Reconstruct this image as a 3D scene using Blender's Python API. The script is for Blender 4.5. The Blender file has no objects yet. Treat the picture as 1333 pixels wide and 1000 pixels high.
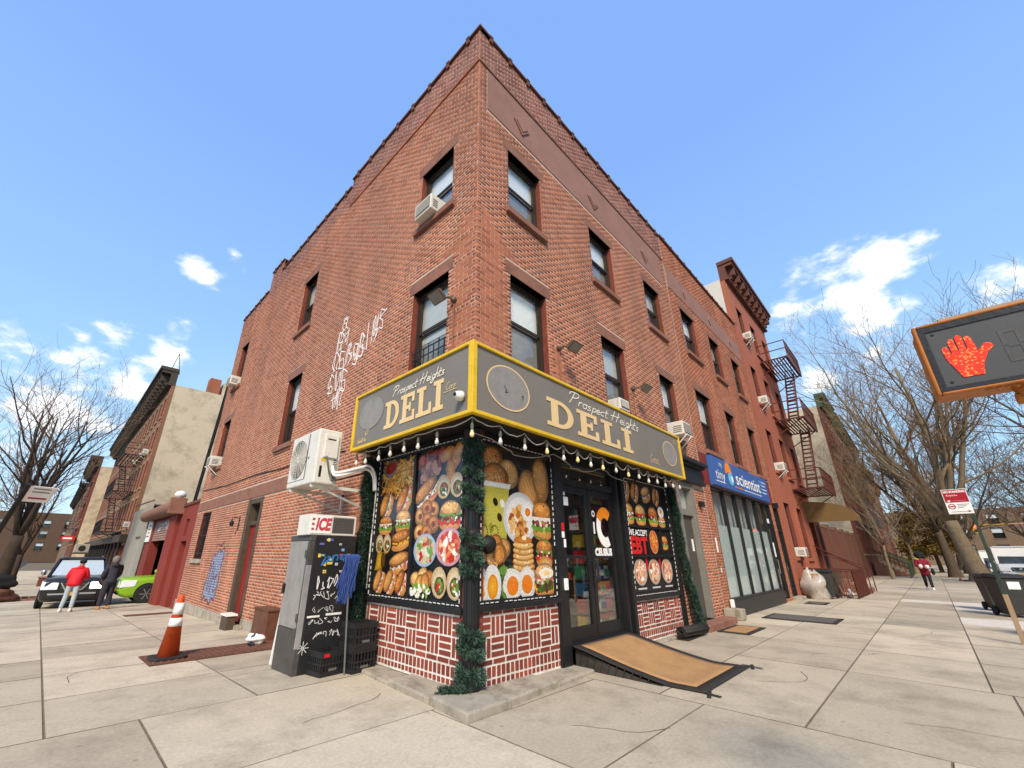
import bpy, math, random
import numpy as np
from mathutils import Vector, Matrix
random.seed(7)
SC = bpy.context.scene
COL = SC.collection
PI = math.pi
# ------------------------------------------------------------------ camera
F_PX, CX, CY = 539.5, 630.4, 517.7
pitch, roll, yaw = (math.radians(a) for a in (20.8, 0.356, 45.35))
cp_, sp_ = math.cos(pitch), math.sin(pitch)
fw = Vector((math.cos(yaw)*cp_, math.sin(yaw)*cp_, sp_))
rr = Vector((math.sin(yaw), -math.cos(yaw), 0)); uu = rr.cross(fw)
RR = rr*math.cos(roll)+uu*math.sin(roll); UU = -rr*math.sin(roll)+uu*math.cos(roll)
CAM = Vector((-3.7398, -3.986, 1.5))
cd = bpy.data.cameras.new('camera'); cam = bpy.data.objects.new('camera', cd); COL.objects.link(cam)
cd.sensor_width = 36; cd.lens = 36*F_PX/1333
cd.shift_x = (666.5-CX)/1333; cd.shift_y = (CY-500)/1333
cd.clip_start = 0.05; cd.clip_end = 3000
cam.matrix_world = Matrix(((RR.x, UU.x, -fw.x, CAM.x), (RR.y, UU.y, -fw.y, CAM.y), (RR.z, UU.z, -fw.z, CAM.z), (0, 0, 0, 1)))
SC.camera = cam
SC.render.resolution_x, SC.render.resolution_y = 1024, 768
def ray(px, py): return fw+RR*((px-CX)/F_PX)-UU*((py-CY)/F_PX)
# ------------------------------------------------------------------ sky and sun
SUN_EL, SUN_AZ = math.radians(42), math.radians(222)     # azimuth of the sun as math angle in the xy plane
world = bpy.data.worlds.new('World'); SC.world = world; world.use_nodes = True
nt = world.node_tree; N = nt.nodes; Lk = nt.links; N.clear()
out = N.new('ShaderNodeOutputWorld'); bg = N.new('ShaderNodeBackground')
sky = N.new('ShaderNodeTexSky'); sky.sky_type = 'NISHITA'; sky.sun_disc = False
sky.sun_elevation = SUN_EL; sky.sun_rotation = PI/2-SUN_AZ
sky.altitude = 0; sky.air_density = 1.15; sky.dust_density = 0.35; sky.ozone_density = 2.2
SKY_STRENGTH = 0.15
tc = N.new('ShaderNodeTexCoord')
def vmath(op, a, b=None, val=None):
    n = N.new('ShaderNodeVectorMath'); n.operation = op; Lk.new(a, n.inputs[0])
    if b is not None:
        if isinstance(b, (tuple, Vector)): n.inputs[1].default_value = tuple(b)
        else: Lk.new(b, n.inputs[1])
    if val is not None: n.inputs['Scale'].default_value = val
    return n
def fmath(op, a, b=None, clamp=False):
    n = N.new('ShaderNodeMath'); n.operation = op; n.use_clamp = clamp
    for i, v in enumerate((a, b)):
        if v is None: continue
        if isinstance(v, (int, float)): n.inputs[i].default_value = v
        else: Lk.new(v, n.inputs[i])
    return n.outputs[0]
nz = N.new('ShaderNodeTexNoise'); nz.inputs['Scale'].default_value = 13.0; nz.inputs['Detail'].default_value = 9; nz.inputs['Roughness'].default_value = .6
st = vmath('MULTIPLY', tc.outputs['Generated'], (1, 1, 1.9)); Lk.new(st.outputs[0], nz.inputs['Vector'])
nz2 = N.new('ShaderNodeTexNoise'); nz2.inputs['Scale'].default_value = 2.2; nz2.inputs['Detail'].default_value = 5
off = vmath('ADD', tc.outputs['Generated'], (3.1, 1.7, .4)); Lk.new(off.outputs[0], nz2.inputs['Vector'])
# cumulus banks: centre direction, radius
banks = [((1090, 372), .045, 1.0), ((1035, 402), .035, 1.0), ((1150, 340), .034, 1.0), ((1125, 398), .040, 1.0), ((1175, 390), .025, .8), ((1195, 312), .016, .8), ((1140, 455), .018, .8), ((1062, 496), .026, .95), ((1015, 470), .02, .8), ((1285, 378), .022, 1.0), ((1325, 355), .022, 1.), ((1230, 408), .014, .8),
         ((262, 354), .026, 1.0), ((304, 332), .014, .9), ((228, 458), .036, 1.0), ((150, 438), .026, 1.), ((180, 500), .05, 1.), ((90, 480), .05, .95), ((50, 530), .06, 1.), ((140, 555), .045, .95), ((20, 480), .05, .9), ((318, 352), .012, .7), ((110, 440), .02, .8)]
dirs = [(ray(*p).normalized(), r, w) for p, r, w in banks]
rng = random.Random(11)
for k in range(26):                                        # the same fair-weather cloud all round the horizon
    az = math.radians(128+rng.random()*190); el = math.radians(8+rng.random()*22)
    dirs.append((Vector((math.cos(az)*math.cos(el), math.sin(az)*math.cos(el), math.sin(el))), .05+.07*rng.random(), .7+.3*rng.random()))
acc = None
for d, r, w in dirs:
    dn = vmath('DISTANCE', tc.outputs['Generated'], d)
    g = fmath('MULTIPLY', fmath('SUBTRACT', 1.0, fmath('DIVIDE', dn.outputs['Value'], r*2.5), True), w)
    acc = g if acc is None else fmath('MAXIMUM', acc, g)
nsum = fmath('ADD', fmath('MULTIPLY', nz.outputs['Fac'], 2.0), fmath('MULTIPLY', nz2.outputs['Fac'], .35))
cl = fmath('ADD', fmath('MULTIPLY', acc, .95), fmath('SUBTRACT', nsum, 1.60))
cr = N.new('ShaderNodeMapRange'); cr.inputs['From Min'].default_value = 0.0; cr.inputs['From Max'].default_value = .55; cr.interpolation_type = 'SMOOTHSTEP'
Lk.new(cl, cr.inputs['Value'])
hz = N.new('ShaderNodeSeparateXYZ'); Lk.new(tc.outputs['Generated'], hz.inputs[0])
hzr = N.new('ShaderNodeMapRange'); hzr.inputs['From Min'].default_value = .38; hzr.inputs['From Max'].default_value = .66; Lk.new(nz2.outputs['Fac'], hzr.inputs['Value'])
lowr = N.new('ShaderNodeMapRange'); lowr.inputs['From Min'].default_value = .42; lowr.inputs['From Max'].default_value = .05; lowr.inputs['To Max'].default_value = .62; Lk.new(hz.outputs['Z'], lowr.inputs['Value'])
cfac = fmath('MAXIMUM', fmath('MULTIPLY', cr.outputs['Result'], .93), fmath('MULTIPLY', hzr.outputs['Result'], lowr.outputs['Result']))
skyc = vmath('SCALE', sky.outputs[0], val=SKY_STRENGTH)
grad = N.new('ShaderNodeMix'); grad.data_type = 'RGBA'
elv = N.new('ShaderNodeMapRange'); elv.inputs['From Min'].default_value = 0.0; elv.inputs['From Max'].default_value = .75; Lk.new(hz.outputs['Z'], elv.inputs['Value'])
Lk.new(elv.outputs[0], grad.inputs['Factor']); grad.inputs['A'].default_value = (.34, .60, .80, 1); grad.inputs['B'].default_value = (.195, .365, .765, 1)
gain = N.new('ShaderNodeMix'); gain.data_type = 'RGBA'; gain.inputs['Factor'].default_value = .78
Lk.new(skyc.outputs[0], gain.inputs['A']); Lk.new(grad.outputs['Result'], gain.inputs['B'])
mix = N.new('ShaderNodeMix'); mix.data_type = 'RGBA'
Lk.new(cfac, mix.inputs['Factor']); Lk.new(gain.outputs['Result'], mix.inputs['A']); shd = N.new('ShaderNodeMix'); shd.data_type = 'RGBA'; shd.inputs['A'].default_value = (.66, .72, .80, 1); shd.inputs['B'].default_value = (.98, .985, 1.0, 1); Lk.new(cr.outputs['Result'], shd.inputs['Factor']); Lk.new(shd.outputs['Result'], mix.inputs['B'])
Lk.new(mix.outputs['Result'], bg.inputs['Color']); bg.inputs['Strength'].default_value = 1.0
Lk.new(bg.outputs[0], out.inputs['Surface'])
sl = bpy.data.lights.new('sun', 'SUN'); sun = bpy.data.objects.new('sun', sl); COL.objects.link(sun)
sl.energy = 3.2; sl.angle = math.radians(15); sl.color = (1.0, .86, .67)
sd = Vector((math.cos(SUN_AZ)*math.cos(SUN_EL), math.sin(SUN_AZ)*math.cos(SUN_EL), math.sin(SUN_EL)))
sun.rotation_euler = sd.to_track_quat('Z', 'Y').to_euler(); sun.location = sd*60
vs = SC.view_settings; vs.view_transform = 'Standard'; vs.look = 'None'; vs.exposure = 0.53; vs.gamma = 1; vs.use_curve_mapping = False
# ------------------------------------------------------------------ helpers
def S(r, g, b, k=1.0):
    f = lambda c: (c/255/12.92 if c/255 <= .04045 else ((c/255+.055)/1.055)**2.4)*k
    return (f(r), f(g), f(b))
MATS = {}
def mat(name, c, rough=.75, var=.18, scale=3.0, bump=.15, bscale=60., metal=0., spec=.3, coat=0., dirt=None, dscale=1.2, damt=.4, emit=None, fine=.1):
    if name in MATS: return MATS[name]
    m = bpy.data.materials.new(name); m.use_nodes = True; t = m.node_tree; n = t.nodes; l = t.links
    b = n['Principled BSDF']; b.inputs['Roughness'].default_value = rough; b.inputs['Metallic'].default_value = metal
    b.inputs['Specular IOR Level'].default_value = spec; b.inputs['Coat Weight'].default_value = coat
    g = n.new('ShaderNodeNewGeometry')
    n1 = n.new('ShaderNodeTexNoise'); n1.inputs['Scale'].default_value = scale; n1.inputs['Detail'].default_value = 6; n1.inputs['Roughness'].default_value = .65
    n2 = n.new('ShaderNodeTexNoise'); n2.inputs['Scale'].default_value = bscale; n2.inputs['Detail'].default_value = 3
    l.new(g.outputs['Position'], n1.inputs['Vector']); l.new(g.outputs['Position'], n2.inputs['Vector'])
    mr = n.new('ShaderNodeMapRange'); mr.inputs['From Min'].default_value = .25; mr.inputs['From Max'].default_value = .75
    mr.inputs['To Min'].default_value = 1-var; mr.inputs['To Max'].default_value = 1+var; l.new(n1.outputs['Fac'], mr.inputs['Value'])
    mr2 = n.new('ShaderNodeMapRange'); mr2.inputs['From Min'].default_value = .25; mr2.inputs['From Max'].default_value = .75
    mr2.inputs['To Min'].default_value = 1-fine; mr2.inputs['To Max'].default_value = 1+fine; l.new(n2.outputs['Fac'], mr2.inputs['Value'])
    mu = n.new('ShaderNodeMath'); mu.operation = 'MULTIPLY'; l.new(mr.outputs[0], mu.inputs[0]); l.new(mr2.outputs[0], mu.inputs[1])
    sc = n.new('ShaderNodeVectorMath'); sc.operation = 'SCALE'; sc.inputs[0].default_value = c[:3]; l.new(mu.outputs[0], sc.inputs['Scale'])
    src = sc.outputs[0]
    if dirt is not None:
        n3 = n.new('ShaderNodeTexNoise'); n3.inputs['Scale'].default_value = dscale; n3.inputs['Detail'].default_value = 8; n3.inputs['Roughness'].default_value = .7
        l.new(g.outputs['Position'], n3.inputs['Vector'])
        m3 = n.new('ShaderNodeMapRange'); m3.inputs['From Min'].default_value = .48; m3.inputs['From Max'].default_value = .68; m3.inputs['To Max'].default_value = damt
        l.new(n3.outputs['Fac'], m3.inputs['Value'])
        mx = n.new('ShaderNodeMix'); mx.data_type = 'RGBA'; l.new(m3.outputs[0], mx.inputs['Factor']); l.new(src, mx.inputs['A']); mx.inputs['B'].default_value = (*dirt[:3], 1)
        src = mx.outputs['Result']
    l.new(src, b.inputs['Base Color'])
    if bump:
        bp = n.new('ShaderNodeBump'); bp.inputs['Strength'].default_value = bump; bp.inputs['Distance'].default_value = .01
        l.new(n2.outputs['Fac'], bp.inputs['Height']); l.new(bp.outputs[0], b.inputs['Normal'])
    if emit:
        b.inputs['Emission Color'].default_value = (*emit[0], 1); b.inputs['Emission Strength'].default_value = emit[1]
    MATS[name] = m; return m
def brickmat(name, c1, c2, c3, rough=.85, attr=True):
    """colour per brick: attribute rnd (one value for each brick of a joined course) plus the object's own random number"""
    m = mat(name, (1, 1, 1), rough, .2, .5, .3, 90, fine=.12); t = m.node_tree; n = t.nodes; l = t.links
    sc = [x for x in n if x.type == 'VECT_MATH'][0]
    a = n.new('ShaderNodeAttribute'); a.attribute_name = 'rnd'; oi = n.new('ShaderNodeObjectInfo')
    ad = n.new('ShaderNodeMath'); ad.operation = 'ADD'; l.new(a.outputs['Fac'], ad.inputs[0]); l.new(oi.outputs['Random'], ad.inputs[1])
    fr = n.new('ShaderNodeMath'); fr.operation = 'FRACT'; l.new(ad.outputs[0], fr.inputs[0])
    r = n.new('ShaderNodeValToRGB'); e = r.color_ramp.elements
    e[0].position = 0; e[0].color = (*c1, 1); e[1].position = 1; e[1].color = (*c3, 1); k = e.new(.5); k.color = (*c2, 1)
    g = [x for x in n if x.type == 'NEW_GEOMETRY'][0]; vs_ = n.new('ShaderNodeVectorMath'); vs_.operation = 'MULTIPLY'; vs_.inputs[1].default_value = (1.6, 1.6, .16); l.new(g.outputs['Position'], vs_.inputs[0])
    ns_ = n.new('ShaderNodeTexNoise'); ns_.inputs['Scale'].default_value = 1; ns_.inputs['Detail'].default_value = 5; l.new(vs_.outputs[0], ns_.inputs['Vector'])
    ms_ = n.new('ShaderNodeMapRange'); ms_.inputs['From Min'].default_value = .3; ms_.inputs['From Max'].default_value = .62; ms_.inputs['To Min'].default_value = .72; ms_.inputs['To Max'].default_value = 1.06; l.new(ns_.outputs['Fac'], ms_.inputs['Value'])
    s2 = n.new('ShaderNodeVectorMath'); s2.operation = 'SCALE'; l.new(r.outputs[0], s2.inputs[0]); l.new(ms_.outputs[0], s2.inputs['Scale'])
    l.new(fr.outputs[0], r.inputs[0]); l.new(s2.outputs[0], sc.inputs[0]); return m
def slabtone(m, lo=.78, hi=1.10):
    """each slab its own tone, small dark gum spots and fine speckle"""
    t = m.node_tree; n = t.nodes; l = t.links; b = n['Principled BSDF']; src = b.inputs['Base Color'].links[0].from_socket
    oi = n.new('ShaderNodeObjectInfo'); mr = n.new('ShaderNodeMapRange'); mr.inputs['To Min'].default_value = lo; mr.inputs['To Max'].default_value = hi; l.new(oi.outputs['Random'], mr.inputs['Value'])
    g = n.new('ShaderNodeNewGeometry'); v = n.new('ShaderNodeTexVoronoi'); v.inputs['Scale'].default_value = 3.2; l.new(g.outputs['Position'], v.inputs['Vector'])
    sp = n.new('ShaderNodeMapRange'); sp.inputs['From Min'].default_value = .055; sp.inputs['From Max'].default_value = .075; sp.inputs['To Min'].default_value = .72; sp.inputs['To Max'].default_value = 1; l.new(v.outputs['Distance'], sp.inputs['Value'])
    n4 = n.new('ShaderNodeTexNoise'); n4.inputs['Scale'].default_value = 28; n4.inputs['Detail'].default_value = 5; l.new(g.outputs['Position'], n4.inputs['Vector'])
    m4 = n.new('ShaderNodeMapRange'); m4.inputs['From Min'].default_value = .3; m4.inputs['From Max'].default_value = .7; m4.inputs['To Min'].default_value = .88; m4.inputs['To Max'].default_value = 1.08; l.new(n4.outputs['Fac'], m4.inputs['Value'])
    a = n.new('ShaderNodeMath'); a.operation = 'MULTIPLY'; l.new(mr.outputs[0], a.inputs[0]); l.new(sp.outputs[0], a.inputs[1]); c = n.new('ShaderNodeMath'); c.operation = 'MULTIPLY'; l.new(a.outputs[0], c.inputs[0]); l.new(m4.outputs[0], c.inputs[1])
    sc = n.new('ShaderNodeVectorMath'); sc.operation = 'SCALE'; l.new(src, sc.inputs[0]); l.new(c.outputs[0], sc.inputs['Scale']); l.new(sc.outputs[0], b.inputs['Base Color']); return m
def printmat(name, rough=.35, noise=.22, scale=45.):
    m = mat(name, (1, 1, 1), rough, noise, scale, 0, 140, fine=noise*.6, spec=.4); t = m.node_tree; n = t.nodes; l = t.links
    sc = [x for x in n if x.type == 'VECT_MATH'][0]
    a = n.new('ShaderNodeAttribute'); a.attribute_name = 'Col'; l.new(a.outputs['Color'], sc.inputs[0]); return m
def glassmat(name, tint=(.75, .8, .8), refl=1.0, lo=.07, hi=.85):
    if name in MATS: return MATS[name]
    m = bpy.data.materials.new(name); m.use_nodes = True; t = m.node_tree; n = t.nodes; l = t.links
    n.remove(n['Principled BSDF']); o = n['Material Output']
    tr = n.new('ShaderNodeBsdfTransparent'); tr.inputs[0].default_value = (*tint, 1)
    gl = n.new('ShaderNodeBsdfGlossy'); gl.inputs['Roughness'].default_value = .02; gl.inputs[0].default_value = (refl, refl, refl, 1)
    lw = n.new('ShaderNodeLayerWeight'); lw.inputs['Blend'].default_value = .5
    pw = n.new('ShaderNodeMath'); pw.operation = 'POWER'; l.new(lw.outputs['Facing'], pw.inputs[0]); pw.inputs[1].default_value = 3.0
    fr = n.new('ShaderNodeMapRange'); fr.inputs['To Min'].default_value = lo; fr.inputs['To Max'].default_value = hi; l.new(pw.outputs[0], fr.inputs['Value'])
    mx = n.new('ShaderNodeMixShader'); l.new(fr.outputs[0], mx.inputs[0]); l.new(tr.outputs[0], mx.inputs[1]); l.new(gl.outputs[0], mx.inputs[2])
    l.new(mx.outputs[0], o.inputs['Surface']); MATS[name] = m; return m
def chain(o):
    m = Matrix.Identity(4)
    while o is not None:
        m = o.matrix_basis @ m; o = o.parent
    return m
class MB:
    def __init__(s): s.v = []; s.f = []; s.mi = []; s.c = []; s.cur = 0; s.col = None
    def add(s, vs, fs, mi=None):
        b = len(s.v); s.v += [tuple(p) for p in vs]
        for f in fs: s.f.append(tuple(b+i for i in f)); s.mi.append(s.cur if mi is None else mi)
        if s.col is not None or s.c:
            s.c += [(1, 1, 1)]*(b-len(s.c)); s.c += [s.col or (1, 1, 1)]*len(vs)
        return s
    def hexa(s, p):           # 8 corners: bottom ring 0-3, top ring 4-7
        a, b, d = (Vector(p[1])-Vector(p[0])), (Vector(p[3])-Vector(p[0])), (Vector(p[4])-Vector(p[0]))
        fs = [(0, 3, 2, 1), (4, 5, 6, 7), (0, 1, 5, 4), (1, 2, 6, 5), (2, 3, 7, 6), (3, 0, 4, 7)]
        if a.cross(b).dot(d) < 0: fs = [f[::-1] for f in fs]
        return s.add(p, fs)
    def box(s, x0, x1, y0, y1, z0, z1):
        return s.hexa([(x0, y0, z0), (x1, y0, z0), (x1, y1, z0), (x0, y1, z0), (x0, y0, z1), (x1, y0, z1), (x1, y1, z1), (x0, y1, z1)])
    def obox(s, c, dx, dy, dz):   # centre and three half-vectors
        c, dx, dy, dz = Vector(c), Vector(dx), Vector(dy), Vector(dz)
        return s.hexa([c-dx-dy-dz, c+dx-dy-dz, c+dx+dy-dz, c-dx+dy-dz, c-dx-dy+dz, c+dx-dy+dz, c+dx+dy+dz, c-dx+dy+dz])
    def bar(s, a, b, w, h=None, up=(0, 0, 1)):
        a, b = Vector(a), Vector(b); h = h or w; d = (b-a)
        if d.length < 1e-6: return s
        n = d.normalized(); u = Vector(up)
        if abs(n.dot(u)) > .98: u = Vector((1, 0, 0))
        x = n.cross(u).normalized(); y = x.cross(n)
        return s.obox((a+b)/2, d/2, x*(w/2), y*(h/2))
    def tube(s, pts, r, n=8, cap=True):
        pts = [Vector(p) for p in pts]; k = len(pts); rs = r if isinstance(r, (list, tuple)) else [r]*k
        t0 = (pts[1]-pts[0]).normalized(); up = Vector((0, 0, 1)) if abs(t0.z) < .9 else Vector((1, 0, 0))
        x = t0.cross(up).normalized(); vs = []; fs = []
        for i in range(k):
            t = (pts[min(i+1, k-1)]-pts[max(i-1, 0)])
            t = t.normalized() if t.length > 1e-9 else t0
            x = (x-t*x.dot(t)); x = x.normalized() if x.length > 1e-6 else t.orthogonal().normalized(); y = t.cross(x)
            for j in range(n):
                a = 2*PI*j/n; vs.append(pts[i]+(x*math.cos(a)+y*math.sin(a))*rs[i])
        for i in range(k-1):
            for j in range(n):
                j2 = (j+1) % n; fs.append((i*n+j, i*n+j2, (i+1)*n+j2, (i+1)*n+j))
        if cap: fs.append(tuple(range(n))[::-1]); fs.append(tuple((k-1)*n+j for j in range(n)))
        return s.add(vs, fs)
    def lathe(s, prof, c=(0, 0, 0), n=16, ax=(0, 0, 1), sx=(1, 1)):   # prof: (r,h)
        a = Vector(ax).normalized(); x = a.orthogonal().normalized()
        if abs(a.z) > .99: x = Vector((1, 0, 0))
        y = a.cross(x); c = Vector(c); vs = []; fs = []
        for r, h in prof:
            for j in range(n):
                t = 2*PI*j/n; vs.append(c+a*h+(x*math.cos(t)*sx[0]+y*math.sin(t)*sx[1])*max(r, 1e-4))
        k = len(prof)
        for i in range(k-1):
            for j in range(n):
                j2 = (j+1) % n; fs.append((i*n+j, i*n+j2, (i+1)*n+j2, (i+1)*n+j))
        fs.append(tuple(range(n))[::-1]); fs.append(tuple((k-1)*n+j for j in range(n)))
        return s.add(vs, fs)
    def loft(s, rings, cap=True):
        n = len(rings[0]); vs = [p for r in rings for p in r]; fs = []
        for i in range(len(rings)-1):
            for j in range(n):
                j2 = (j+1) % n; fs.append((i*n+j, i*n+j2, (i+1)*n+j2, (i+1)*n+j))
        if cap: fs.append(tuple(range(n))[::-1]); fs.append(tuple((len(rings)-1)*n+j for j in range(n)))
        return s.add(vs, fs)
    def prism(s, poly, d):      # planar polygon (3d) extruded by vector d
        n = len(poly); d = Vector(d); vs = [Vector(p) for p in poly]+[Vector(p)+d for p in poly]
        return s.add(vs, [tuple(range(n))[::-1], tuple(range(n, 2*n))]+[(i, (i+1) % n, n+(i+1) % n, n+i) for i in range(n)])
    def ribbon(s, pts, w, nrm, th=.003):
        nrm = Vector(nrm); pts = [Vector(p) for p in pts]
        for k_, (a, b) in enumerate(zip(pts, pts[1:])):
            s.rib = getattr(s, 'rib', 0)+1; a = a+nrm*(2e-5*s.rib); b = b+nrm*(2e-5*s.rib); d = b-a
            if d.length < 1e-5: continue
            x = d.normalized().cross(nrm)*(w/2); e = d.normalized()*(w*.22)
            s.add([a-e-x, b+e-x, b+e+x, a-e+x], [(0, 1, 2, 3)])
        return s
    def quad(s, a, b, c, d): return s.add([a, b, c, d], [(0, 1, 2, 3)])
    def build(s, name, m, parent=None, smooth=False, bevel=0, local=False, recalc=False, kind=None):
        vs = s.v
        if parent is not None and not local:
            inv = chain(parent).inverted(); vs = [inv @ Vector(p) for p in vs]
        me = bpy.data.meshes.new(name); me.from_pydata([tuple(p) for p in vs], [], s.f)
        ms = m if isinstance(m, (list, tuple)) else [m]
        for q in ms: me.materials.append(q)
        if len(ms) > 1: me.polygons.foreach_set('material_index', s.mi)
        if s.c:
            s.c += [(1, 1, 1)]*(len(s.v)-len(s.c))
            ca = me.color_attributes.new('Col', 'FLOAT_COLOR', 'POINT'); ca.data.foreach_set('color', np.array([(*c, 1) for c in s.c], dtype=np.float32).ravel())
        if smooth: me.polygons.foreach_set('use_smooth', [True]*len(me.polygons))
        me.update(); o = bpy.data.objects.new(name, me); COL.objects.link(o)
        if parent is not None: o.parent = parent
        if bevel:
            bm_ = o.modifiers.new('b', 'BEVEL'); bm_.width = bevel; bm_.segments = 2; bm_.limit_method = 'ANGLE'
        if kind: o['kind'] = kind
        return o
def thing(name, label, cat, loc=(0, 0, 0), rz=0, group=None):
    o = bpy.data.objects.new(name, None); COL.objects.link(o); o.location = loc; o.rotation_euler = (0, 0, rz); o.empty_display_size = .2
    o['label'] = label; o['category'] = cat
    if group: o['group'] = group
    return o
def tag(o, label, cat, group=None):
    o['label'] = label; o['category'] = cat
    if group: o['group'] = group
    return o
def struct(o): o['kind'] = 'structure'; return o
def copy_tree(o, parent=None):
    c = o.copy(); COL.objects.link(c); c.parent = parent
    for ch in list(o.children): copy_tree(ch, c)
    return c
class Wall:
    """a facade plane: origin, direction along it, outward normal"""
    def __init__(s, o, u, n): s.o, s.u, s.n = Vector(o), Vector(u), Vector(n)
    def p(s, u, z, d=0.): return s.o+s.u*u+s.n*d+Vector((0, 0, z))
    def box(s, mb, u0, u1, z0, z1, d0, d1):
        P = s.p; return mb.hexa([P(u0, z0, d0), P(u1, z0, d0), P(u1, z0, d1), P(u0, z0, d1), P(u0, z1, d0), P(u1, z1, d0), P(u1, z1, d1), P(u0, z1, d1)])
    def part(s, name, m, parent, *boxes, **k):
        mb = MB()
        for b in boxes: s.box(mb, *b)
        return mb.build(name, m, parent, **k)
WL = Wall((0, 0, 0), (0, 1, 0), (-1, 0, 0)); WR = Wall((0, 0, 0), (1, 0, 0), (0, -1, 0))
def holed(w, u0, u1, z0, z1, holes, d, thick):
    """face with rectangular openings and their reveals"""
    mb = MB(); us = sorted({u0, u1, *[min(max(h[i], u0), u1) for h in holes for i in (0, 1)]}); zs = sorted({z0, z1, *[min(max(h[i], z0), z1) for h in holes for i in (2, 3)]})
    for a, b in zip(us, us[1:]):
        for c, e in zip(zs, zs[1:]):
            mu, mz = (a+b)/2, (c+e)/2
            if any(h[0] < mu < h[1] and h[2] < mz < h[3] for h in holes): continue
            mb.quad(w.p(a, c, d), w.p(b, c, d), w.p(b, e, d), w.p(a, e, d))
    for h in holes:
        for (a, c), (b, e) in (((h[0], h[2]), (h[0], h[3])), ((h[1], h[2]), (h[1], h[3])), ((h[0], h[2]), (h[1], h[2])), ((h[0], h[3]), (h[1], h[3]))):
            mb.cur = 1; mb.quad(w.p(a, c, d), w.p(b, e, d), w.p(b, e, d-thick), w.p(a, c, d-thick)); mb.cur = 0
    return mb
BRICK_L, BRICK_H, BED, HEAD = .204, .0575, .0115, .011
def bricks(w, u0, u1, z0, z1, holes, top=None, headers=7, skip=None, stretch=1.0, proud=.006, clip=None):
    """running bond with header courses, cut at the openings; returns (u0,u1,z0,z1) of every brick"""
    res = []; nrow = int((z1-z0)/(BRICK_H+BED)); L = BRICK_L*stretch
    for r in range(nrow):
        a = z0+r*(BRICK_H+BED); b = a+BRICK_H; zm = (a+b)/2
        hdr = headers and r % headers == headers-1; ln = (.098*stretch if hdr else L); step = ln+HEAD
        segs = [(u0, u1)]
        for h in holes:
            if h[2]-.02 < zm < h[3]+.02:
                ns = []
                for s0, s1 in segs:
                    if h[1] <= s0 or h[0] >= s1: ns.append((s0, s1)); continue
                    if h[0] > s0: ns.append((s0, h[0]))
                    if h[1] < s1: ns.append((h[1], s1))
                segs = ns
        if top is not None: segs = [(max(s0, q0), min(s1, q1)) for s0, s1 in segs for q0, q1, qt in top if b <= qt and min(s1, q1)-max(s0, q0) > .02]
        ph = (step/2 if r % 2 else 0)+(.03 if hdr else 0)
        for s0, s1 in segs:
            k = math.floor((s0-u0-ph)/step); x = u0+ph+k*step
            while x < s1:
                c0, c1 = max(x, s0), min(x+ln, s1)
                if c1-c0 > .025: res.append((c0, c1, a, b))
                x += step
    return res
def brick_mesh(name, w, rects, m, parent, proud=.003, seed=1, kind='stuff'):
    """all given bricks as one joined part, five faces each, slightly uneven"""
    rs = np.random.RandomState(seed); n = len(rects); R = np.array(rects, dtype=float)
    d1 = proud+rs.uniform(-.0012, .0015, n); d0 = np.full(n, -.012); jit = rs.uniform(-.002, .002, (n, 4)); R = R+jit
    o = np.array(w.o); u = np.array(w.u); nn = np.array(w.n); zz = np.array((0, 0, 1.))
    def pt(uu_, z_, d_): return o+uu_[:, None]*u+z_[:, None]*zz+d_[:, None]*nn
    c = [pt(R[:, 0], R[:, 2], d0), pt(R[:, 1], R[:, 2], d0), pt(R[:, 1], R[:, 3], d0), pt(R[:, 0], R[:, 3], d0)]
    e = .003
    c += [pt(R[:, 0]+e, R[:, 2]+e, d1), pt(R[:, 1]-e, R[:, 2]+e, d1), pt(R[:, 1]-e, R[:, 3]-e, d1), pt(R[:, 0]+e, R[:, 3]-e, d1)]
    V = np.stack(c, 1).reshape(-1, 3)
    if parent is not None:
        inv = np.array(chain(parent).inverted()); V = V@inv[:3, :3].T+inv[:3, 3]
    F = np.array([(4, 5, 6, 7), (0, 1, 5, 4), (1, 2, 6, 5), (2, 3, 7, 6), (3, 0, 4, 7)])
    if np.dot(np.cross(u, zz), nn) < 0: F = F[:, ::-1]
    FF = (F[None]+8*np.arange(n)[:, None, None]).reshape(-1, 4)
    me = bpy.data.meshes.new(name); me.vertices.add(len(V)); me.vertices.foreach_set('co', V.ravel().astype(np.float32))
    me.loops.add(FF.size); me.loops.foreach_set('vertex_index', FF.ravel().astype(np.int32))
    me.polygons.add(len(FF)); me.polygons.foreach_set('loop_start', np.arange(0, FF.size, 4, dtype=np.int32)); me.polygons.foreach_set('loop_total', np.full(len(FF), 4, dtype=np.int32))
    me.update(calc_edges=True); me.validate()
    at = me.attributes.new('rnd', 'FLOAT', 'POINT'); at.data.foreach_set('value', np.repeat(rs.rand(n), 8).astype(np.float32))
    me.materials.append(m); ob = bpy.data.objects.new(name, me); COL.objects.link(ob); ob.parent = parent
    if kind: ob['kind'] = kind
    return ob
_unit = {}
def unit_brick(m):
    if m.name not in _unit:
        mb = MB(); e = .004
        mb.hexa([(-.5, -.5, -.5), (.5, -.5, -.5), (.5, .5, -.5), (-.5, .5, -.5), (-.5, -.5, .5), (.5, -.5, .5), (.5, .5, .5), (-.5, .5, .5)])
        me = bpy.data.meshes.new('brick'); me.from_pydata(mb.v, [], mb.f); me.materials.append(m); _unit[m.name] = me
    return _unit[m.name]
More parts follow.
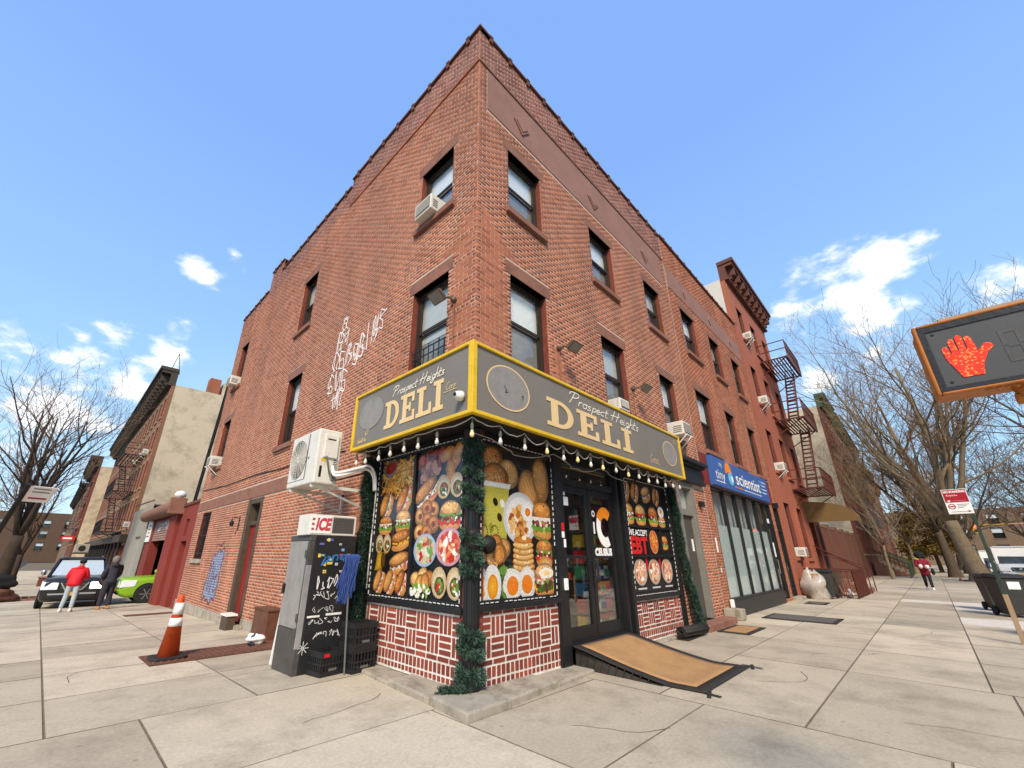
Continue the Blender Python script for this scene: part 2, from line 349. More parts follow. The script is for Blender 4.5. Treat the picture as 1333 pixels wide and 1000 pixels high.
def place_brick(w, rect, m, parent, name='brick', d0=-.012, d1=.003):
    """one brick object sharing a unit mesh"""
    o = bpy.data.objects.new(name, unit_brick(m)); COL.objects.link(o)
    u0, u1, z0, z1 = rect; c = w.p((u0+u1)/2, (z0+z1)/2, (d0+d1)/2)
    sx = abs(w.u.x)*(u1-u0)+abs(w.n.x)*(d1-d0); sy = abs(w.u.y)*(u1-u0)+abs(w.n.y)*(d1-d0)
    inv = chain(parent).inverted(); o.parent = parent; o.location = inv @ c; o.scale = (sx, sy, z1-z0); return o
_dg = None
def text_mesh(s, size=1.0, bold=0., align='CENTER', space=1.0):
    c = bpy.data.curves.new('t', 'FONT'); c.body = s; c.size = size; c.align_x = align; c.align_y = 'CENTER'; c.offset = bold; c.space_character = space; c.resolution_u = 3
    o = bpy.data.objects.new('t', c); COL.objects.link(o); bpy.context.view_layer.update()
    dg = bpy.context.evaluated_depsgraph_get(); me = bpy.data.meshes.new_from_object(o.evaluated_get(dg))
    v = [tuple(p.co) for p in me.vertices]; f = [tuple(p.vertices) for p in me.polygons]
    bpy.data.objects.remove(o); bpy.data.curves.remove(c); bpy.data.meshes.remove(me); return v, f
def lettering(s, c, ud, vd, h, m, parent, name='lettering', xs=1.0, bold=0., align='CENTER', italic=0.):
    v, f = text_mesh(s, h/.72, bold, align); c, ud, vd = Vector(c), Vector(ud), Vector(vd)
    mb = MB(); mb.add([c+ud*(p[0]*xs+p[1]*italic)+vd*p[1] for p in v], f); return mb.build(name, m, parent)
def gz(y): return -.028*min(max(0., y-1.78), 28.)
# ------------------------------------------------------------------ ground
M_conc = mat('concrete', S(206, 193, 168, .86), .9, .13, .9, .35, 110, dirt=S(140, 128, 110, .8), dscale=1.0, damt=.5, fine=.13)
slabtone(M_conc)
M_conc2 = mat('concrete_pale', S(222, 215, 200, .9), .88, .08, 1.2, .3, 120, dirt=S(165, 152, 135), dscale=2.1, damt=.4, fine=.1)
slabtone(M_conc2, .95, 1.05)
M_dirt = mat('joint_dirt', S(70, 63, 53, .6), .95, .3, 6, .4, 80)
M_joint = mat('joint_grit', S(128, 117, 99, .8), .95, .3, 9, .3, 80)
M_asph = mat('asphalt', (.055, .055, .058), .9, .2, .8, .5, 160, dirt=(.09, .088, .085), dscale=.7)
M_kerb = mat('granite_kerb', S(150, 147, 142), .85, .2, 4, .3, 120)
M_stone = mat('old_stone', S(180, 170, 152, .85), .9, .2, 3, .5, 70, dirt=S(92, 82, 68, .8), dscale=4, damt=.6)
def grid_sheet(name, xs, ys, z, m):
    mb = MB()
    for j, y in enumerate(ys):
        for x in xs: mb.v.append((x, y, z+gz(y)))
    k = len(xs)
    for j in range(len(ys)-1):
        for i in range(k-1): mb.f.append((j*k+i, j*k+i+1, (j+1)*k+i+1, (j+1)*k+i)); mb.mi.append(0)
    return struct(mb.build(name, m))
YS = [-900, -300, -60, -20, -7, 0, 1.78]+[1.78+4*i for i in range(1, 8)]+[40, 80, 200, 900]
grid_sheet('ground', [-900, -200, -40, -5.9, 0, 40, 200, 900], YS, -.19, M_dirt)
grid_sheet('road', [-17, -6.05], [-900, -60, -20, -7, 1.78]+[1.78+4*i for i in range(1, 8)]+[60, 200, 700], -.15, M_asph)
mb = MB(); mb.quad((-6.05, -16, -.146), (700, -16, -.146), (700, -7.35, -.146), (-6.05, -7.35, -.146)); struct(mb.build('road', M_asph))
base = grid_sheet('sidewalk', [-5.85, -3.3, -1.5, 0, .6], [-7.1, -3, 0, 1.78]+[1.78+4*i for i in range(1, 8)]+[60, 140], -.010, M_joint)
mb = MB(); mb.quad((.6, -7.1, -.010), (140, -7.1, -.010), (140, .4, -.010), (.6, .4, -.010)); sw2 = struct(mb.build('sidewalk', M_joint))
rg = random.Random(5)
def slab(x0, x1, y0, y1, parent, m=None, g=.0045):
    h = [rg.uniform(-.003, .003) for _ in range(4)]; e = .006
    ring = [(x0+g, y0+g), (x1-g, y0+g), (x1-g, y1-g), (x0+g, y1-g)]
    top = [(x0+g+e, y0+g+e), (x1-g-e, y0+g+e), (x1-g-e, y1-g-e), (x0+g+e, y1-g-e)]
    mb = MB(); vs = [(x, y, gz(y)-.03) for x, y in ring]+[(x, y, gz(y)-.007+h[i]*.6) for i, (x, y) in enumerate(ring)]+[(x, y, gz(y)+h[i]) for i, (x, y) in enumerate(top)]
    fs = [(8, 9, 10, 11)]
    for a in range(4):
        b = (a+1) % 4; fs += [(a, b, 4+b, 4+a), (4+a, 4+b, 8+b, 8+a)]
    mb.add(vs, fs); mb.mi = [0]+[1]*8; return mb.build('slab', [m or M_conc, M_joint], parent)
# the corner and the left pavement
for y0, y1, xs in ((-7.0, -3.7, (-5.7, -4.2, -2.69, -.5)), (-3.7, -1.85, (-5.7, -4.2, -2.69, -.5)), (-1.85, .05, (-5.7, -4.2, -2.69, -.5)), (.05, 1.78, (-5.7, -4.2, -2.69, -.05))):
    for a, b in zip(xs, xs[1:]): slab(a, b, y0, y1, base)
slab(-.5, -.05, -.5, .05, base)
ys = [1.78, 3.4, 4.96, 6.6, 8.2, 9.8, 11.4, 13, 14.6, 16.2, 17.8, 19.4, 21, 22.6, 24.2, 25.8, 27.4, 29.78, 31, 34, 38, 44, 52, 62, 80]
for i, (a, b) in enumerate(zip(ys, ys[1:])):
    for c, d in ((-5.7, -3.34), (-3.34, -1.62), (-1.62, .03)): slab(c, d, a, b, base)
# the right pavement
for a, b, br in [(-.5, 1.75, (-7, -5.5, -3.7, -1.85, -.5)), (1.75, 4.7, (-7, -5.6, -4.25, -2.75, -1.35, .02))]:
    for c, d in zip(br, br[1:]): slab(a, b, c, d, sw2)
slab(-.05, 1.75, -.5, .02, sw2)
xs = [4.7, 6.8, 8.9, 11.0, 12.4, 14.3, 16.4, 18.9, 20.3, 22.5, 24.7, 27, 29.2, 31.5, 34, 37, 40, 44, 48, 53, 60, 68, 80, 100, 130]
for i, (a, b) in enumerate(zip(xs, xs[1:])):
    br = (-7, -5.7, -4.1, -2.75, -1.35, .02)
    for c, d in zip(br, br[1:]):
        pale = (a == 18.9 and c in (-4.1, -5.7)) or (a == 12.4 and c in (-5.7, -7)) or (a == 16.4 and c == -5.7)
        slab(a, b, c, d, sw2, M_conc2 if pale else None)
# hairline cracks
def crack(x, y, a, L, seed):
    g = random.Random(seed); pts = [(x, y)]
    for k in range(int(L/.12)): a += g.uniform(-.45, .45); x += .12*math.cos(a); y += .12*math.sin(a); pts.append((x, y))
    mb = MB(); mb.ribbon([(p_[0], p_[1], gz(p_[1])+.0045) for p_ in pts], .006, (0, 0, 1)); mb.build('crack', M_dirt, base if x < -.5 or y > .02 else sw2)
for k_, c_ in enumerate(((-1.6, .6, .6, 1.1), (.2, -1.2, -.5, 1.0), (3.2, -2.0, -.9, 1.3), (-3.1, 4.2, 1.2, 1.6), (5.6, -2.2, -.2, 1.4), (-.9, 2.9, 2.4, .8), (9.4, -3.4, -.4, 1.6), (-2.2, 7.0, .3, 1.2), (2.6, -3.4, -1.2, 1.0), (13, -2.2, -.8, 1.5))): crack(*c_, 90+k_)
# kerbs
for k in range(40):
    y0 = -6.6+k*2.0
    mb = MB(); mb.hexa([(-5.99, y0+.01, gz(y0)-.16), (-5.71, y0+.01, gz(y0)-.16), (-5.71, y0+1.99, gz(y0+2)-.16), (-5.99, y0+1.99, gz(y0+2)-.16), (-5.99, y0+.01, gz(y0)+.004), (-5.71, y0+.01, gz(y0)+.004), (-5.71, y0+1.99, gz(y0+2)+.004), (-5.99, y0+1.99, gz(y0+2)+.004)])
    mb.build('kerb_stone', M_kerb, base, bevel=.015)
for k in range(45):
    x0 = -5.6+k*2.0; mb = MB(); mb.box(x0+.01, x0+1.99, -7.29, -7.01, -.16, .004); mb.build('kerb_stone', M_kerb, sw2, bevel=.015)
# ------------------------------------------------------------------ materials of the buildings
M_brick = brickmat('red_brick', S(172, 104, 74), S(188, 118, 86), S(154, 90, 64))
M_brick2 = brickmat('orange_brick', S(178, 106, 74), S(194, 120, 86), S(158, 88, 60))
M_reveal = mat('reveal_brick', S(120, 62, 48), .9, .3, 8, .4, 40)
M_mortar = mat('mortar', S(210, 182, 160, .88), .95, .2, 1.6, .3, 90)
M_mortar2 = mat('mortar_tan', S(190, 160, 134, .72), .95, .2, 1.6, .3, 90)
M_brown = mat('brownstone', S(150, 106, 88, .9), .88, .16, 2.5, .25, 70, dirt=S(104, 70, 58, .8), dscale=3, damt=.5)
M_stucco = mat('band_stucco', S(156, 116, 102, .9), .9, .16, 1.4, .4, 40, dirt=S(176, 132, 112, .8), dscale=1.1, damt=.6)
M_frame = mat('window_frame', S(58, 48, 42, .9), .55, .15, 8, .1, 60)
M_blind = mat('blind', S(246, 246, 243), .8, .04, 3, 0)
M_blind_g = mat('blind_grey', S(205, 203, 196), .8, .07, 3, 0)
M_screen = mat('insect_screen', S(160, 156, 150, .85), .8, .15, 9, .2, 300)
M_dark = mat('dark_interior', (.018, .017, .016), .9, .3, 2, 0)
M_pane = glassmat('window_glass', (.93, .95, .95), lo=.03, hi=.35)
M_brickp = brickmat('parapet_brick', S(150, 92, 78), S(168, 112, 96), S(128, 76, 64))
M_paneD = glassmat('dark_glass', (.45, .48, .48))
M_acw = mat('cream_plastic', S(222, 218, 206), .5, .06, 5, .05, 50, dirt=S(165, 155, 135), dscale=5, damt=.35)
M_acd = mat('grey_grille', S(120, 118, 112, .7), .7, .15, 20, .2, 200)
M_black = mat('black_paint', (.014, .014, .015), .42, .3, 6, .15, 50, spec=.4)
M_roof = mat('roof_felt', (.07, .068, .065), .9, .2, 1)
M_tile = mat('coping_tile', S(120, 78, 62, .8), .8, .3, 5, .3, 60)
M_white = mat('white_paint', S(232, 230, 224), .5, .06, 6, .05, 60)
def window(b, w, u0, u1, z0, z1, blind=.55, dp=.14, sill=True, lintel=True, seed=0, stone=None, lower='screen', lint_h=.26, simple=False, frame=None, open_=0.):
    """double-hung sash window set into its opening"""
    stone = stone or M_brown; fm = frame or M_frame; zm = (z0+z1)/2+.02; f = .055
    root = w.part('window', fm, b, (u0, u0+f, z0, z1, -dp-.06, -dp+.02), (u1-f, u1, z0, z1, -dp-.06, -dp+.02), (u0+f, u1-f, z1-f, z1, -dp-.06, -dp+.02), (u0+f, u1-f, z0, z0+f, -dp-.06, -dp+.02))
    a, c = u0+f, u1-f
    if not simple:
        w.part('sash', fm, root, (a, a+.04, zm-.02, z1-f, -dp-.03, -dp-.002), (c-.04, c, zm-.02, z1-f, -dp-.03, -dp-.002), (a+.04, c-.04, z1-f-.045, z1-f, -dp-.03, -dp-.002), (a+.04, c-.04, zm-.025, zm+.03, -dp-.03, -dp-.002))
        w.part('sash', fm, root, (a, a+.04, z0+f, zm-.027, -dp-.058, -dp-.032), (c-.04, c, z0+f, zm-.027, -dp-.058, -dp-.032), (a+.04, c-.04, zm-.07, zm-.027, -dp-.058, -dp-.032), (a+.04, c-.04, z0+f, z0+f+.06, -dp-.058, -dp-.032))
    else:
        w.part('sash', fm, root, (a, c, zm-.03, zm+.03, -dp-.05, -dp))
    w.part('pane', M_pane, root, (a+.03, c-.03, zm, z1-f-.02, -dp-.022, -dp-.016))
    w.part('pane', M_pane, root, (a+.03, c-.03, z0+f+.03, zm-.03, -dp-.048, -dp-.042))
    bz = z1-f-(z1-z0-2*f)*blind
    if blind > 0: w.part('blind', M_blind if seed % 3 else M_blind_g, root, (a, c, bz, z1-f, -dp-.075, -dp-.068))
    if blind < .97:
        w.part('curtain' if lower != 'dark' else 'pane_backing', M_screen if lower == 'screen' else M_dark, root, (a, c, z0+f, bz, -dp-.085, -dp-.075))
    if sill: w.part('sill', stone, root, (u0-.1, u1+.1, z0-.13, z0, -dp-.06, .075), bevel=.008)
    if lintel: w.part('lintel', stone, root, (u0-.12, u1+.12, z1, z1+lint_h, -dp-.06, .012), bevel=.004)
    return root
def room_ac(w, u, z, label, group='window air conditioners', W=.52, H=.36, out_=.32, brackets=True, col=None):
    t = thing('air_conditioner', label, 'air conditioner', w.p(u, z, .0), group=group); m = col or M_acw
    w.part('casing', m, t, (u-W/2, u+W/2, z, z+H, -.22, out_), bevel=.015)
    g = w.part('rear_grille', M_acd, t, (u-W/2+.04, u+W/2-.04, z+.04, z+H-.05, out_+.001, out_+.006))
    for k in range(6):
        zz = z+.07+k*(H-.13)/6; w.part('louvre', m, g, (u-W/2+.05, u+W/2-.05, zz, zz+.012, out_+.006, out_+.016))
    for s in (-1, 1):
        for k in range(4): w.part('side_vent', M_acd, t, *( [(u+s*(W/2+.003)-.002, u+s*(W/2+.003)+.002, z+.07+k*.05, z+.09+k*.05, .06, out_-.05)]))
    if brackets:
        for s in (-.32, .32):
            mb = MB(); mb.bar(w.p(u+s*W, z-.01, out_+.05), w.p(u+s*W, z-.01, -.05), .025, .02); mb.bar(w.p(u+s*W, z-.01, out_+.02), w.p(u+s*W, z-.3, .01), .022); mb.build('support_arm', M_white, t)
    return t
def simple_box(w, u0, u1, z0, z1, d): return (u0, u1, z0, z1, d-.001, d)
# ------------------------------------------------------------------ corner building
cb = thing('brick_building', 'three storey red brick corner building with brown window sills above the food shop', 'building', (0, 0, 0))
LW = [(.70, 1.73, 4.42, 6.12), (.70, 1.73, 7.66, 9.14), (6.85, 7.82, 4.18, 6.14), (6.98, 7.95, 7.72, 9.55), (13.45, 14.4, 4.5, 6.28), (13.45, 14.35, 7.72, 9.6)]
RW = [(.82, 1.84, 4.42, 6.12), (.82, 1.84, 7.6, 9.14), (3.85, 4.88, 4.42, 6.12), (3.8, 4.86, 7.6, 9.14), (6.85, 7.8, 4.42, 6.14), (6.75, 7.8, 7.6, 9.14)]
LH = LW+[(8.05, 9.2, -.3, 2.92), (13.2, 14.35, 1.32, 2.85)]
RH = RW+[(6.75, 7.9, .0, 3.3)]
pad = lambda hs: [(h[0], h[1], h[2], h[3]) for h in hs]
topL = [(0, 5.42, 12.0), (5.42, 10.85, 11.72), (10.85, 12.1, 12.22), (12.1, 15.3, 11.36)]
shopL = (0, 2.5, -1, 3.15); shopR = (0, 6.3, -1, 3.15)
wl = holed(WL, 0, 15.3, -.7, 11.3, LH+[shopL], 0, .2)
for a, b, t in topL: wl.quad(WL.p(a, 11.3), WL.p(b, 11.3), WL.p(b, t-.05), WL.p(a, t-.05))
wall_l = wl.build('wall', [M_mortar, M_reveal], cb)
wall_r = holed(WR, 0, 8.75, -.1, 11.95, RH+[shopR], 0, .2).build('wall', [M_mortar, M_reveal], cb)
mb = MB(); mb.box(.3, 8.6, .3, 15.1, 3.2, 11.1); mb.build('core', M_dark, cb)
mb = MB(); mb.box(.02, 8.74, 15.28, 15.3, -.7, 11.3); mb.box(8.70, 8.74, .02, 15.27, 0, 11.9); mb.build('rear_wall', M_brown, cb)
mb = MB(); mb.box(.02, 8.72, .02, 15.27, 11.1, 11.25); mb.build('roof', M_roof, cb)
mb = MB()
for a, b, t in topL: mb.box(.25, .26, a, b, 11.2, t-.02); 
mb.box(.02, 8.74, .25, .26, 11.2, 11.95); mb.build('parapet_back', M_brown, cb)
cut = lambda hs: [(h[0]-.0, h[1]+.0, h[2], h[3]) for h in hs]
lint = lambda hs: [(h[0]-.12, h[1]+.12, h[3]-.01, h[3]+.26) for h in hs]
silh = lambda hs: [(h[0]-.1, h[1]+.1, h[2]-.13, h[2]+.01) for h in hs]
belt = [(5.4, 15.3, 2.93, 3.3)]
rectL = bricks(WL, -.004, 15.3, -.05, 12.2, cut(LH)+lint(LW)+silh(LW)+[shopL]+belt+[(8.05, 9.3, 2.8, 3.0), (13.1, 14.45, 1.18, 1.33)], top=topL)
rectR = bricks(WR, .0, 8.72, -.05, 11.98, cut(RH)+lint(RW)+silh(RW)+[shopR, (.22, 8.3, 9.72, 10.88), (6.3, 9, 3.2, 3.85)], headers=0)
def near_first(rects, w, n, cond):
    full = [r for r in rects if r[1]-r[0] > BRICK_L*.97 and cond(r)]
    full.sort(key=lambda r: (w.p(r[0], r[2])-CAM).length); return full[:n]
pickL = near_first(rectL, WL, 150, lambda r: r[2] > 4.2 or r[0] > 2.6); pickR = near_first(rectR, WR, 150, lambda r: r[2] > 4.2)
sL, sR = set(pickL), set(pickR)
for r in pickL: place_brick(WL, r, M_brick, wall_l)
for r in pickR: place_brick(WR, r, M_brick, wall_r)
brick_mesh('brickwork', WL, [r for r in rectL if r not in sL and r[2] < 10.93], M_brick, wall_l, seed=3)
brick_mesh('brickwork', WR, [r for r in rectR if r not in sR and r[2] < 10.93], M_brick, wall_r, seed=4)
brick_mesh('parapet_brickwork', WL, [r for r in rectL if r[2] >= 10.93], M_brickp, wall_l, seed=13)
brick_mesh('parapet_brickwork', WR, [r for r in rectR if r[2] >= 10.93], M_brickp, wall_r, seed=14)
# parapet: projecting corbel courses, coping tiles, stucco band with lozenges
for w, a, b, z in ((WR, 0, 8.7, 10.93), (WL, -.02, 5.4, 10.93)):
    w.part('corbel_course', M_brown if w is WR else M_brick, cb, (a, b, z, z+.05, .0, .03))
tl = [(WL, a, b, t) for a, b, t in topL]+[(WR, 0, 8.72, 12.0)]
for w, a, b, t in tl:
    cop = w.part('coping', M_tile, cb, (a-(.06 if w is WL and a == 0 else 0)+(.02 if w is WR else 0), b, t-.03, t+.03, -.3, .05), bevel=.01)
    n = int((b-a)/.62)
    for k in range(n):
        u = a+(k+.5)*(b-a)/n; w.part('tile_joint', M_tile, cop, (u-.05, u+.05, t+.03, t+.055, -.3, .06), (u-.045, u+.045, t-.13, t-.032, .008, .045))
WR.part('stucco_band', M_stucco, cb, (.23, 8.28, 9.74, 10.86, -.01, .014))
for u in (1.27, 4.16, 7.12):
    mb = MB(); z = 10.25; P = WR.p
    for s, k in ((.30, .03), (.22, .045)): mb.prism([P(u, z-s, .01), P(u+s*.85, z, .01), P(u, z+s, .01), P(u-s*.85, z, .01)], WR.n*k)
    mb.build('lozenge', M_stucco, cb)
WL.part('belt_course', M_brown, cb, (5.42, 15.28, 2.95, 3.28, -.01, .02), bevel=.006)
WL.part('plinth', M_stone, cb, (3.2, 8.0, -.5, .05, -.01, .03), (9.25, 15.28, -.7, -.02, -.01, .05), bevel=.01)
# quoin-like edge so that the two brick faces meet
for i, h in enumerate(LW): window(cb, WL, *h, blind=(.62, .5, .45, .42, .5, .4)[i], seed=i, lower='screen' if i < 2 else 'dark')
for i, h in enumerate(RW): window(cb, WR, *h, blind=(.5, .55, .42, .45, .42, .5)[i], seed=i+1, lower='screen' if i != 5 else 'dark')
# plant guard in the corner window
g = thing('window_guard', 'low black iron window guard bars in the corner window', 'window guard', WL.p(1.2, 4.45, 0))
mb = MB()
for z in (4.52, 4.72, 4.86): mb.bar(WL.p(.72, z, -.05), WL.p(1.71, z, -.05), .016)
mb.build('rail', M_black, g); 
for k in range(7): mb = MB(); u = .8+k*.14; mb.bar(WL.p(u, 4.44, -.05), WL.p(u, 4.92 if k % 2 else 4.86, -.05), .014); mb.build('bar', M_black, g)
room_ac(WL, 1.32, 7.67, 'white window air conditioner in the top floor corner window', brackets=False, out_=.22)
room_ac(WL, 13.95, 4.5, 'white air conditioner on white brackets in the side window by the ladder')
room_ac(WL, 13.9, 7.72, 'small white air conditioner in the top window beside the roof edge', brackets=False)
room_ac(WR, 4.37, 4.43, 'white air conditioner half hidden by the shop sign top edge', brackets=False, W=.42, H=.26, out_=.12)
room_ac(WR, 7.33, 4.43, 'white air conditioner on white brackets just past the shop sign end')
# red side door with transom and frame
M_rdoor = mat('red_door', S(140, 42, 34, .9), .5, .12, 4, .1, 40, dirt=S(86, 30, 26), dscale=2, damt=.5)
M_dfr = mat('weathered_frame', S(92, 78, 62, .8), .7, .3, 6, .3, 50)
door = WL.part('door', M_rdoor, cb, (8.2, 9.0, -.1, 2.22, -.16, -.11))
WL.part('door_frame', M_dfr, door, (8.05, 8.2, -.22, 2.92, -.2, .02), (9.0, 9.2, -.22, 2.92, -.2, .03), (8.2, 9.0, 2.78, 2.92, -.2, .01), (8.2, 9.0, 2.22, 2.32, -.2, -.05), bevel=.008)
WL.part('panel', M_rdoor, door, (8.3, 8.55, .1, 1.0, -.11, -.1), (8.65, 8.9, .1, 1.0, -.11, -.1), (8.3, 8.55, 1.2, 2.1, -.11, -.1), (8.65, 8.9, 1.2, 2.1, -.11, -.1), bevel=.006)
WL.part('transom_pane', M_pane, door, (8.2, 9.0, 2.32, 2.78, -.15, -.145)); WL.part('pane_backing', M_dark, door, (8.2, 9.0, 2.3, 2.8, -.199, -.19))
WL.part('door_handle', M_black, door, (8.25, 8.29, 1.0, 1.14, -.11, -.05))
WL.part('door_step', M_stone, cb, (7.75, 9.45, -.5, -.08, 0.03, .16), bevel=.015)
# barred side window
bw = window(cb, WL, 13.2, 14.35, 1.32, 2.85, blind=0, lower='dark', lintel=False, stone=M_stone)
mb = MB()
for k in range(8): u = 13.24+k*.153; mb.bar(WL.p(u, 1.34, -.03), WL.p(u, 2.84, -.03), .014)
for z in (1.5, 2.08, 2.7): mb.bar(WL.p(13.2, z, -.03), WL.p(14.35, z, -.03), .02)
mb.build('window_bars', M_black, bw)
# ------------------------------------------------------------------ prints (flat pictures on posters) drawn as coloured shapes
M_print = printmat('print_ink', .3, .3, 40.)
M_pglass = glassmat('poster_glass', (.97, .97, .97), lo=.02, hi=.14)
M_poster = mat('poster_black', (.012, .011, .011), .3, .2, 5, 0, spec=.45)
class Print:
    def __init__(s, w, u0, z0, d, flip=False): s.w, s.u0, s.z0, s.d, s.layer, s.mb, s.flip = w, u0, z0, d, 0, MB(), flip
    def pt(s, x, y): return s.w.p(s.u0+(-x if s.flip else x), s.z0+y, s.d+.000015*s.layer)
    def poly(s, pts, cin, cout=None, c=None):
        s.layer += 1; cout = cout or cin
        c = c or (sum(p[0] for p in pts)/len(pts), sum(p[1] for p in pts)/len(pts))
        b = len(s.mb.v); s.mb.v.append(tuple(s.pt(*c))); s.mb.c.append(cin)
        for p in pts: s.mb.v.append(tuple(s.pt(*p))); s.mb.c.append(cout)
        n = len(pts)
        for i in range(n): s.mb.f.append((b, b+1+i, b+1+(i+1) % n)); s.mb.mi.append(0)
    def ell(s, x, y, rx, ry, cin, cout=None, rot=0, wob=0, n=22, a0=0, a1=2*PI, off=(0, 0)):
        pts = []; ph = pr.random()*6
        for i in range(n+(0 if a1-a0 > 6.2 else 1)):
            a = a0+(a1-a0)*i/n; k = 1+wob*(math.sin(a*5+ph)+.6*math.sin(a*9+ph*2))*.5
            ex, ey = rx*k*math.cos(a), ry*k*math.sin(a); pts.append((x+ex*math.cos(rot)-ey*math.sin(rot), y+ex*math.sin(rot)+ey*math.cos(rot)))
        s.poly(pts, cin, cout, (x+off[0], y+off[1]))
    def band(s, x, y, w, h, cin, cout=None, rot=0, wob=.3, n=18):      # wavy filling strip
        pts = []; ph = pr.random()*6
        for i in range(n+1): t = i/n*2-1; pts.append((t*w, h*(1+wob*math.sin(t*11+ph))*(1-t**8)))
        for i in range(n+1): t = 1-i/n*2; pts.append((t*w, -h*(1+wob*math.sin(t*13+ph))*(1-t**8)))
        s.poly([(x+a*math.cos(rot)-b*math.sin(rot), y+a*math.sin(rot)+b*math.cos(rot)) for a, b in pts], cin, cout)
    def bits(s, x, y, rx, ry, n, r, cols, asp=1.6):
        for _ in range(n):
            a = pr.random()*2*PI; q = math.sqrt(pr.random()); k = r*(.6+.8*pr.random())
            s.ell(x+rx*q*math.cos(a), y+ry*q*math.sin(a), k*asp, k, pr.choice(cols), None, pr.random()*PI, .15, 7)
    def build(s, name, parent): return s.mb.build(name, M_print, parent)
pr = random.Random(21)
c_bun, c_bunD, c_crust = S(232, 172, 98), S(196, 126, 64), S(206, 140, 76)
c_meat, c_ham, c_let, c_tom, c_cheese, c_white, c_fry = S(96, 48, 30), S(214, 104, 88), S(116, 160, 52), S(206, 44, 34), S(244, 186, 46), S(240, 236, 226), S(236, 178, 80)
def dough(p, x, y, rx, ry, rot=0, a0=0, a1=2*PI, tone=1.0):
    """baked surface of the printed picture: crust edge, crumb, highlight, toasted flecks"""
    b = pr.choice([(226, 160, 88), (214, 142, 70), (236, 180, 110), (204, 128, 62)]); k = lambda f: S(*[min(255, c*f*tone) for c in b]); half = a1-a0 < 6
    p.ell(x, y, rx, ry, k(.86), k(.62), rot, .02, 22, a0, a1)
    o = ry*.12 if not half else ry*.02; q = lambda dx, dy: (x+dx*math.cos(rot)-dy*math.sin(rot), y+dx*math.sin(rot)+dy*math.cos(rot))
    cy = ry*.42 if half else o; p.ell(*q(-rx*.05, cy), rx*.80, ry*(.44 if half else .74), k(1.05), k(.9), rot, .04); p.ell(*q(-rx*.18, cy+ry*(.12 if half else .25)), rx*.42, ry*(.2 if half else .32), k(1.22), k(1.06), rot, .08)
    for _ in range(12):
        t, f = pr.random()*2*PI, math.sqrt(pr.random()); dx, dy = rx*.8*f*math.cos(t), (ry*(.42+.34*f*math.sin(t)) if half else ry*.75*f*math.sin(t)); p.ell(*q(dx, dy), rx*pr.uniform(.03, .1), ry*pr.uniform(.03, .08), k(pr.choice((.7, .8, 1.2, 1.3))), None, pr.random()*3, .2, 7)
def burger(p, x, y, w, h, fill='beef', rot=0):
    q = lambda dy: (x-math.sin(rot)*dy*h, y+math.cos(rot)*dy*h)
    p.ell(*q(-.30), w*.47, h*.20, c_bun, c_bunD, rot, .02)
    cols = {'beef': (c_meat, c_let, c_tom), 'ham': (c_ham, c_let, c_white), 'egg': (c_white, c_cheese, c_ham), 'bacon': (S(150, 50, 36), c_tom, c_let), 'chicken': (S(206, 140, 66), c_let, c_white)}[fill]
    p.band(*q(-.17), w*.54, h*.12, cols[1], None, rot); p.band(*q(-.06), w*.50, h*.10, cols[0], S(60, 30, 20), rot); p.band(*q(.04), w*.5, h*.07, cols[2], None, rot)
    p.bits(*q(-.08), w*.44, h*.14, 22, w*.032, list(cols)+[c_white])
    x2, y2 = q(.06); dough(p, x2, y2, w*.49, h*.42, rot, 0, PI)
    p.bits(x2-math.sin(rot)*h*.25, y2+h*.22, w*.3, h*.1, 6, w*.012, [S(250, 220, 160)])
def sub(p, x, y, w, h, rot=.2, cols=None):
    cols = cols or (c_meat, c_let, c_white, c_ham); q = lambda dy: (x-math.sin(rot)*dy*h, y+math.cos(rot)*dy*h)
    p.ell(*q(-.22), w*.5, h*.28, c_bun, c_bunD, rot, .03); p.band(*q(-.04), w*.47, h*.15, cols[1], cols[2], rot); p.band(*q(.0), w*.46, h*.10, cols[0], None, rot)
    p.bits(*q(-.04), w*.42, h*.15, 34, w*.028, list(cols)); dough(p, *q(.20), w*.5, h*.29, rot)
    for k in (-.25, 0, .25):
        a, b = q(.26); p.ell(a+k*w*math.cos(rot), b+k*w*math.sin(rot), w*.03, h*.13, S(248, 208, 140), c_crust, rot+.5, 0, 8)
def plate(p, x, y, r, ry, rim, cols, n=60, size=.1):
    p.ell(x, y, r, ry, S(250, 250, 248), rim, 0, 0, 30); p.ell(x, y, r*.84, ry*.84, cols[0], cols[1], 0, .03, 26); p.bits(x, y, r*.68, ry*.68, n, r*size, cols)
def roll(p, x, y, rx, ry, rot=0, seeds=False):
    dough(p, x, y, rx, ry, rot)
    for k in (-.3, .1, .45):
        p.ell(x+k*rx*.6, y+k*.3*ry, rx*.07, ry*.62, S(244, 196, 130), S(196, 124, 62), rot+.35, 0, 10)
    if seeds: p.bits(x, y, rx*.75, ry*.75, 40, rx*.03, [S(240, 220, 170), S(60, 44, 34), S(210, 190, 150)])
def fries(p, x, y, w, h, n=70):
    for _ in range(n):
        a = pr.uniform(-.9, 1.5); l = w*.2*(.6+pr.random()); cx, cy = x+pr.uniform(-.42, .42)*w, y+pr.uniform(-.42, .42)*h; t = w*.016
        dx, dy = math.cos(a)*l, math.sin(a)*l; ex, ey = -math.sin(a)*t, math.cos(a)*t
        c = pr.choice([c_fry, S(222, 150, 52), S(246, 204, 116), S(196, 118, 40)]); p.poly([(cx-dx-ex, cy-dy-ey), (cx+dx-ex, cy+dy-ey), (cx+dx+ex, cy+dy+ey), (cx-dx+ex, cy-dy+ey)], c)
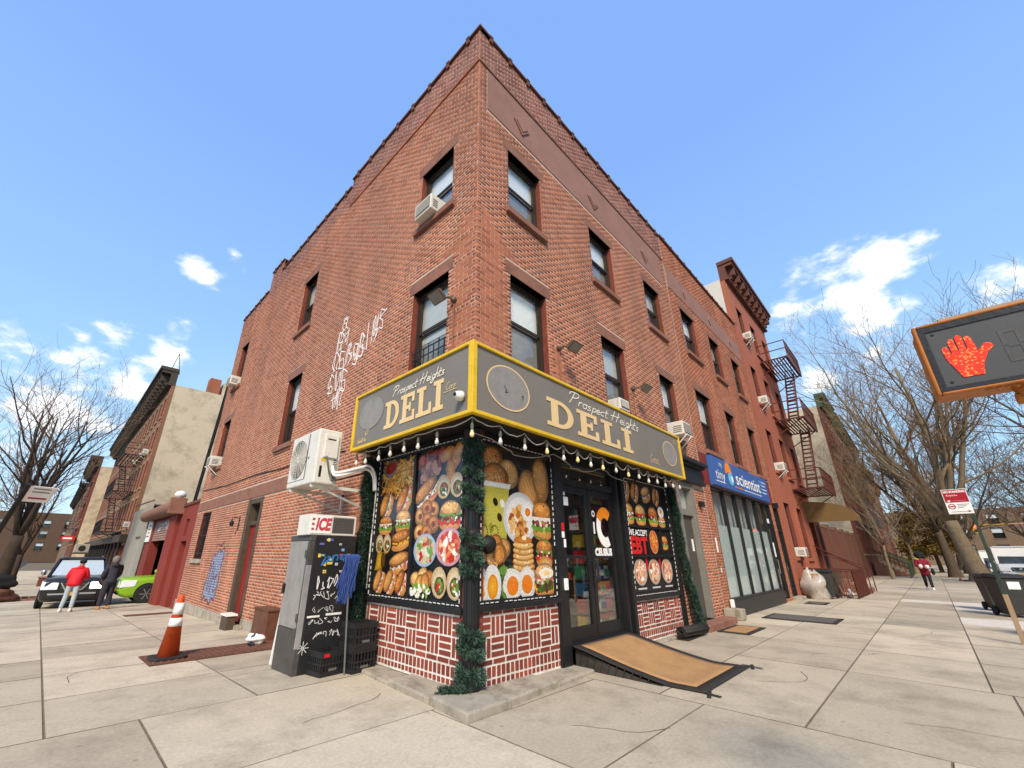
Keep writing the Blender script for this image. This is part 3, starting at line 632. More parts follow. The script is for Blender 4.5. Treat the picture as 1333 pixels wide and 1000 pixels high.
def wrap(p, x, y, w, h, rot=.4):
    for s in (-.26, .26):
        cx = x+s*w; p.ell(cx, y, w*.26, h*.48, S(244, 232, 204), S(190, 160, 116), rot, .02); p.ell(cx+.02*w, y-.1*h, w*.17, h*.28, c_let, S(80, 60, 30), rot, .05); p.bits(cx+.02*w, y-.1*h, w*.12, h*.22, 16, w*.03, [c_meat, c_white, c_tom, c_let])
def croissant(p, x, y, w, h):
    for k, (a, b) in enumerate(((-.3, .05), (.28, .1), (0, .2), (-.1, -.1), (.14, -.05))): dough(p, x+a*w, y+b*h, w*.26, h*.3, .4*k)
def rings(p, x, y, r):
    for a, b in ((-.5, .2), (.5, .45), (0, .55), (.1, -.05), (-.5, -.55), (.55, -.2), (.05, -.6)):
        dough(p, x+a*r, y+b*r, r*.44, r*.42, 0, tone=.95); p.ell(x+a*r, y+b*r, r*.16, r*.15, S(90, 40, 20), S(150, 70, 30), 0, .06)
def egg_half(p, x, y, rx, ry, fried=False):
    p.ell(x, y, rx, ry, S(252, 250, 246), S(226, 222, 214), .1, .1 if fried else .01); p.ell(x, y-ry*.1, rx*.62, ry*.6, S(250, 190, 40) if not fried else S(248, 120, 30), S(226, 140, 20), 0, .02)
# ------------------------------------------------------------------ shopfront of the food shop
sf = thing('shopfront', 'black framed food shop front with white-mortared brick bulkheads and food posters', 'shopfront', (0, 0, 0))
M_bk = brickmat('bulkhead_brick', S(158, 80, 62), S(138, 66, 52), S(122, 60, 50))
M_wm = mat('white_mortar', S(232, 226, 214), .8, .12, 8, .5, 60, dirt=S(150, 130, 112), dscale=6, damt=.45)
M_rope = mat('rope_light', S(214, 214, 208), .4, .1, 10, 0)
# soffit, dark back wall, header frame
mb = MB(); mb.box(.22, 6.2, .22, 2.5, 2.98, 3.1); mb.build('ceiling', M_black, sf)
mb = MB(); mb.box(.02, 6.3, .02, .2, 3.02, 3.2); mb.box(.02, .2, .2, 2.5, 3.02, 3.2); mb.build('header_beam', M_black, sf)
def post(w, u0, u1, z0, z1, d0=-.12, d1=.03, name='post'): return w.part(name, M_black, sf, (u0, u1, z0, z1, d0, d1), (u0+.02, u1-.02, z0, z1, d1, d1+.012), bevel=.006)
post(WL, 2.37, 2.49, .02, 3.14); post(WR, 1.72, 1.98, .02, 3.14); post(WR, 3.72, 3.8, .1, 3.05); post(WR, 3.95, 4.07, .02, 3.14); post(WR, 6.08, 6.28, .0, 3.14)
def basket(w, u0, u1, z0, z1, flip=False):
    """bulkhead of basket-weave brick in thick white mortar"""
    bk = w.part('bulkhead', M_wm, sf, (u0, u1, z0, z1, -.15, -.004)); j = .025; out_ = []
    H = z1-z0; s = H/.84; rows = [('str', .06*s), ('bas', .235*s), ('bas', .235*s), ('str', .075*s), ('sol', .135*s), ('sol2', .08*s)]; z = z1-.012
    for ri, (kind, h) in enumerate(rows):
        za, zb = z-h+j, z
        if kind == 'str':
            u = u0+.01+(.05 if ri else 0)
            while u < u1-.04: out_.append((u, min(u+.2, u1-.008), za, zb)); u += .2+j
        elif kind in ('sol', 'sol2'):
            u = u0+.01
            while u < u1-.03: out_.append((u, min(u+.058, u1-.006), za, zb)); u += .058+j
        else:
            u = u0+.01; k = ri
            while u < u1-.05:
                wd = .215
                if k % 2:
                    hh = (zb-za-2*j)/3
                    for q in range(3): out_.append((u, min(u+wd, u1-.006), za+q*(hh+j), za+q*(hh+j)+hh))
                else:
                    ww = (wd-2*j)/3
                    for q in range(3):
                        if u+q*(ww+j)+ww < u1: out_.append((u+q*(ww+j), u+q*(ww+j)+ww, za, zb))
                u += wd+j; k += 1
        z -= h
    for r in out_:
        if r[1]-r[0] > .02: place_brick(w, (r[0]+rg.uniform(-.002, .002), r[1]+rg.uniform(-.003, .001), r[2]+rg.uniform(-.002, .002), r[3]), M_bk, bk, d0=-.05, d1=rg.uniform(.001, .005))
    return bk
basket(WL, .1, 2.38, .05, .86); basket(WR, .1, 1.74, .05, .86); basket(WR, 4.07, 6.08, .04, .77)
def shop_window(w, u0, u1, z0, z1, mulls=()):
    f = .05; bars = [(u0, u0+f, z0, z1, -.1, .012), (u1-f, u1, z0, z1, -.1, .012), (u0+f, u1-f, z1-f, z1, -.1, .012), (u0+f, u1-f, z0, z0+f, -.1, .012)]+[(m-.03, m+.03, z0+f, z1-f, -.1, .016) for m in mulls]
    o = w.part('shop_window', M_black, sf, *bars)
    w.part('ledge', M_black, o, (u0-.03, u1+.03, z0-.07, z0, -.1, .05), bevel=.008)
    w.part('backing', M_poster, o, (u0+f, u1-f, z0+f, z1-f, -.06, -.03))
    mb = MB()                                        # rope light clipped round the frame, in short pale lengths
    per = [(u0+.03, z0+.02), (u1-.03, z0+.02), (u1-.03, z1-.02), (u0+.03, z1-.02), (u0+.03, z0+.02)]
    for a, b in zip(per, per[1:]):
        L = math.hypot(b[0]-a[0], b[1]-a[1]); n = int(L/.085)
        for k in range(n):
            if rg.random() < .12: continue
            t0, t1 = (k+.1)/n, (k+.68)/n; q = lambda t: w.p(a[0]+(b[0]-a[0])*t, a[1]+(b[1]-a[1])*t+rg.uniform(-.004, .004), .022)
            mb.tube([q(t0), q(t1)], .007, 5)
    mb.build('rope_light', M_rope, o, kind='stuff'); return o
w1 = shop_window(WL, .16, 2.34, .90, 3.04, (1.30,)); w2 = shop_window(WR, .10, 1.72, .93, 3.02); w3 = shop_window(WR, 4.08, 6.08, .80, 2.99)
# left poster, two sheets. print x runs towards the corner (flip)
p = Print(WL, 2.28, .96, -.028, True)                       # x 0..0.93 left sheet, 1.02..2.05 right sheet
fries(p, .46, 1.72, .86, .56, 110); p.ell(.24, 1.88, .19, .14, S(220, 220, 220), S(90, 90, 96), .2); p.ell(.24, 1.89, .15, .1, S(200, 30, 26), S(140, 14, 14), .2)
sub(p, .2, 1.28, .40, .36, 1.2); sub(p, .7, 1.33, .50, .36, 1.05, (c_ham, c_let, c_white, c_ham))
burger(p, .22, .98, .38, .30, 'ham'); burger(p, .70, 1.02, .40, .36, 'chicken'); wrap(p, .2, .70, .42, .30, .1); sub(p, .68, .74, .50, .30, .2, (c_cheese, c_cheese, c_meat, c_fry))
p.poly([(.02, .3), (.26, .34), (.3, .58), (.06, .56)], S(226, 190, 50), S(176, 130, 30)); p.ell(.24, .45, .07, .12, S(120, 80, 40), S(60, 40, 20), .1)
sub(p, .68, .42, .52, .30, .25, (S(150, 60, 50), c_let, c_white, c_ham))
for k in range(3): sub(p, .18+.30*k, .15, .36, .30, 1.1, (c_tom, c_let, c_white, c_ham))
p.bits(1.32, 1.86, .30, .14, 46, .045, [S(150, 40, 26), S(190, 60, 36), S(110, 30, 22)], 2.2); p.bits(1.30, 1.68, .24, .12, 30, .045, [S(180, 110, 90), S(120, 60, 50), S(214, 150, 120)], 2.0)
for a, b, r in ((1.72, 1.9, .4), (1.92, 1.82, 1.2), (1.8, 1.66, 1.7), (1.98, 1.94, .9)): p.ell(a, b, .17, .1, S(236, 170, 70), S(190, 104, 30), r, .08)
sub(p, 1.28, 1.38, .62, .38, .6); wrap(p, 1.80, 1.44, .56, .36, .25); rings(p, 1.30, 1.0, .30); burger(p, 1.82, 1.04, .46, .42, 'bacon')
plate(p, 1.30, .60, .26, .22, S(150, 180, 210), [S(232, 226, 206), S(206, 190, 150), c_let, c_let, c_tom, S(180, 90, 40)]); plate(p, 1.82, .64, .28, .24, S(196, 140, 160), [c_tom, S(226, 120, 70), c_white, S(240, 200, 150), S(180, 60, 30)], 80)
croissant(p, 1.28, .2, .5, .34); p.bits(1.24, .08, .24, .07, 30, .03, [c_white, S(230, 226, 210), c_let])
wrap(p, 1.8, .2, .6, .40, 0.05)
p.build('poster', w1)
WL.part('window_pane', M_pglass, w1, (.2, 2.29, .95, 2.99, -.012, -.009))
p = Print(WR, .15, .98, -.028)                              # x 0..1.52, y 0..1.99
roll(p, .22, 1.78, .24, .18, .2, True); roll(p, .58, 1.62, .22, .2, -.6); roll(p, .30, 1.52, .28, .22, .1, True); roll(p, 1.02, 1.42, .24, .32, .1); roll(p, 1.32, 1.62, .20, .34, .1)
p.poly([(.0, .58), (.5, .58), (.58, 1.42), (.0, 1.42)], S(198, 190, 84), S(186, 178, 70)); p.poly([(-.0, 1.40), (.60, 1.40), (.62, 1.47), (.0, 1.47)], S(246, 246, 240), S(220, 220, 210))
for a, b, c in ((.3, 1.2, S(40, 26, 18)), (.44, 1.19, S(240, 236, 220)), (.38, 1.0, S(60, 36, 24)), (.22, .86, S(160, 150, 50)), (.14, .72, S(150, 140, 50)), (.34, .64, S(90, 70, 30))): p.ell(a, b, .045, .06, c, None, .5); 
for k in range(2):
    for a in range(16): t = a/16*2*PI; p.ell(.08+.2*k+.07*math.cos(t), .80+.09*math.sin(t), .012, .012, S(70, 50, 20), None, 0, 0, 6)
p.ell(.82, 1.02, .37, .36, S(252, 252, 250), S(205, 205, 206), 0, 0, 34); p.ell(.82, 1.02, .30, .29, S(246, 244, 240), S(232, 230, 226), 0, 0, 30)
p.bits(.78, .95, .20, .22, 60, .036, [S(214, 150, 74), S(190, 116, 50), S(236, 184, 110), S(160, 86, 40)], 1.3); p.ell(.98, 1.12, .14, .16, S(255, 255, 252), S(228, 226, 220), .3, .08); p.ell(.98, 1.11, .06, .06, S(246, 150, 30), S(220, 110, 20))
burger(p, 1.32, 1.02, .50, .60, 'ham'); croissant(p, .30, .56, .54, .44); p.bits(.3, .34, .2, .06, 24, .03, [c_cheese, c_meat, c_bun])
for k in range(6): p.ell(.86, .30+.07*k, .25-.008*k, .07, S(246, 214, 140), S(170, 104, 44), 0, .02); p.ell(.86, .31+.07*k, .22, .045, S(250, 224, 160), S(228, 176, 96), 0, .03); p.bits(.86, .31+.07*k, .2, .03, 6, .012, [S(200, 130, 60), S(252, 236, 190)])
p.ell(.86, .72, .2, .05, S(222, 150, 70), S(190, 110, 44)); p.ell(.88, .75, .05, .03, S(252, 240, 190)); p.bits(.86, .30, .18, .04, 8, .02, [S(250, 226, 170)])
burger(p, 1.34, .56, .42, .40, 'bacon'); p.ell(1.34, .40, .17, .11, S(248, 206, 110), S(190, 120, 50), 0, .05); p.poly([(1.12, .78), (1.44, .70), (1.45, .72), (1.12, .80)], S(90, 150, 60))
p.bits(.42, .18, .34, .16, 60, .04, [S(70, 110, 40), S(110, 150, 60), S(40, 76, 28)], 2); egg_half(p, .05, .17, .10, .22); egg_half(p, .24, .17, .16, .24); egg_half(p, .62, .16, .19, .20, True); egg_half(p, .92, .17, .19, .20, True)
burger(p, 1.32, .20, .50, .46, 'egg'); p.ell(1.36, .28, .17, .07, S(250, 196, 40), S(255, 252, 246), 0, .1); p.bits(1.3, .12, .2, .07, 30, .03, [c_let, S(60, 100, 40), c_meat])
p.build('poster', w2)
WR.part('window_pane', M_pglass, w2, (.15, 1.67, .98, 2.97, -.012, -.009))
for z in (1.50, 2.06): WR.part('transom_bar', M_black, w3, (4.12, 6.04, z-.02, z+.02, -.08, .014))
p = Print(WR, 4.13, .85, -.028)                             # x 0..1.9, y 0..2.1
for k in range(3): plate(p, .36+.6*k, .36, .27, .24, S(170, 150, 140), [S(236, 180, 120), S(206, 130, 80), c_white, S(200, 60, 40), S(150, 80, 40)], 50)
for k in range(3):
    for _ in range(6): x0 = .2+.6*k+_*.06; p.poly([(x0, .2), (x0+.012, .2), (x0+.1, .52), (x0+.088, .52)], S(250, 240, 226))
for k in (0, 1): p.poly([(.61+.6*k, .40), (.69+.6*k, .40), (.69+.6*k, .62), (.61+.6*k, .62)], S(200, 30, 30))
for k in range(3): p.poly([(.18+.6*k, .055), (.54+.6*k, .055), (.54+.6*k, .085), (.18+.6*k, .085)], S(200, 200, 200))
fries(p, 1.10, .93, .30, .42, 40); plate(p, 1.10, .93, .20, .24, S(200, 120, 60), [S(226, 140, 60), S(200, 90, 36), S(240, 180, 90)], 30); burger(p, 1.62, .92, .34, .30, 'beef')
for k, (x, f) in enumerate(((.08, 'ham'), (.48, 'beef'), (.98, 'bacon'), (1.46, 'chicken'))): sub(p, x, 1.88, .42, .34, 1.2 if k != 2 else .3)
for k, (x, f) in enumerate(((.04, 'ham'), (.56, 'beef'), (1.14, 'beef'))): burger(p, x+.06, 1.44, .46, .44, f)
burger(p, 1.62, 1.36, .34, .26, 'ham'); p.ell(1.62, 1.56, .15, .12, S(252, 250, 246), S(230, 228, 220), 0, .05); p.ell(1.62, 1.57, .06, .055, S(250, 170, 30))
pm = p.build('poster', w3)
for u in (4.96, 5.55): WR.part('transom_bar', M_black, w3, (u-.015, u+.015, 1.52, 2.04, -.08, .01))
M_red = mat('sign_red', S(204, 36, 36), .5, .05, 4, 0); M_wh = mat('print_white', S(244, 243, 238), .5, .04, 4, 0)
lettering('WE ACCEPT', WR.p(4.56, 1.93, -.02), WR.u, (0, 0, 1), .115, M_wh, w3, xs=.9, bold=.004); lettering('EBT', WR.p(4.54, 1.68, -.018), WR.u, (0, 0, 1), .30, M_red, w3, xs=1.05, bold=.02)
# ------------------------------------------------------------------ double door, transom and what is seen through it
dr = WR.part('door', M_black, sf, (2.02, 2.10, .30, 2.62, -.12, -.06), (2.74, 2.83, .30, 2.62, -.12, -.06), (2.10, 2.74, 2.50, 2.62, -.12, -.06), (2.10, 2.74, .30, .48, -.12, -.06))
dr2 = WR.part('door', M_black, sf, (2.85, 2.94, .30, 2.62, -.12, -.06), (3.60, 3.70, .30, 2.62, -.12, -.06), (2.94, 3.60, 2.50, 2.62, -.12, -.06), (2.94, 3.60, .30, .48, -.12, -.06))
WR.part('door_frame', M_black, sf, (1.98, 2.02, .2, 3.02, -.14, .0), (3.70, 3.72, .2, 3.02, -.14, .0), (2.02, 3.70, 2.62, 2.72, -.14, -.02), (2.02, 3.70, 2.96, 3.03, -.14, .0), (2.02, 3.70, .22, .30, -.3, .0))
M_dglass = glassmat('door_glass', (.8, .82, .8))
WR.part('pane', M_dglass, dr, (2.10, 2.74, .48, 2.50, -.093, -.087)); WR.part('pane', M_dglass, dr2, (2.94, 3.60, .48, 2.50, -.093, -.087))
WR.part('transom_pane', M_dglass, sf, (2.02, 3.70, 2.72, 2.96, -.083, -.077))
mid = MB(); WR.box(mid, 2.10, 2.74, 1.46, 1.50, -.1, -.07); mid.build('mid_rail', M_black, dr); mid = MB(); WR.box(mid, 2.94, 3.60, 1.46, 1.50, -.1, -.07); mid.build('mid_rail', M_black, dr2)
for d_, u in ((dr, 2.79), (dr2, 2.89)):
    mb = MB(); mb.tube([WR.p(u, 1.08, -.06), WR.p(u, 1.08, .0), WR.p(u, 1.42, .0), WR.p(u, 1.42, -.06)], .013, 6); mb.build('handle', M_black, d_)
M_or = mat('logo_orange', S(240, 140, 30), .5, .05, 4, 0)
mb = MB(); P2 = WR.p
def arc(mb, u, z, r0, r1, a0, a1, d, n=14, sx=1.):
    for i in range(n):
        a, b = a0+(a1-a0)*i/n, a0+(a1-a0)*(i+1)/n
        mb.quad(*[P2(u+r*math.cos(t)*sx, z+r*math.sin(t), d) for r, t in ((r0, a), (r1, a), (r1, b), (r0, b))])
arc(mb, 3.40, 1.98, .17, .34, math.radians(150), math.radians(300), -.084, sx=.85); mb.build('door_decal', M_wh, dr2)
mb = MB(); arc(mb, 3.40, 1.98, .17, .36, math.radians(45), math.radians(149), -.084, sx=.85); mb.build('door_decal', M_or, dr2)
lettering('CELSIUS', WR.p(3.28, 1.555, -.083), WR.u, (0, 0, 1), .115, M_wh, dr2, 'door_lettering', xs=.98, bold=.012)
mb = MB(); arc(mb, 3.03, 2.2, .03, .055, 0, 2*PI, -.084, 14); WR.box(mb, 3.005, 3.05, 1.86, 2.06, -.084, -.083); mb.build('door_decal', M_wh, dr2)
WR.part('notice', M_wh, dr, (2.14, 2.27, 2.28, 2.42, -.085, -.083)); WR.part('notice', M_wh, dr, (2.13, 2.19, 2.44, 2.5, -.085, -.083))
WR.part('mail_box', M_wh, sf, (1.84, 1.92, 1.02, 1.18, .04, .075), bevel=.01); WR.part('sticker', M_red, sf, (1.86, 1.93, 1.86, 1.98, .043, .045)); WR.part('sticker', M_wh, sf, (1.86, 1.93, 1.76, 1.85, .043, .045)); WR.part('sticker', M_wh, sf, (1.9, 1.96, 1.62, 1.74, .043, .045))
# shop interior
M_in = mat('shop_wall', S(150, 128, 100, .6), .8, .2, 2); M_infl = mat('shop_floor', S(120, 108, 96, .7), .6, .2, 3); M_shelf = mat('shelf', S(110, 84, 58), .7, .2, 5)
mb = MB(); mb.box(1.98, 4.0, 3.4, 3.44, .28, 2.96); mb.box(1.94, 1.98, .2, 3.4, .28, 2.96); mb.box(3.76, 3.8, .2, 3.4, .28, 2.96); mb.build('interior_wall', M_in, sf)
mb = MB(); mb.box(1.98, 3.78, .16, 3.4, .2, .28); mb.build('interior_floor', M_infl, sf)
sh = thing('shop_shelving', 'shelves of colourful snack packs seen through the glass shop door', 'shelving', (3.3, .5, .28))
mb = MB()
for k in range(9): z = .32+k*.26; mb.box(2.92, 3.74, .30, .62, z, z+.02)
for z in (.6, 1.0, 1.4, 1.8, 2.2): mb.box(2.0, 2.85, 2.9, 3.3, z, z+.02)
mb.build('shelf_board', M_shelf, sh)
pk = printmat('pack_print', .4, .5, 30.)
cols = [S(206, 40, 60), S(240, 150, 40), S(70, 60, 150), S(244, 200, 60), S(60, 150, 110), S(220, 90, 130), S(236, 236, 230), S(70, 130, 190), S(150, 200, 160), S(200, 60, 40)]
rowc = [(3, 0), (9, 8), (7, 1), (4, 6), (0, 9), (3, 1), (1, 2), (0, 5), (4, 3)]
for k in range(9):
    for q in range(4):
        if k > 5 and q < 1: continue
        mb = MB(); mb.col = cols[rowc[k][q // 2]] if rg.random() < .8 else rg.choice(cols); z = .34+k*.26; u = 2.95+q*.2; mb.box(u, u+.185, .26+rg.random()*.04, .5, z, z+.21); mb.col = rg.choice(cols); mb.box(u+.03, u+.15, .245, .27, z+.05, z+.15); mb.build('snack_box', pk, sh)
for z in (.62, 1.02, 1.42, 1.82, 2.22):
    for q in range(6):
        mb = MB(); mb.col = rg.choice(cols+[S(120, 80, 50)]*5); u = 2.02+q*.14; mb.box(u, u+.11, 2.86, 3.1, z, z+.2+.14*rg.random()); mb.build('snack_box', pk, sh)
M_cot = mat('jacket_print', S(96, 104, 84), .8, .4, 30)
# ------------------------------------------------------------------ corner post, base stones
cp = MB(); cp.tube([(.02, .02, .1), (.02, .02, 3.14)], .085, 12); cp.tube([(.02, .02, .1), (.02, .02, .3)], [.13, .1], 12); cp.tube([(.02, .02, 2.95), (.02, .02, 3.1)], [.09, .13], 12); cp.build('corner_column', M_black, sf)
mb = MB()
for k in range(8): a = k*PI/4; mb.tube([(.02+.085*math.cos(a), .02+.085*math.sin(a), .3), (.02+.085*math.cos(a), .02+.085*math.sin(a), 2.95)], .014, 5)
mb.build('column_flute', M_black, sf)
bs = struct(MB().box(-.02, .02, -.02, .02, -.06, -.05).build('shop_base_kerb', M_stone))
def stone_block(poly, z0, z1):
    mb = MB(); mb.prism([(x, y, z0) for x, y in poly], (0, 0, z1-z0)); return mb.build('base_stone', M_stone, bs, bevel=.02)
stone_block([(-.5, -.5), (.15, -.5), (.15, -.02), (-.02, -.02), (-.02, .2), (-.42, .2)], -.05, .09)
stone_block([(.16, -.46), (1.1, -.40), (1.1, .06), (.16, .06)], -.05, .075); stone_block([(1.11, -.40), (2.0, -.36), (2.0, .06), (1.11, .06)], -.05, .05)
stone_block([(-.42, .21), (.06, .21), (.06, 1.1), (-.36, 1.1)], -.05, .07); stone_block([(-.36, 1.11), (.06, 1.11), (.06, 2.5), (-.22, 2.5)], -.07, .04)
stone_block([(3.9, -.12), (6.3, -.1), (6.3, .06), (3.9, .06)], -.05, .035)
# ------------------------------------------------------------------ corner sign box
SL = Wall((-.5, 0, 0), (0, 1, 0), (-1, 0, 0)); SR = Wall((0, -.5, 0), (1, 0, 0), (0, -1, 0))
M_yel = mat('yellow_frame', S(226, 186, 40), .45, .08, 5, .05, 40, dirt=S(176, 138, 40), dscale=6, damt=.35)
M_sgrey = mat('sign_grey', S(124, 117, 106), .45, .08, 1.5, .03, 60, spec=.35)
M_tan = mat('sign_tan', S(228, 196, 142), .5, .05, 3, 0)
M_oval = mat('painted_oval', S(142, 138, 131), .6, .16, 6, .05, 40)
M_cream = mat('sign_cream', S(238, 228, 206), .5, .04, 4, 0)
sg = thing('shop_sign', 'yellow framed grey corner sign box with tan slab letters above the food shop', 'sign', (-.25, -.25, 3.1))
YB, XE = 2.49, 6.06
SL.part('panel', M_sgrey, sg, (-.46, YB-.04, 3.15, 4.07, -.02, 0)); SR.part('panel', M_sgrey, sg, (-.46, XE-.04, 3.15, 4.07, -.02, 0))
mb = MB(); mb.box(-.49, -.02, -.02, YB-.01, 3.12, 3.15); mb.box(-.49, XE-.01, -.49, -.02, 3.12, 3.15); mb.build('soffit', M_black, sg)
mb = MB(); mb.box(-.49, 0, 0, YB-.01, 4.07, 4.09); mb.box(-.49, XE-.01, -.49, 0, 4.07, 4.09); mb.build('top_sheet', M_sgrey, sg)
SL.part('yellow_frame', M_yel, sg, (-.495, -.44, 3.11, 4.10, -.05, .03), (YB-.05, YB, 3.11, 4.10, -.48, .03), (-.44, YB-.05, 4.055, 4.10, -.05, .03), (-.44, YB-.05, 3.11, 3.16, -.05, .03), bevel=.008)
SR.part('yellow_frame', M_yel, sg, (-.53, -.45, 3.108, 4.102, -.0, .032), (XE-.05, XE, 3.11, 4.10, -.48, .03), (-.45, XE-.05, 4.055, 4.10, -.05, .03), (-.45, XE-.05, 3.11, 3.16, -.05, .03), bevel=.008)
mb = MB()
for z in np.linspace(3.2, 4.0, 7): mb.lathe([(.008, 0), (.006, .004)], SR.p(-.48, z, .031), 6, SR.n)
mb.build('rivet', M_tan, sg, kind='stuff')
def slab_letter(ch):
    R_ = lambda a, b, c, d: [(a, c), (b, c), (b, d), (a, d)]
    s0, s1 = .16, .42
    if ch == 'E': return [R_(s0, s1, 0, 1), R_(0, s0, 0, .14), R_(0, s0, .86, 1), R_(s1, .92, .86, 1), R_(.78, .92, .66, .86), R_(s1, .60, .44, .57), R_(.60, .70, .35, .66), R_(s1, .97, 0, .14), R_(.83, .97, .14, .36)]
    if ch == 'L': return [R_(s0, s1, 0, 1), R_(0, s0, 0, .14), R_(0, s0, .86, 1), R_(s1, .58, .86, 1), R_(s1, .93, 0, .14), R_(.79, .93, .14, .38)]
    if ch == 'I': return [R_(s0, s1, 0, 1), R_(0, s0, 0, .14), R_(0, s0, .86, 1), R_(s1, .58, 0, .14), R_(s1, .58, .86, 1)]
    if ch == 'D':
        o = [R_(s0, s1, 0, 1), R_(0, s0, 0, .14), R_(0, s0, .86, 1)]; n = 18; P = lambda t, rx, ry, x0: (x0+rx*math.cos(t), .5+ry*math.sin(t))
        for k in range(n):
            a, b = PI/2-PI*k/n, PI/2-PI*(k+1)/n; o.append([P(a, .36, .36, .46) if k else (s1, .86), P(a, .58, .5, .46) if k else (s1, 1.), P(b, .58, .5, .46) if k < n-1 else (s1, 0.), P(b, .36, .36, .46) if k < n-1 else (s1, .14)])
        return o
def deli(w, u0, z0, h, xs, parent, sgn=1, gap=.16):
    u = 0
    for ch, wd in (('D', 1.04), ('E', .97), ('L', .93), ('I', .58)):
        mb = MB()
        for poly in slab_letter(ch): mb.add([w.p(u0+sgn*(u+x*h*xs), z0+y*h, .004) for x, y in poly]+[w.p(u0+sgn*(u+x*h*xs), z0+y*h, .010) for x, y in poly], [(0, 1, 2, 3)[::-sgn], (4, 5, 6, 7)[::sgn], (0, 1, 5, 4), (1, 2, 6, 5), (2, 3, 7, 6), (3, 0, 4, 7)])
        mb.build('letter', M_tan, parent); u += (wd+gap)*h*xs
deli(SR, 1.01, 3.30, .44, 1.50, sg, 1, .17); deli(SL, 1.50, 3.30, .44, .84, sg, -1, .12)
def oval(w, u, z, rx, rz, ring, name='oval_badge'):
    mb = MB(); n = 36; P = lambda t, k, d: w.p(u+rx*k*math.cos(t), z+rz*k*math.sin(t), d)
    mb.add([w.p(u, z, .006)]+[P(2*PI*i/n, .94, .006) for i in range(n)], [(0, 1+i, 1+(i+1) % n) for i in range(n)]); o = mb.build(name, M_oval, sg)
    mb = MB()
    for i in range(n): a, b = 2*PI*i/n, 2*PI*(i+1)/n; mb.quad(P(a, .94, .007), P(b, .94, .007), P(b, 1, .007), P(a, 1, .007))
    mb.build('badge_ring', ring, o); return o
oval(SR, .17, 3.62, .44, .32, M_tan); oval(SR, 5.42, 3.60, .36, .27, M_tan); oval(SL, 1.94, 3.68, .38, .27, M_oval)
# handwriting in single strokes
GL = {'P': [[(.0, .0), (.12, .5), (.2, .95)], [(-.12, .72), (-.05, .95), (.2, 1.02), (.48, .95), (.5, .72), (.3, .55), (.1, .52)]], 'r': [[(0, .0), (.04, .4)], [(.03, .28), (.14, .4), (.24, .38)]],
      'o': [[(.14, .4), (.02, .3), (.02, .1), (.14, 0), (.26, .1), (.26, .3), (.14, .4), (.3, .36)]], 's': [[(.22, .38), (.08, .36), (.06, .24), (.2, .16), (.18, .02), (.0, .02)]],
      'p': [[(0, -.3), (.06, .4)], [(.05, .3), (.18, .4), (.28, .28), (.2, .06), (.04, .06)]], 'e': [[(.02, .2), (.24, .24), (.22, .36), (.1, .4), (.0, .25), (.06, .04), (.26, .06)]],
      'c': [[(.24, .34), (.12, .4), (.0, .25), (.04, .04), (.24, .06)]], 't': [[(.08, .75), (.04, .06), (.18, .02)], [(-.06, .45), (.22, .47)]],
      'H': [[(.0, 0), (.16, .98)], [(.38, 0), (.54, .98)], [(-.12, .42), (.1, .5), (.46, .5), (.6, .6)]], 'i': [[(0, .4), (.0, .04), (.1, .02)], [(.03, .55), (.04, .58)]],
      'g': [[(.24, .36), (.1, .4), (.0, .24), (.06, .04), (.22, .1), (.26, .38), (.2, -.2), (.06, -.34), (-.06, -.24), (.3, .04)]], 'h': [[(0, 0), (.08, .95)], [(.03, .24), (.16, .4), (.24, .3), (.22, .02), (.3, .04)]],
      ' ': [], 'C': [[(.4, .85), (.24, .98), (.04, .7), (.04, .2), (.2, .0), (.42, .14)]], '.': [[(0, 0), (.03, .02)]], '6': [[(.28, .95), (.06, .6), (.02, .2), (.16, 0), (.3, .2), (.2, .42), (.05, .3)]], '7': [[(0, .95), (.34, .95), (.1, 0)]],
      'U': [[(0, .95), (0, .25), (.14, 0), (.3, .2), (.34, .95)]], 'n': [[(0, 0), (.02, .4)], [(.02, .28), (.14, .4), (.22, .3), (.24, 0)]], 'd': [[(.22, .36), (.06, .36), (.0, .12), (.12, 0), (.22, .12), (.26, .95)]], 'l': [[(0, 0), (.04, .95)]],
      'A': [[(0, 0), (.2, .98), (.38, 0)], [(.08, .35), (.32, .35)]], 'v': [[(0, .4), (.1, 0), (.24, .42)]], 'u': [[(0, .4), (.02, .06), (.14, 0), (.22, .1), (.24, .4)], [(.24, .2), (.26, 0)]], 'a': [[(.24, .36), (.08, .4), (.0, .16), (.1, 0), (.22, .14), (.25, .38), (.26, 0)]],
      'm': [[(0, 0), (.02, .4)], [(.02, .3), (.1, .4), (.16, 0)], [(.16, .3), (.26, .4), (.32, 0)]], 'y': [[(0, .4), (.1, .08)], [(.24, .42), (.06, -.3)]], 'b': [[(0, .95), (0, 0)], [(0, .3), (.14, .4), (.26, .2), (.14, 0), (0, .08)]]}
ADV = {'P': .6, 'H': .72, ' ': .3, 'i': .2, 't': .26, 'l': .16, '.': .14, 'C': .5, 'U': .46, 'A': .46, '6': .42, '7': .42, 'r': .3, 'm': .44}
def smooth(pts, n=4):
    if len(pts) < 3: return pts
    o = []
    for i in range(len(pts)-1):
        p0, p1, p2, p3 = pts[max(i-1, 0)], pts[i], pts[i+1], pts[min(i+2, len(pts)-1)]
        for k in range(n):
            t = k/n; o.append(tuple(.5*(2*b+(c-a)*t+(2*a-5*b+4*c-d)*t*t+(-a+3*b-3*c+d)*t**3) for a, b, c, d in zip(p0, p1, p2, p3)))
    o.append(pts[-1]); return o
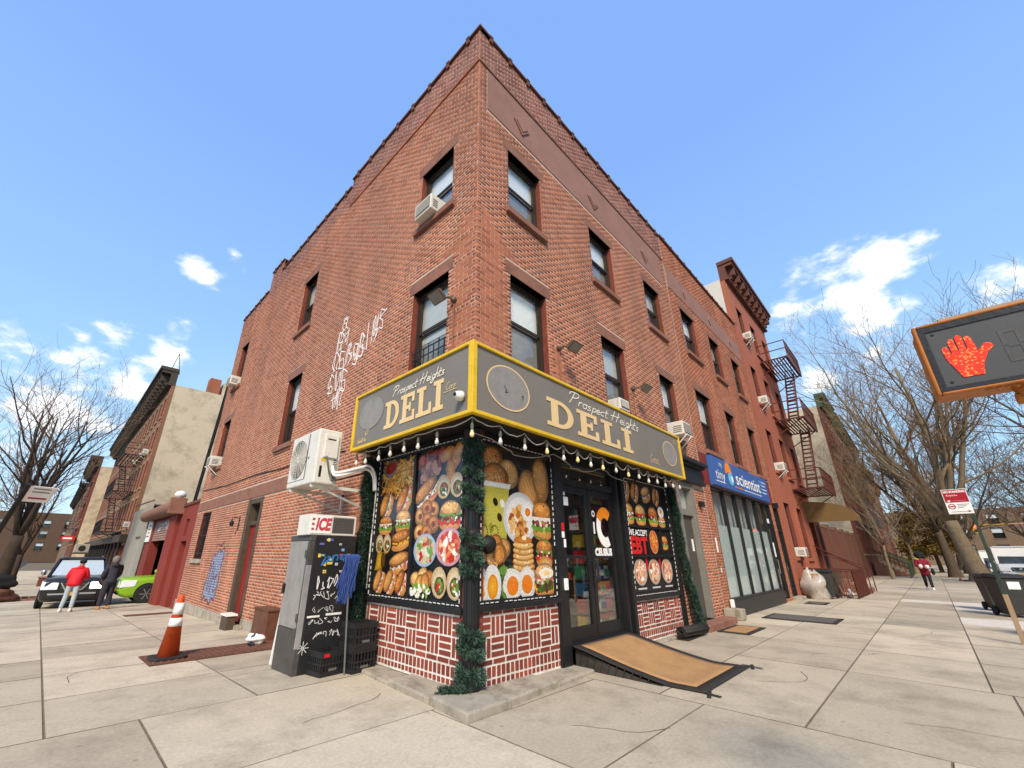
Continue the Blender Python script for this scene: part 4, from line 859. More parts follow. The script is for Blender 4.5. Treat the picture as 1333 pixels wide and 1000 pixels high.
def script(w, s, u0, z0, h, xs, m, parent, wd=.012, sgn=1, slant=.22, d=.006, name='handwritten_lettering'):
    x = 0; mb = MB()
    for ch in s:
        for stx in GL.get(ch, []):
            pts = smooth(stx); mb.ribbon([w.p(u0+sgn*(x+(a+b*slant)*h*xs), z0+b*h, d) for a, b in pts], wd, w.n)
        x += ADV.get(ch, .34)*h*xs
    return mb.build(name, m, parent)
script(SR, 'Prospect Heights', 1.62, 3.80, .21, 2.0, M_cream, sg, .018); script(SL, 'Prospect Heights', 1.32, 3.80, .155, 1.44, M_cream, sg, .014, -1)
script(SR, 'Corp.', 4.38, 3.30, .13, 1.9, M_tan, sg, .01); SR.part('underline', M_tan, sg, (4.38, 4.8, 3.265, 3.275, .004, .007))
script(SL, 'Corp.', .02, 3.55, .10, 1.4, M_tan, sg, .008, -1); SL.part('underline', M_tan, sg, (-.2, .06, 3.515, 3.524, .004, .007))
script(SL, '67', 2.06, 3.32, .09, 1.2, M_tan, sg, .010, -1, 0); script(SL, 'Underhill Ave', 2.30, 3.22, .075, .95, M_tan, sg, .007, -1, 0); script(SR, '67', 5.72, 3.88, .08, 1.2, M_tan, sg, .008, 1, 0)
mb = MB()
for q in ([(-.1, .02), (-.05, -.04), (-.08, -.08), (-.02, -.06)], [(.28, -.1), (.3, -.03), (.26, -.06)]): mb.ribbon([SR.p(.17+a, 3.62+b, .009) for a, b in q], .012, SR.n)
mb.build('scratch', M_black, sg)
# round lamp and cameras on the sign ends
def dome(name, label, c, ax, r=.07):
    t = thing(name, label, 'camera', c); mb = MB(); mb.lathe([(r*1.1, 0), (r*1.1, .03), (r, .05), (r*.75, .09), (r*.3, .115), (.002, .12)], c, 14, ax); mb.build('housing', M_white, t, smooth=True); mb = MB(); mb.lathe([(r*.5, .1), (r*.3, .125), (.002, .13)], c, 12, ax); mb.build('lens', M_black, t); return t
dome('security_camera', 'white dome camera on the lower corner of the shop sign', SL.p(-.33, 3.36, .03), (-1, 0, 0), .06)
dome('security_camera', 'small white camera on the yellow sign end beside the air unit', (-.3, YB, 3.42), (0, 1, 0), .06)
dome('security_camera', 'small white camera under the sign end nearest the grey door', (XE+.0, -.40, 3.2), (1, 0, 0), .05)
# ------------------------------------------------------------------ festoon lights under the sign
M_cable = mat('pale_cable', S(176, 168, 156), .6, .2, 10, 0); M_bulb = mat('glass_bulb', S(216, 212, 200), .15, .1, 8, 0, spec=.6); M_sock = mat('bulb_socket', S(96, 92, 86), .5, .1, 10, 0)
M_bulbw = mat('frosted_bulb', S(246, 226, 160), .3, .05, 8, 0)
fs = thing('festoon_lights', 'festoon cable of clear hanging bulbs under the shop sign', 'string lights', (-.42, -.42, 3.08))
bpos = [(-.44, y, 3.06) for y in (2.38, 2.08, 1.68, 1.36, 1.0, .66, .24)]+[(-.46, -.46, 3.05)]+[(x, -.44, 3.06) for x in (.06, .55, 1.05, 1.46, 1.84, 2.22, 2.6, 3.05, 3.5, 3.92, 4.32, 4.72, 5.1, 5.5, 5.86)]
pts = []
for i, b in enumerate(bpos):
    if i:
        a = bpos[i-1]; sag = rg.uniform(.02, .13) if i > 8 else rg.uniform(.0, .05)
        for k in range(1, 6): t = k/6; pts.append((a[0]+(b[0]-a[0])*t, a[1]+(b[1]-a[1])*t, 3.075-sag*4*t*(1-t)+rg.uniform(-.008, .008)))
    pts.append((b[0], b[1], 3.075))
MB().tube(pts, .0075, 5).build('cable', M_cable, fs)
lo = [(-.2, -.2, 2.98)]+[(x, -.2+rg.uniform(-.06, .03), 2.98-.16*abs(math.sin(x*2.1))) for x in np.linspace(.1, 3.8, 30)]
MB().tube(lo, .006, 5).build('cable', M_cable, fs)
for i, b in enumerate(bpos):
    ln = rg.uniform(.03, .09); s_ = MB().lathe([(.012, 0), (.020, -.02), (.022, -.07), (.016, -.085)], (b[0], b[1], b[2]-ln+.03), 10).tube([(b[0], b[1], 3.08), (b[0], b[1], b[2]-ln+.03)], .005, 5).build('socket', M_sock, fs)
    MB().lathe([(.012, 0), (.018, -.025), (.029, -.055), (.026, -.078), (.014, -.092), (.002, -.096)], (b[0], b[1], b[2]-ln-.052), 12).build('bulb', M_bulbw if i in (7, 10, 12, 14, 16) else M_bulb, fs, smooth=True)
# ------------------------------------------------------------------ fir garlands
M_fir = mat('fir_needles', S(50, 74, 60, .85), .8, .45, 14, 0, fine=.3); M_fir2 = mat('fir_needles_pale', S(92, 120, 100, .8), .8, .4, 14, 0, fine=.3)
def garland(path, r, per_m, label, seed, name='fir_garland'):
    g = random.Random(seed); t = thing(name, label, 'garland', path[-1]); P = [Vector(p) for p in path]
    MB().tube(P, r*.28, 6).build('stem', M_fir, t)
    segs = [(a, b, (b-a).length) for a, b in zip(P, P[1:])]
    for m in (M_fir, M_fir2):
        mb = MB()
        for a, b, L in segs:
            d = (b-a).normalized(); x = d.orthogonal().normalized(); y = d.cross(x)
            for _ in range(int(per_m*L*1.1)):
                an = g.random()*2*PI; n = (x*math.cos(an)+y*math.sin(an)); c = a+(b-a)*g.random(); ln = r*g.uniform(.55, 1.25)
                dr_ = (n+d*g.uniform(-.7, .7)+Vector((g.uniform(-.3, .3), g.uniform(-.3, .3), -.15))).normalized()
                e = c+dr_*ln; s = dr_.cross(d); s = (s if s.length > .01 else x).normalized()*.0042
                mb.v += [tuple(c-s), tuple(c+s), tuple(e+s*.8), tuple(e-s*.8)]; k = len(mb.v); mb.f.append((k-4, k-3, k-2, k-1)); mb.mi.append(0)
                if g.random() < .75:
                    f = c+dr_*ln*.5; q = (dr_+d*g.uniform(-1, 1)+n.cross(d)*g.uniform(-1, 1)).normalized()*ln*.45; s2 = q.cross(dr_); s2 = (s2 if s2.length > 1e-4 else x).normalized()*.004
                    mb.v += [tuple(f-s2), tuple(f+s2), tuple(f+q)]; k = len(mb.v); mb.f.append((k-3, k-2, k-1)); mb.mi.append(0)
        mb.build('needles', m, t, kind='stuff')
    return t
def wob(p0, p1, n, a, seed):
    g = random.Random(seed); return [tuple(p0[k]+(p1[k]-p0[k])*i/n+g.uniform(-a, a)*(k < 2) for k in range(3)) for i in range(n+1)]
garland(wob((-.1, 2.5, 3.06), (-.12, 2.46, 1.2), 10, .03, 1)+wob((-.14, 2.42, 1.1), (-.2, 2.34, .55), 4, .02, 2), .13, 3400, 'long green fir garland hanging between the ice freezer and the posters', 1)
hel = lambda z0, z1, n, r: [(.02+r*math.cos(i*1.15+.8), .02+r*math.sin(i*1.15+.8), z0+(z1-z0)*i/n) for i in range(n+1)]
garland(hel(3.0, 2.05, 26, .1), .075, 1900, 'green fir garland wound round the top of the corner column', 2)
garland(hel(1.80, 1.28, 14, .1), .08, 1900, 'green fir garland bunched at the middle of the corner column', 3)
garland(hel(.72, .42, 10, .11), .08, 1900, 'green fir garland piece just below the posters on the corner column', 4)
garland(hel(.30, .13, 8, .12)+[(-.14, .02, .11), (-.24, .1, .1), (-.30, .16, .095)], .085, 2000, 'green fir garland heaped on the stone at the column foot', 5)
garland(wob((6.3, -.07, 3.0), (6.42, -.08, 1.2), 9, .03, 7)+wob((6.44, -.09, 1.0), (6.55, -.2, .12), 6, .02, 8), .12, 2600, 'thin green fir garland hanging down beside the grey door', 6)
# ------------------------------------------------------------------ flood lamps
M_bronze = mat('bronze_metal', S(110, 96, 80, .8), .5, .15, 8, .1, 60, metal=.3)
def flood(w, u, z, label, side=1):
    t = thing('flood_lamp', label, 'flood lamp', w.p(u, z, 0), group='flood lamps on the brick walls')
    mb = MB(); mb.tube([w.p(u, z-1.0, .02), w.p(u, z-.02, .02)], .012, 6); mb.build('conduit', M_brown, t)
    mb = MB(); mb.lathe([(.055, 0), (.055, .05), (.03, .07)], w.p(u, z, .006), 12, w.n); mb.tube([w.p(u, z, .05), w.p(u+.03*side, z+.02, .12), w.p(u+.05*side, z-.0, .17)], .016, 6); mb.build('arm', M_bronze, t)
    n = (w.n*.55+Vector((0, 0, -.8))).normalized(); x = w.u; y = n.cross(x); c = w.p(u+.07*side, z-.02, .30)
    mb = MB(); a, b = .15, .11
    mb.hexa([c+n*.06-x*a-y*b, c+n*.06+x*a-y*b, c+n*.06+x*a+y*b, c+n*.06-x*a+y*b, c-n*.07-x*a*.55-y*b*.6, c-n*.07+x*a*.55-y*b*.6, c-n*.07+x*a*.55+y*b*.6, c-n*.07-x*a*.55+y*b*.6]); mb.build('lamp_head', M_bronze, t, bevel=.008)
    mb = MB(); mb.obox(c+n*.063, x*(a-.02), y*(b-.02), n*.002); mb.build('lens', M_oval, t)
flood(WL, .50, 5.42, 'bronze flood lamp on the wall beside the corner window above the sign', 1)
flood(WR, 2.14, 5.14, 'bronze flood lamp on the front wall right of the corner window', 1)
flood(WR, 5.07, 5.16, 'bronze flood lamp on the front wall between two windows farther along', 1)
# ------------------------------------------------------------------ outdoor air unit
ac = thing('outdoor_air_unit', 'large cream outdoor air unit on wall brackets beside the shop sign', 'air conditioner', (-.6, 3.0, 2.5))
x0, x1, y0, y1, z0, z1 = -1.02, -.62, 2.62, 3.72, 2.56, 3.46
mb = MB(); mb.box(x0, x1, y0, y1, z0, z1); mb.build('casing', M_acw, ac, bevel=.02)
mb = MB(); mb.lathe([(.33, 0), (.33, .006)], (x0-.001, 3.34, 3.03), 36, (-1, 0, 0)); fr_ = mb.build('fan_opening', M_acd, ac)
mb = MB()
for k in range(11): r = .04+k*.029; n = 36; mb.tube([(x0-.014, 3.34+r*math.cos(2*PI*i/n), 3.03+r*math.sin(2*PI*i/n)) for i in range(n+1)], .004, 4, False)
for k in range(8): a = k*PI/8; mb.bar((x0-.016, 3.34-.34*math.cos(a), 3.03-.34*math.sin(a)), (x0-.016, 3.34+.34*math.cos(a), 3.03+.34*math.sin(a)), .005)
mb.build('fan_guard', M_acw, fr_, kind='stuff')
mb = MB(); mb.box(x0-.008, x0-.001, 2.98, 3.0, 2.66, 3.42); mb.box(x0-.006, x0-.001, 2.98, 3.70, 2.655, 2.66); mb.build('panel_seam', M_acd, ac)
mb = MB(); mb.box(x0+.1, x1-.06, y0-.03, y0-.001, 2.98, 3.38); mb.build('service_cover', M_acw, ac, bevel=.012)
mb = MB(); mb.box(x0+.14, x1-.12, y0-.034, y0-.03, 3.28, 3.30); mb.build('cover_grip', M_black, ac)
mb = MB(); mb.box(x0+.07, x0+.11, y0-.004, y0-.001, 2.66, 2.84); mb.build('rating_label', M_black, ac)
mb = MB(); mb.box(x0+.08, x0+.16, y0-.004, y0-.001, 2.92, 2.97); mb.build('warning_label', M_yel, ac); mb = MB(); mb.box(x0-.004, x0-.001, 2.9, 2.94, 2.98, 3.02); mb.build('warning_label', M_acd, ac)
for k in range(12): mb = MB(); mb.box(x1-.11, x1-.03, y0-.005, y0-.001, 2.62+k*.03, 2.632+k*.03); mb.build('vent_slot', M_acd, ac)
for y in (2.74, 3.58):
    mb = MB(); mb.bar((-1.0, y, 2.53), (0, y, 2.53), .04, .05); mb.bar((-.02, y, 2.2), (-.02, y, 2.58), .04); mb.bar((-.85, y, 2.51), (-.03, y, 2.24), .03); mb.build('bracket', M_acw, ac)
for k, (dy, dz) in enumerate(((0, 0), (-.05, .05), (.03, -.06))):
    path = smooth([(x1-.12, y0-.02, 2.80+dz), (x1-.1, y0-.16, 2.68+dz), (-.42, y0-.28+dy, 2.78+dz), (-.25, y0-.30+dy, 2.83+dz), (-.12, y0-.28+dy, 2.72+dz*.5), (-.06, y0-.24+dy, 2.5)], 6)
    MB().tube(path, .022 if k < 2 else .014, 8).build('hose', M_white if k < 2 else M_black, ac, smooth=True)
MB().tube(smooth([(x1-.25, y0-.03, 3.0), (x1-.22, y0-.07, 2.85), (x1-.16, y0-.05, 2.7), (x1-.1, y0-.1, 2.66)], 6), .015, 7).build('cable', M_acd, ac, smooth=True)
MB().tube([(-.03, 2.36, 2.5), (-.03, 2.37, 1.0)], .012, 6).build('drain_pipe', M_acw, ac)
MB().tube([WL.p(u, z, .02) for u, z in ((15.2, 3.75), (12, 3.62), (9, 3.62), (7, 3.52), (5.6, 3.58), (4.4, 3.5), (3.72, 3.42))], .012, 6).build('power_cable', M_black, ac)
# ------------------------------------------------------------------ ice freezer and things round it
M_fr_grey = mat('freezer_grey', S(150, 147, 140), .5, .12, 4, .08, 30, dirt=S(116, 108, 98), dscale=3, damt=.5); M_fr_dk = mat('freezer_dark', S(88, 86, 82, .8), .5, .2, 4, .1, 30, dirt=S(60, 54, 48), dscale=3, damt=.6)
M_fr_blk = mat('freezer_black', (.02, .02, .021), .5, .3, 6, .1, 30)
fz = thing('ice_freezer', 'grey steel ice freezer with graffiti covered black side', 'freezer', (-.65, 2.7, .0))
fx0, fx1, fy0, fy1 = -1.03, -.30, 2.34, 3.08
mb = MB(); mb.box(fx0+.07, fx1, fy0, fy1, gz(2.7)+.0, 1.76); mb.build('cabinet', M_fr_blk, fz, bevel=.012)
fd = MB(); fd.box(fx0, fx0+.067, fy0+.08, fy1-.01, .52, 1.68); fdo = fd.build('door', M_fr_grey, fz, bevel=.01)
MB().box(fx0+.004, fx0+.067, fy0+.08, fy1-.01, -.04, .515).build('lower_panel', M_fr_dk, fz); MB().box(fx0+.0, fx0+.07, fy0-.003, fy1, 1.685, 1.762).build('top_trim', M_fr_dk, fz)
MB().box(fx0-.003, fx0+.067, fy0+.0, fy0+.077, -.03, 1.68).build('hinge_strip', M_fr_dk, fz); MB().box(fx0-.012, fx0+.06, fy0-.006, fy0+.02, .3, 1.35).build('steel_edge', mat('bare_steel', S(200, 202, 204), .3, .15, 10, .05, metal=.7), fz)
MB().box(fx0-.035, fx0, fy1-.07, fy1-.03, .95, 1.08).build('handle', M_black, fdo)
for z in (.44, .62, 1.45): MB().box(fx0-.02, fx0+.0, fy0+.03, fy0+.1, z, z+.1).build('hinge', M_fr_dk, fdo)
SF = Wall((0, fy0, 0), (1, 0, 0), (0, -1, 0))
gs = random.Random(3); stc = [S(230, 228, 222), S(200, 60, 50), S(60, 110, 190), S(240, 200, 60), S(210, 208, 200), S(70, 150, 170)]
for k in range(24):
    u = gs.uniform(fx0+.12, fx1-.1); z = gs.choice([1.70, 1.64, 1.56, 1.48, 1.36, 1.26, .88]) if k < 19 else gs.uniform(.9, 1.5); ww, hh = gs.uniform(.03, .075), gs.uniform(.022, .05)
    mb = MB(); mb.col = gs.choice(stc); SF.box(mb, u, u+ww, z-hh/2, z+hh/2, .001, .0025+k*.0004); mb.col = gs.choice(stc[1:4]); SF.box(mb, u+ww*.2, u+ww*.8, z-hh*.15, z+hh*.2, .001, .0035+k*.0004); mb.build('sticker', M_print, fz)
M_wpaint = mat('white_marker', S(226, 224, 218), .6, .15, 20, 0); M_bpaint = mat('blue_paint', S(60, 120, 180), .6, .15, 20, 0)
def scribble(w, u, z, W, H, n, seed, m, parent, wd=.012, d=.004, loops=1.0, name='graffiti'):
    g = random.Random(seed); mb = MB()
    for k in range(n):
        cx, cz = u+(k+.5)/n*W, z+H/2; pts = [(cx+g.uniform(-.6, .6)*W/n, cz+g.uniform(-.5, .5)*H) for _ in range(g.randint(4, 6))]
        mb.ribbon([w.p(a, b, d) for a, b in smooth(pts, 5)], wd, w.n)
    return mb.build(name, m, parent)
scribble(SF, -.82, 1.33, .42, .16, 5, 1, M_bpaint, fz, .02); scribble(SF, -.85, 1.02, .3, .22, 5, 8, M_wpaint, fz, .014); scribble(SF, -.92, .88, .42, .12, 6, 3, M_wpaint, fz, .008); scribble(SF, -.86, .72, .30, .08, 4, 4, M_wpaint, fz, .005)
scribble(SF, -.9, .58, .5, .07, 7, 5, M_wpaint, fz, .007); scribble(SF, -.82, .40, .42, .10, 6, 6, M_wpaint, fz, .008); SF.part('graffiti', M_wpaint, fz, (-.93, -.75, .665, .69, .001, .003)); SF.part('graffiti', M_wpaint, fz, (-.66, -.42, .675, .705, .001, .003))
for k in range(4): a = k*PI/4; mb = MB(); mb.ribbon([SF.p(-.93+.08*math.cos(a), .3+.08*math.sin(a), .004), SF.p(-.93-.08*math.cos(a), .3-.08*math.sin(a), .004)], .008, SF.n); mb.build('graffiti', M_wpaint, fz)
ib = thing('ice_sign', 'white ice box sign with red letters and a dark grille on the freezer', 'sign', (-.66, 2.6, 1.762))
mb = MB(); mb.box(-1.07, -.33, 2.36, 2.80, 1.764, 2.06); mb.build('box', M_acw, ib, bevel=.01)
S3 = Wall((0, 2.36, 0), (1, 0, 0), (0, -1, 0)); S3.part('grille', M_acd, ib, (-.72, -.37, 1.80, 2.03, .001, .006)); 
for k in range(9): S3.part('louvre', M_fr_dk, ib, (-.71, -.38, 1.81+k*.024, 1.818+k*.024, .006, .012))
S3.part('panel', M_wh, ib, (-1.05, -.75, 1.79, 2.04, .001, .006)); M_ice = mat('ice_red', S(196, 70, 84), .5, .25, 14, 0)
lettering('ICE', S3.p(-.865, 1.91, .008), S3.u, (0, 0, 1), .17, M_ice, ib, xs=.66, bold=.012, italic=.12)
for z in (1.83, 1.90, 1.97): S3.part('stripe', M_ice, ib, (-1.045, -1.005, z, z+.035, .006, .008))
# milk crates
M_crate = mat('black_crate', (.02, .02, .021), .5, .25, 10, .1, 40)
def crate(label, loc, rz, W=.33, D=.33, H=.28, text=None):
    t = thing('milk_crate', label, 'crate', loc, rz, 'black plastic crates by the freezer'); mb = MB(); th = .014
    for s in (-1, 1):
        for k in range(7): a = -W/2+.02+k*(W-.04)/6; mb.box(a-.011, a+.011, s*D/2-th/2, s*D/2+th/2, .05, H-.07); b = -D/2+.02+k*(D-.04)/6; mb.box(s*W/2-th/2, s*W/2+th/2, b-.011, b+.011, .05, H-.07)
    mb.build('grid_bar', M_crate, t, local=True, kind='stuff'); mb = MB()
    for z0_, z1_ in ((0, .05), (.12, .145), (H-.07, H)):
        for s in (-1, 1): mb.box(-W/2-.01, W/2+.01, s*D/2-.012, s*D/2+.012, z0_, z1_); mb.box(s*W/2-.012, s*W/2+.012, -D/2+.012, D/2-.012, z0_, z1_)
    mb.build('rim', M_crate, t, local=True); mb = MB(); mb.box(-W/2, W/2, -D/2, D/2, .005, .02); mb.build('bottom', M_crate, t, local=True)
    if text: mb = MB(); mb.box(-W/2+.02, -W/2+.10, -D/2-.016, -D/2-.0125, H-.06, H-.02); mb.build('label', M_red, t, local=True)
    mb = MB(); mb.box(-.06, .06, -D/2-.016, -D/2-.0125, .055, .085); mb.build('maker_plate', M_acd, t, local=True); return t
crate('black milk crate with a red tag standing in front of the freezer side', (-.66, 2.17, .0), .12, text=True)
crate('black crate at the bottom of the pair under the fir garland', (-.27, 2.03, .0), .1, .36, .34, .30); crate('black crate stacked on top of another beside the brick bulkhead', (-.265, 2.04, .30), .05, .36, .34, .30)
mp = thing('mop', 'blue string mop leaning upside down against the freezer', 'mop', (-.50, 1.92, .0))
mb = MB(); mb.tube([(-.50, 1.92, .0), (-.46, 2.2, 1.50)], .013, 8); mb.build('handle', M_acd, mp); M_mop = mat('blue_mop', S(54, 78, 140), .85, .3, 20, .2, 80)
mb = MB(); mb.box(-.58, -.34, 2.12, 2.26, 1.46, 1.50); mb.build('mop_head', M_mop, mp, bevel=.015); mb = MB(); gq = random.Random(9)
for k in range(120):
    a, b = gq.uniform(-.57, -.35), gq.choice((2.11, 2.10, 2.12)); ln = gq.uniform(.3, .6)*(1.1-.8*abs(a+.52)); dx = gq.uniform(-.06, .03)-.05
    mb.tube(smooth([(a, b+.03, 1.49), (a-.01, b-.02, 1.44), (a+dx*.5, b-.01+gq.uniform(-.02, .02), 1.45-ln*.5), (a+dx+gq.uniform(-.02, .02), b+gq.uniform(-.03, .02), 1.45-ln)], 3), .0065, 4, False)
mb.build('strings', M_mop, mp, kind='stuff')
bd = thing('white_board', 'white narrow board leaning on edge behind the freezer', 'board', (-.7, 3.9, -.08)); mb = MB(); mb.hexa([(-.95, 3.34, -.08), (-.12, 3.38, -.08), (-.12, 3.42, -.08), (-.95, 3.38, -.08), (-.88, 3.38, .88), (-.1, 3.40, .88), (-.1, 3.44, .88), (-.88, 3.42, .88)]); mb.build('panel', M_white, bd); mb = MB(); mb.box(-.9, -.1, 3.36, 3.46, .88, .9); mb.build('edge_cap', M_white, bd)
# ------------------------------------------------------------------ entrance ramp, mats
M_mat = mat('coir_mat', S(176, 136, 92), .95, .12, 3, .6, 220, dirt=S(140, 104, 70), dscale=4, damt=.4); M_rub = mat('black_rubber', S(58, 54, 50, .8), .7, .2, 5, .3, 90); M_diam = mat('ramp_steel', S(70, 66, 62, .8), .5, .3, 14, .5, 40)
rp = thing('entrance_ramp', 'black steel wedge ramp up to the shop door', 'ramp', (2.9, -.6, 0)); rp_ = [(-.02, .27), (-.5, .18), (-1.25, .02), (-1.3, .0)]
def drape(y): return .275 if y > -.03 else max(.006, .272+(y+.03)*.205-.02*math.sin(max(0, min(1, (-y-.2)/1.1))*PI))
mb = MB(); mb.prism([(2.06, -.02, 0)]+[(2.06, y_, max(.004, drape(y_)-.03)) for y_ in np.linspace(-.02, -1.26, 10)]+[(2.06, -1.26, 0)], (1.66, 0, 0)); mb.build('wedge', M_diam, rp)
for k in range(10): mb = MB(); y = -.08-.11*k; h = .25-.2*k/10; mb.bar((2.056, y, .01), (2.056, y-.05, h), .01, .012); mb.build('rib', M_rub, rp)
dm = thing('door_mat', 'long tan mat with black border running down the shop ramp', 'mat', (2.9, -.8, .1))
xs_ = np.array([0, .04, .09]+list(np.linspace(.15, .85, 9))+[.91, .96, 1]); ys_ = np.array([0, .03]+list(np.linspace(.08, .86, 18))+[.91, .96, 1])
def mat_pt(s, t, dz=0):
    xl, xr = 1.99+.14*t, 3.70+.22*t; y = -.02-1.72*t; x = xl+(xr-xl)*s; z = drape(y)+dz+(.012*math.sin(s*7+t*5)*t*(1-t)*2 if 0 < t < 1 else 0); return (x, y, max(z, .008+dz))
n = len(xs_); cells = [(j, i, 2 <= i < n-3 and 1 <= j < len(ys_)-3) for j in range(len(ys_)-1) for i in range(n-1)]
for nm, m_, inner, dz in (('border', M_rub, False, .012), ('coir_field', M_mat, True, .016)):
    mb = MB(); mb.v = [mat_pt(s_, t_, dz) for t_ in ys_ for s_ in xs_]
    for j, i, c in cells:
        if c == inner: mb.f.append((j*n+i, (j+1)*n+i, (j+1)*n+i+1, j*n+i+1)); mb.mi.append(0)
    o = mb.build(nm, m_, dm, smooth=True); so = o.modifiers.new('s', 'SOLIDIFY'); so.thickness = .012
tp = thing('tape_strips', 'black tape crosses holding the mat corners to the pavement', 'tape', (2.1, -1.8, .008)); 
for x, y in ((2.13, -1.78), (3.95, -1.76)):
    for a in (.3, 1.4): mb = MB(); mb.obox((x, y, .012+.003*a), (.14*math.cos(a), .14*math.sin(a), 0), (-.022*math.sin(a), .022*math.cos(a), 0), (0, 0, .001)); mb.build('strip', M_rub, tp)
rm = thing('rolled_mat', 'black rubber mat rolled up against the brick bulkhead', 'mat', (5.7, -.25, 0)); pts = []
for k in range(60): a = k*.42; r = .105-.0014*k; pts.append((r*math.cos(a), r*math.sin(a)))
A = Vector((5.35, -.22, .12)); Bv = Vector((6.25, -.34, .12)); ax = (Bv-A).normalized(); sx = Vector((0, 0, 1)); sy = ax.cross(sx); mb = MB()
for i in range(len(pts)-1):
    p0, p1 = [A+sy*q[0]+sx*q[1] for q in pts[i:i+2]]; d = Bv-A; mb.quad(p0, p1, p1+d, p0+d)
o = mb.build('roll', M_rub, rm, smooth=True); so = o.modifiers.new('s', 'SOLIDIFY'); so.thickness = .008
MB().hexa([(5.3, -.12, .0), (6.2, -.14, .0), (6.2, -.34, .0), (5.3, -.36, .0), (5.3, -.12, .012), (6.2, -.14, .012), (6.2, -.34, .012), (5.3, -.36, .012)]).build('flap', M_rub, rm)
def floor_mat(label, x0, x1, y0, y1, inner=None, z=.0):
    t = thing('floor_mat', label, 'mat', ((x0+x1)/2, (y0+y1)/2, z)); mb = MB(); mb.box(x0, x1, y0, y1, z+.004, z+.016); mb.build('border', M_rub, t)
    if inner: mb = MB(); mb.box(x0+.12, x1-.12, y0+.1, y1-.1, z+.016, z+.021); mb.build('coir_field', inner, t)
    else:
        for k in range(5): mb = MB(); y = y0+.1+(y1-y0-.2)*k/4; mb.box(x0+.05, x1-.05, y-.015, y+.015, z+.016, z+.02); mb.build('ridge', M_rub, t)
    return t
floor_mat('brown mat with black border before the grey door', 6.85, 8.15, -.98, -.36, M_mat); M_gmat = mat('grey_mat', S(96, 90, 84), .9, .1, 4, .3, 120)
t = floor_mat('long grey mat laid from the glass shopfront across the pavement', 10.0, 11.3, -2.0, -.45, M_gmat); floor_mat('thin grey mat by the second glass entrance', 15.2, 16.2, -1.1, -.5, M_gmat)
# ------------------------------------------------------------------ grey door at the end of the food shop, its cornice
M_gdoor = mat('grey_door', S(88, 84, 78, .85), .55, .12, 3, .1, 40); M_gfr = mat('grey_frame', S(138, 134, 126, .85), .6, .15, 4, .15, 50)
ed = WR.part('door', M_gdoor, cb, (6.95, 7.72, .18, 2.45, -.14, -.09)); WR.part('door_frame', M_gfr, ed, (6.75, 6.95, .15, 3.28, -.18, .01), (7.72, 7.90, .15, 3.28, -.18, .02), (6.95, 7.72, 3.12, 3.28, -.18, .01), (6.95, 7.72, 2.45, 2.60, -.18, -.02), (7.76, 7.80, .15, 3.2, .02, .035), (7.84, 7.87, .15, 3.2, .02, .035), bevel=.008)
WR.part('transom_pane', M_pane, ed, (6.95, 7.72, 2.60, 3.12, -.12, -.115)); WR.part('blind', M_blind_g, ed, (6.95, 7.72, 2.58, 3.13, -.17, -.165)); WR.part('sticker', M_wh, ed, (7.5, 7.62, 1.62, 1.9, -.089, -.087)); WR.part('door_handle', M_black, ed, (7.0, 7.04, 1.05, 1.2, -.09, -.05))
st_ = thing('stone_step', 'worn brown stone step below the grey door', 'step', (7.5, -.15, 0)); WR.part('slab', M_brown, st_, (6.6, 8.5, -.02, .14, .01, .32), bevel=.02); WR.part('block', M_stone, st_, (8.55, 8.8, -.02, .3, .015, .2), bevel=.02)
WR.part('shop_cornice', M_black, cb, (6.32, 8.62, 3.28, 3.36, 0, .12), (6.32, 8.62, 3.36, 3.72, 0, .07), (6.28, 8.66, 3.72, 3.78, 0, .16), (6.24, 8.70, 3.78, 3.88, 0, .24), bevel=.012); WR.part('wall_lamp', M_black, cb, (8.12, 8.28, 2.72, 2.86, .0, .12), bevel=.02)
# ------------------------------------------------------------------ small things on the left pavement
M_cone = mat('cone_orange', S(214, 84, 36), .55, .18, 7, .1, 40, dirt=S(120, 52, 30), dscale=7, damt=.55); M_cbase = mat('cone_base', S(52, 48, 46, .8), .7, .2, 8); M_refl = mat('reflective_white', S(240, 238, 232), .5, .1, 12, 0)
cn = thing('traffic_cone', 'orange traffic cone with two white bands on the rusty cellar hatch', 'traffic cone', (-1.93, 5.02, gz(5)+.02)); zc = gz(5)+.02; cc = (-1.93, 5.02, zc)
rz_ = lambda h: .155-.115*h/.92
MB().lathe([(rz_(.03), .03), (rz_(.5), .5), (rz_(.5)+.001, .5), (rz_(.88), .88), (.03, .92), (.012, .92)], cc, 24).build('cone_body', M_cone, cn, smooth=True)
for a, b in ((.46, .58), (.63, .80)): MB().lathe([(rz_(a)+.003, a), (rz_(b)+.003, b), (rz_(b), b), (rz_(a), a)], cc, 24).build('reflective_band', M_refl, cn, smooth=True)
mb = MB(); mb.prism([(cc[0]+.24*(1 if i in (0, 1, 6, 7) else -1)*(1 if i % 4 in (0, 3) else .72), cc[1]+.24*(1 if i in (0, 1, 2, 3) else -1)*(1 if i % 4 in (1, 2) else .72), zc) for i in range(8)], (0, 0, .04)); mb.build('base', M_cbase, cn, bevel=.01)
M_rust = mat('rusty_steel', S(112, 74, 56, .8), .75, .25, 4, .35, 60, dirt=S(146, 98, 70, .8), dscale=3, damt=.6)
ch = thing('cellar_hatch', 'rusty ribbed steel cellar hatch in the pavement', 'hatch', (-1.3, 5.0, gz(5))); zq = lambda y: gz(y)+.006
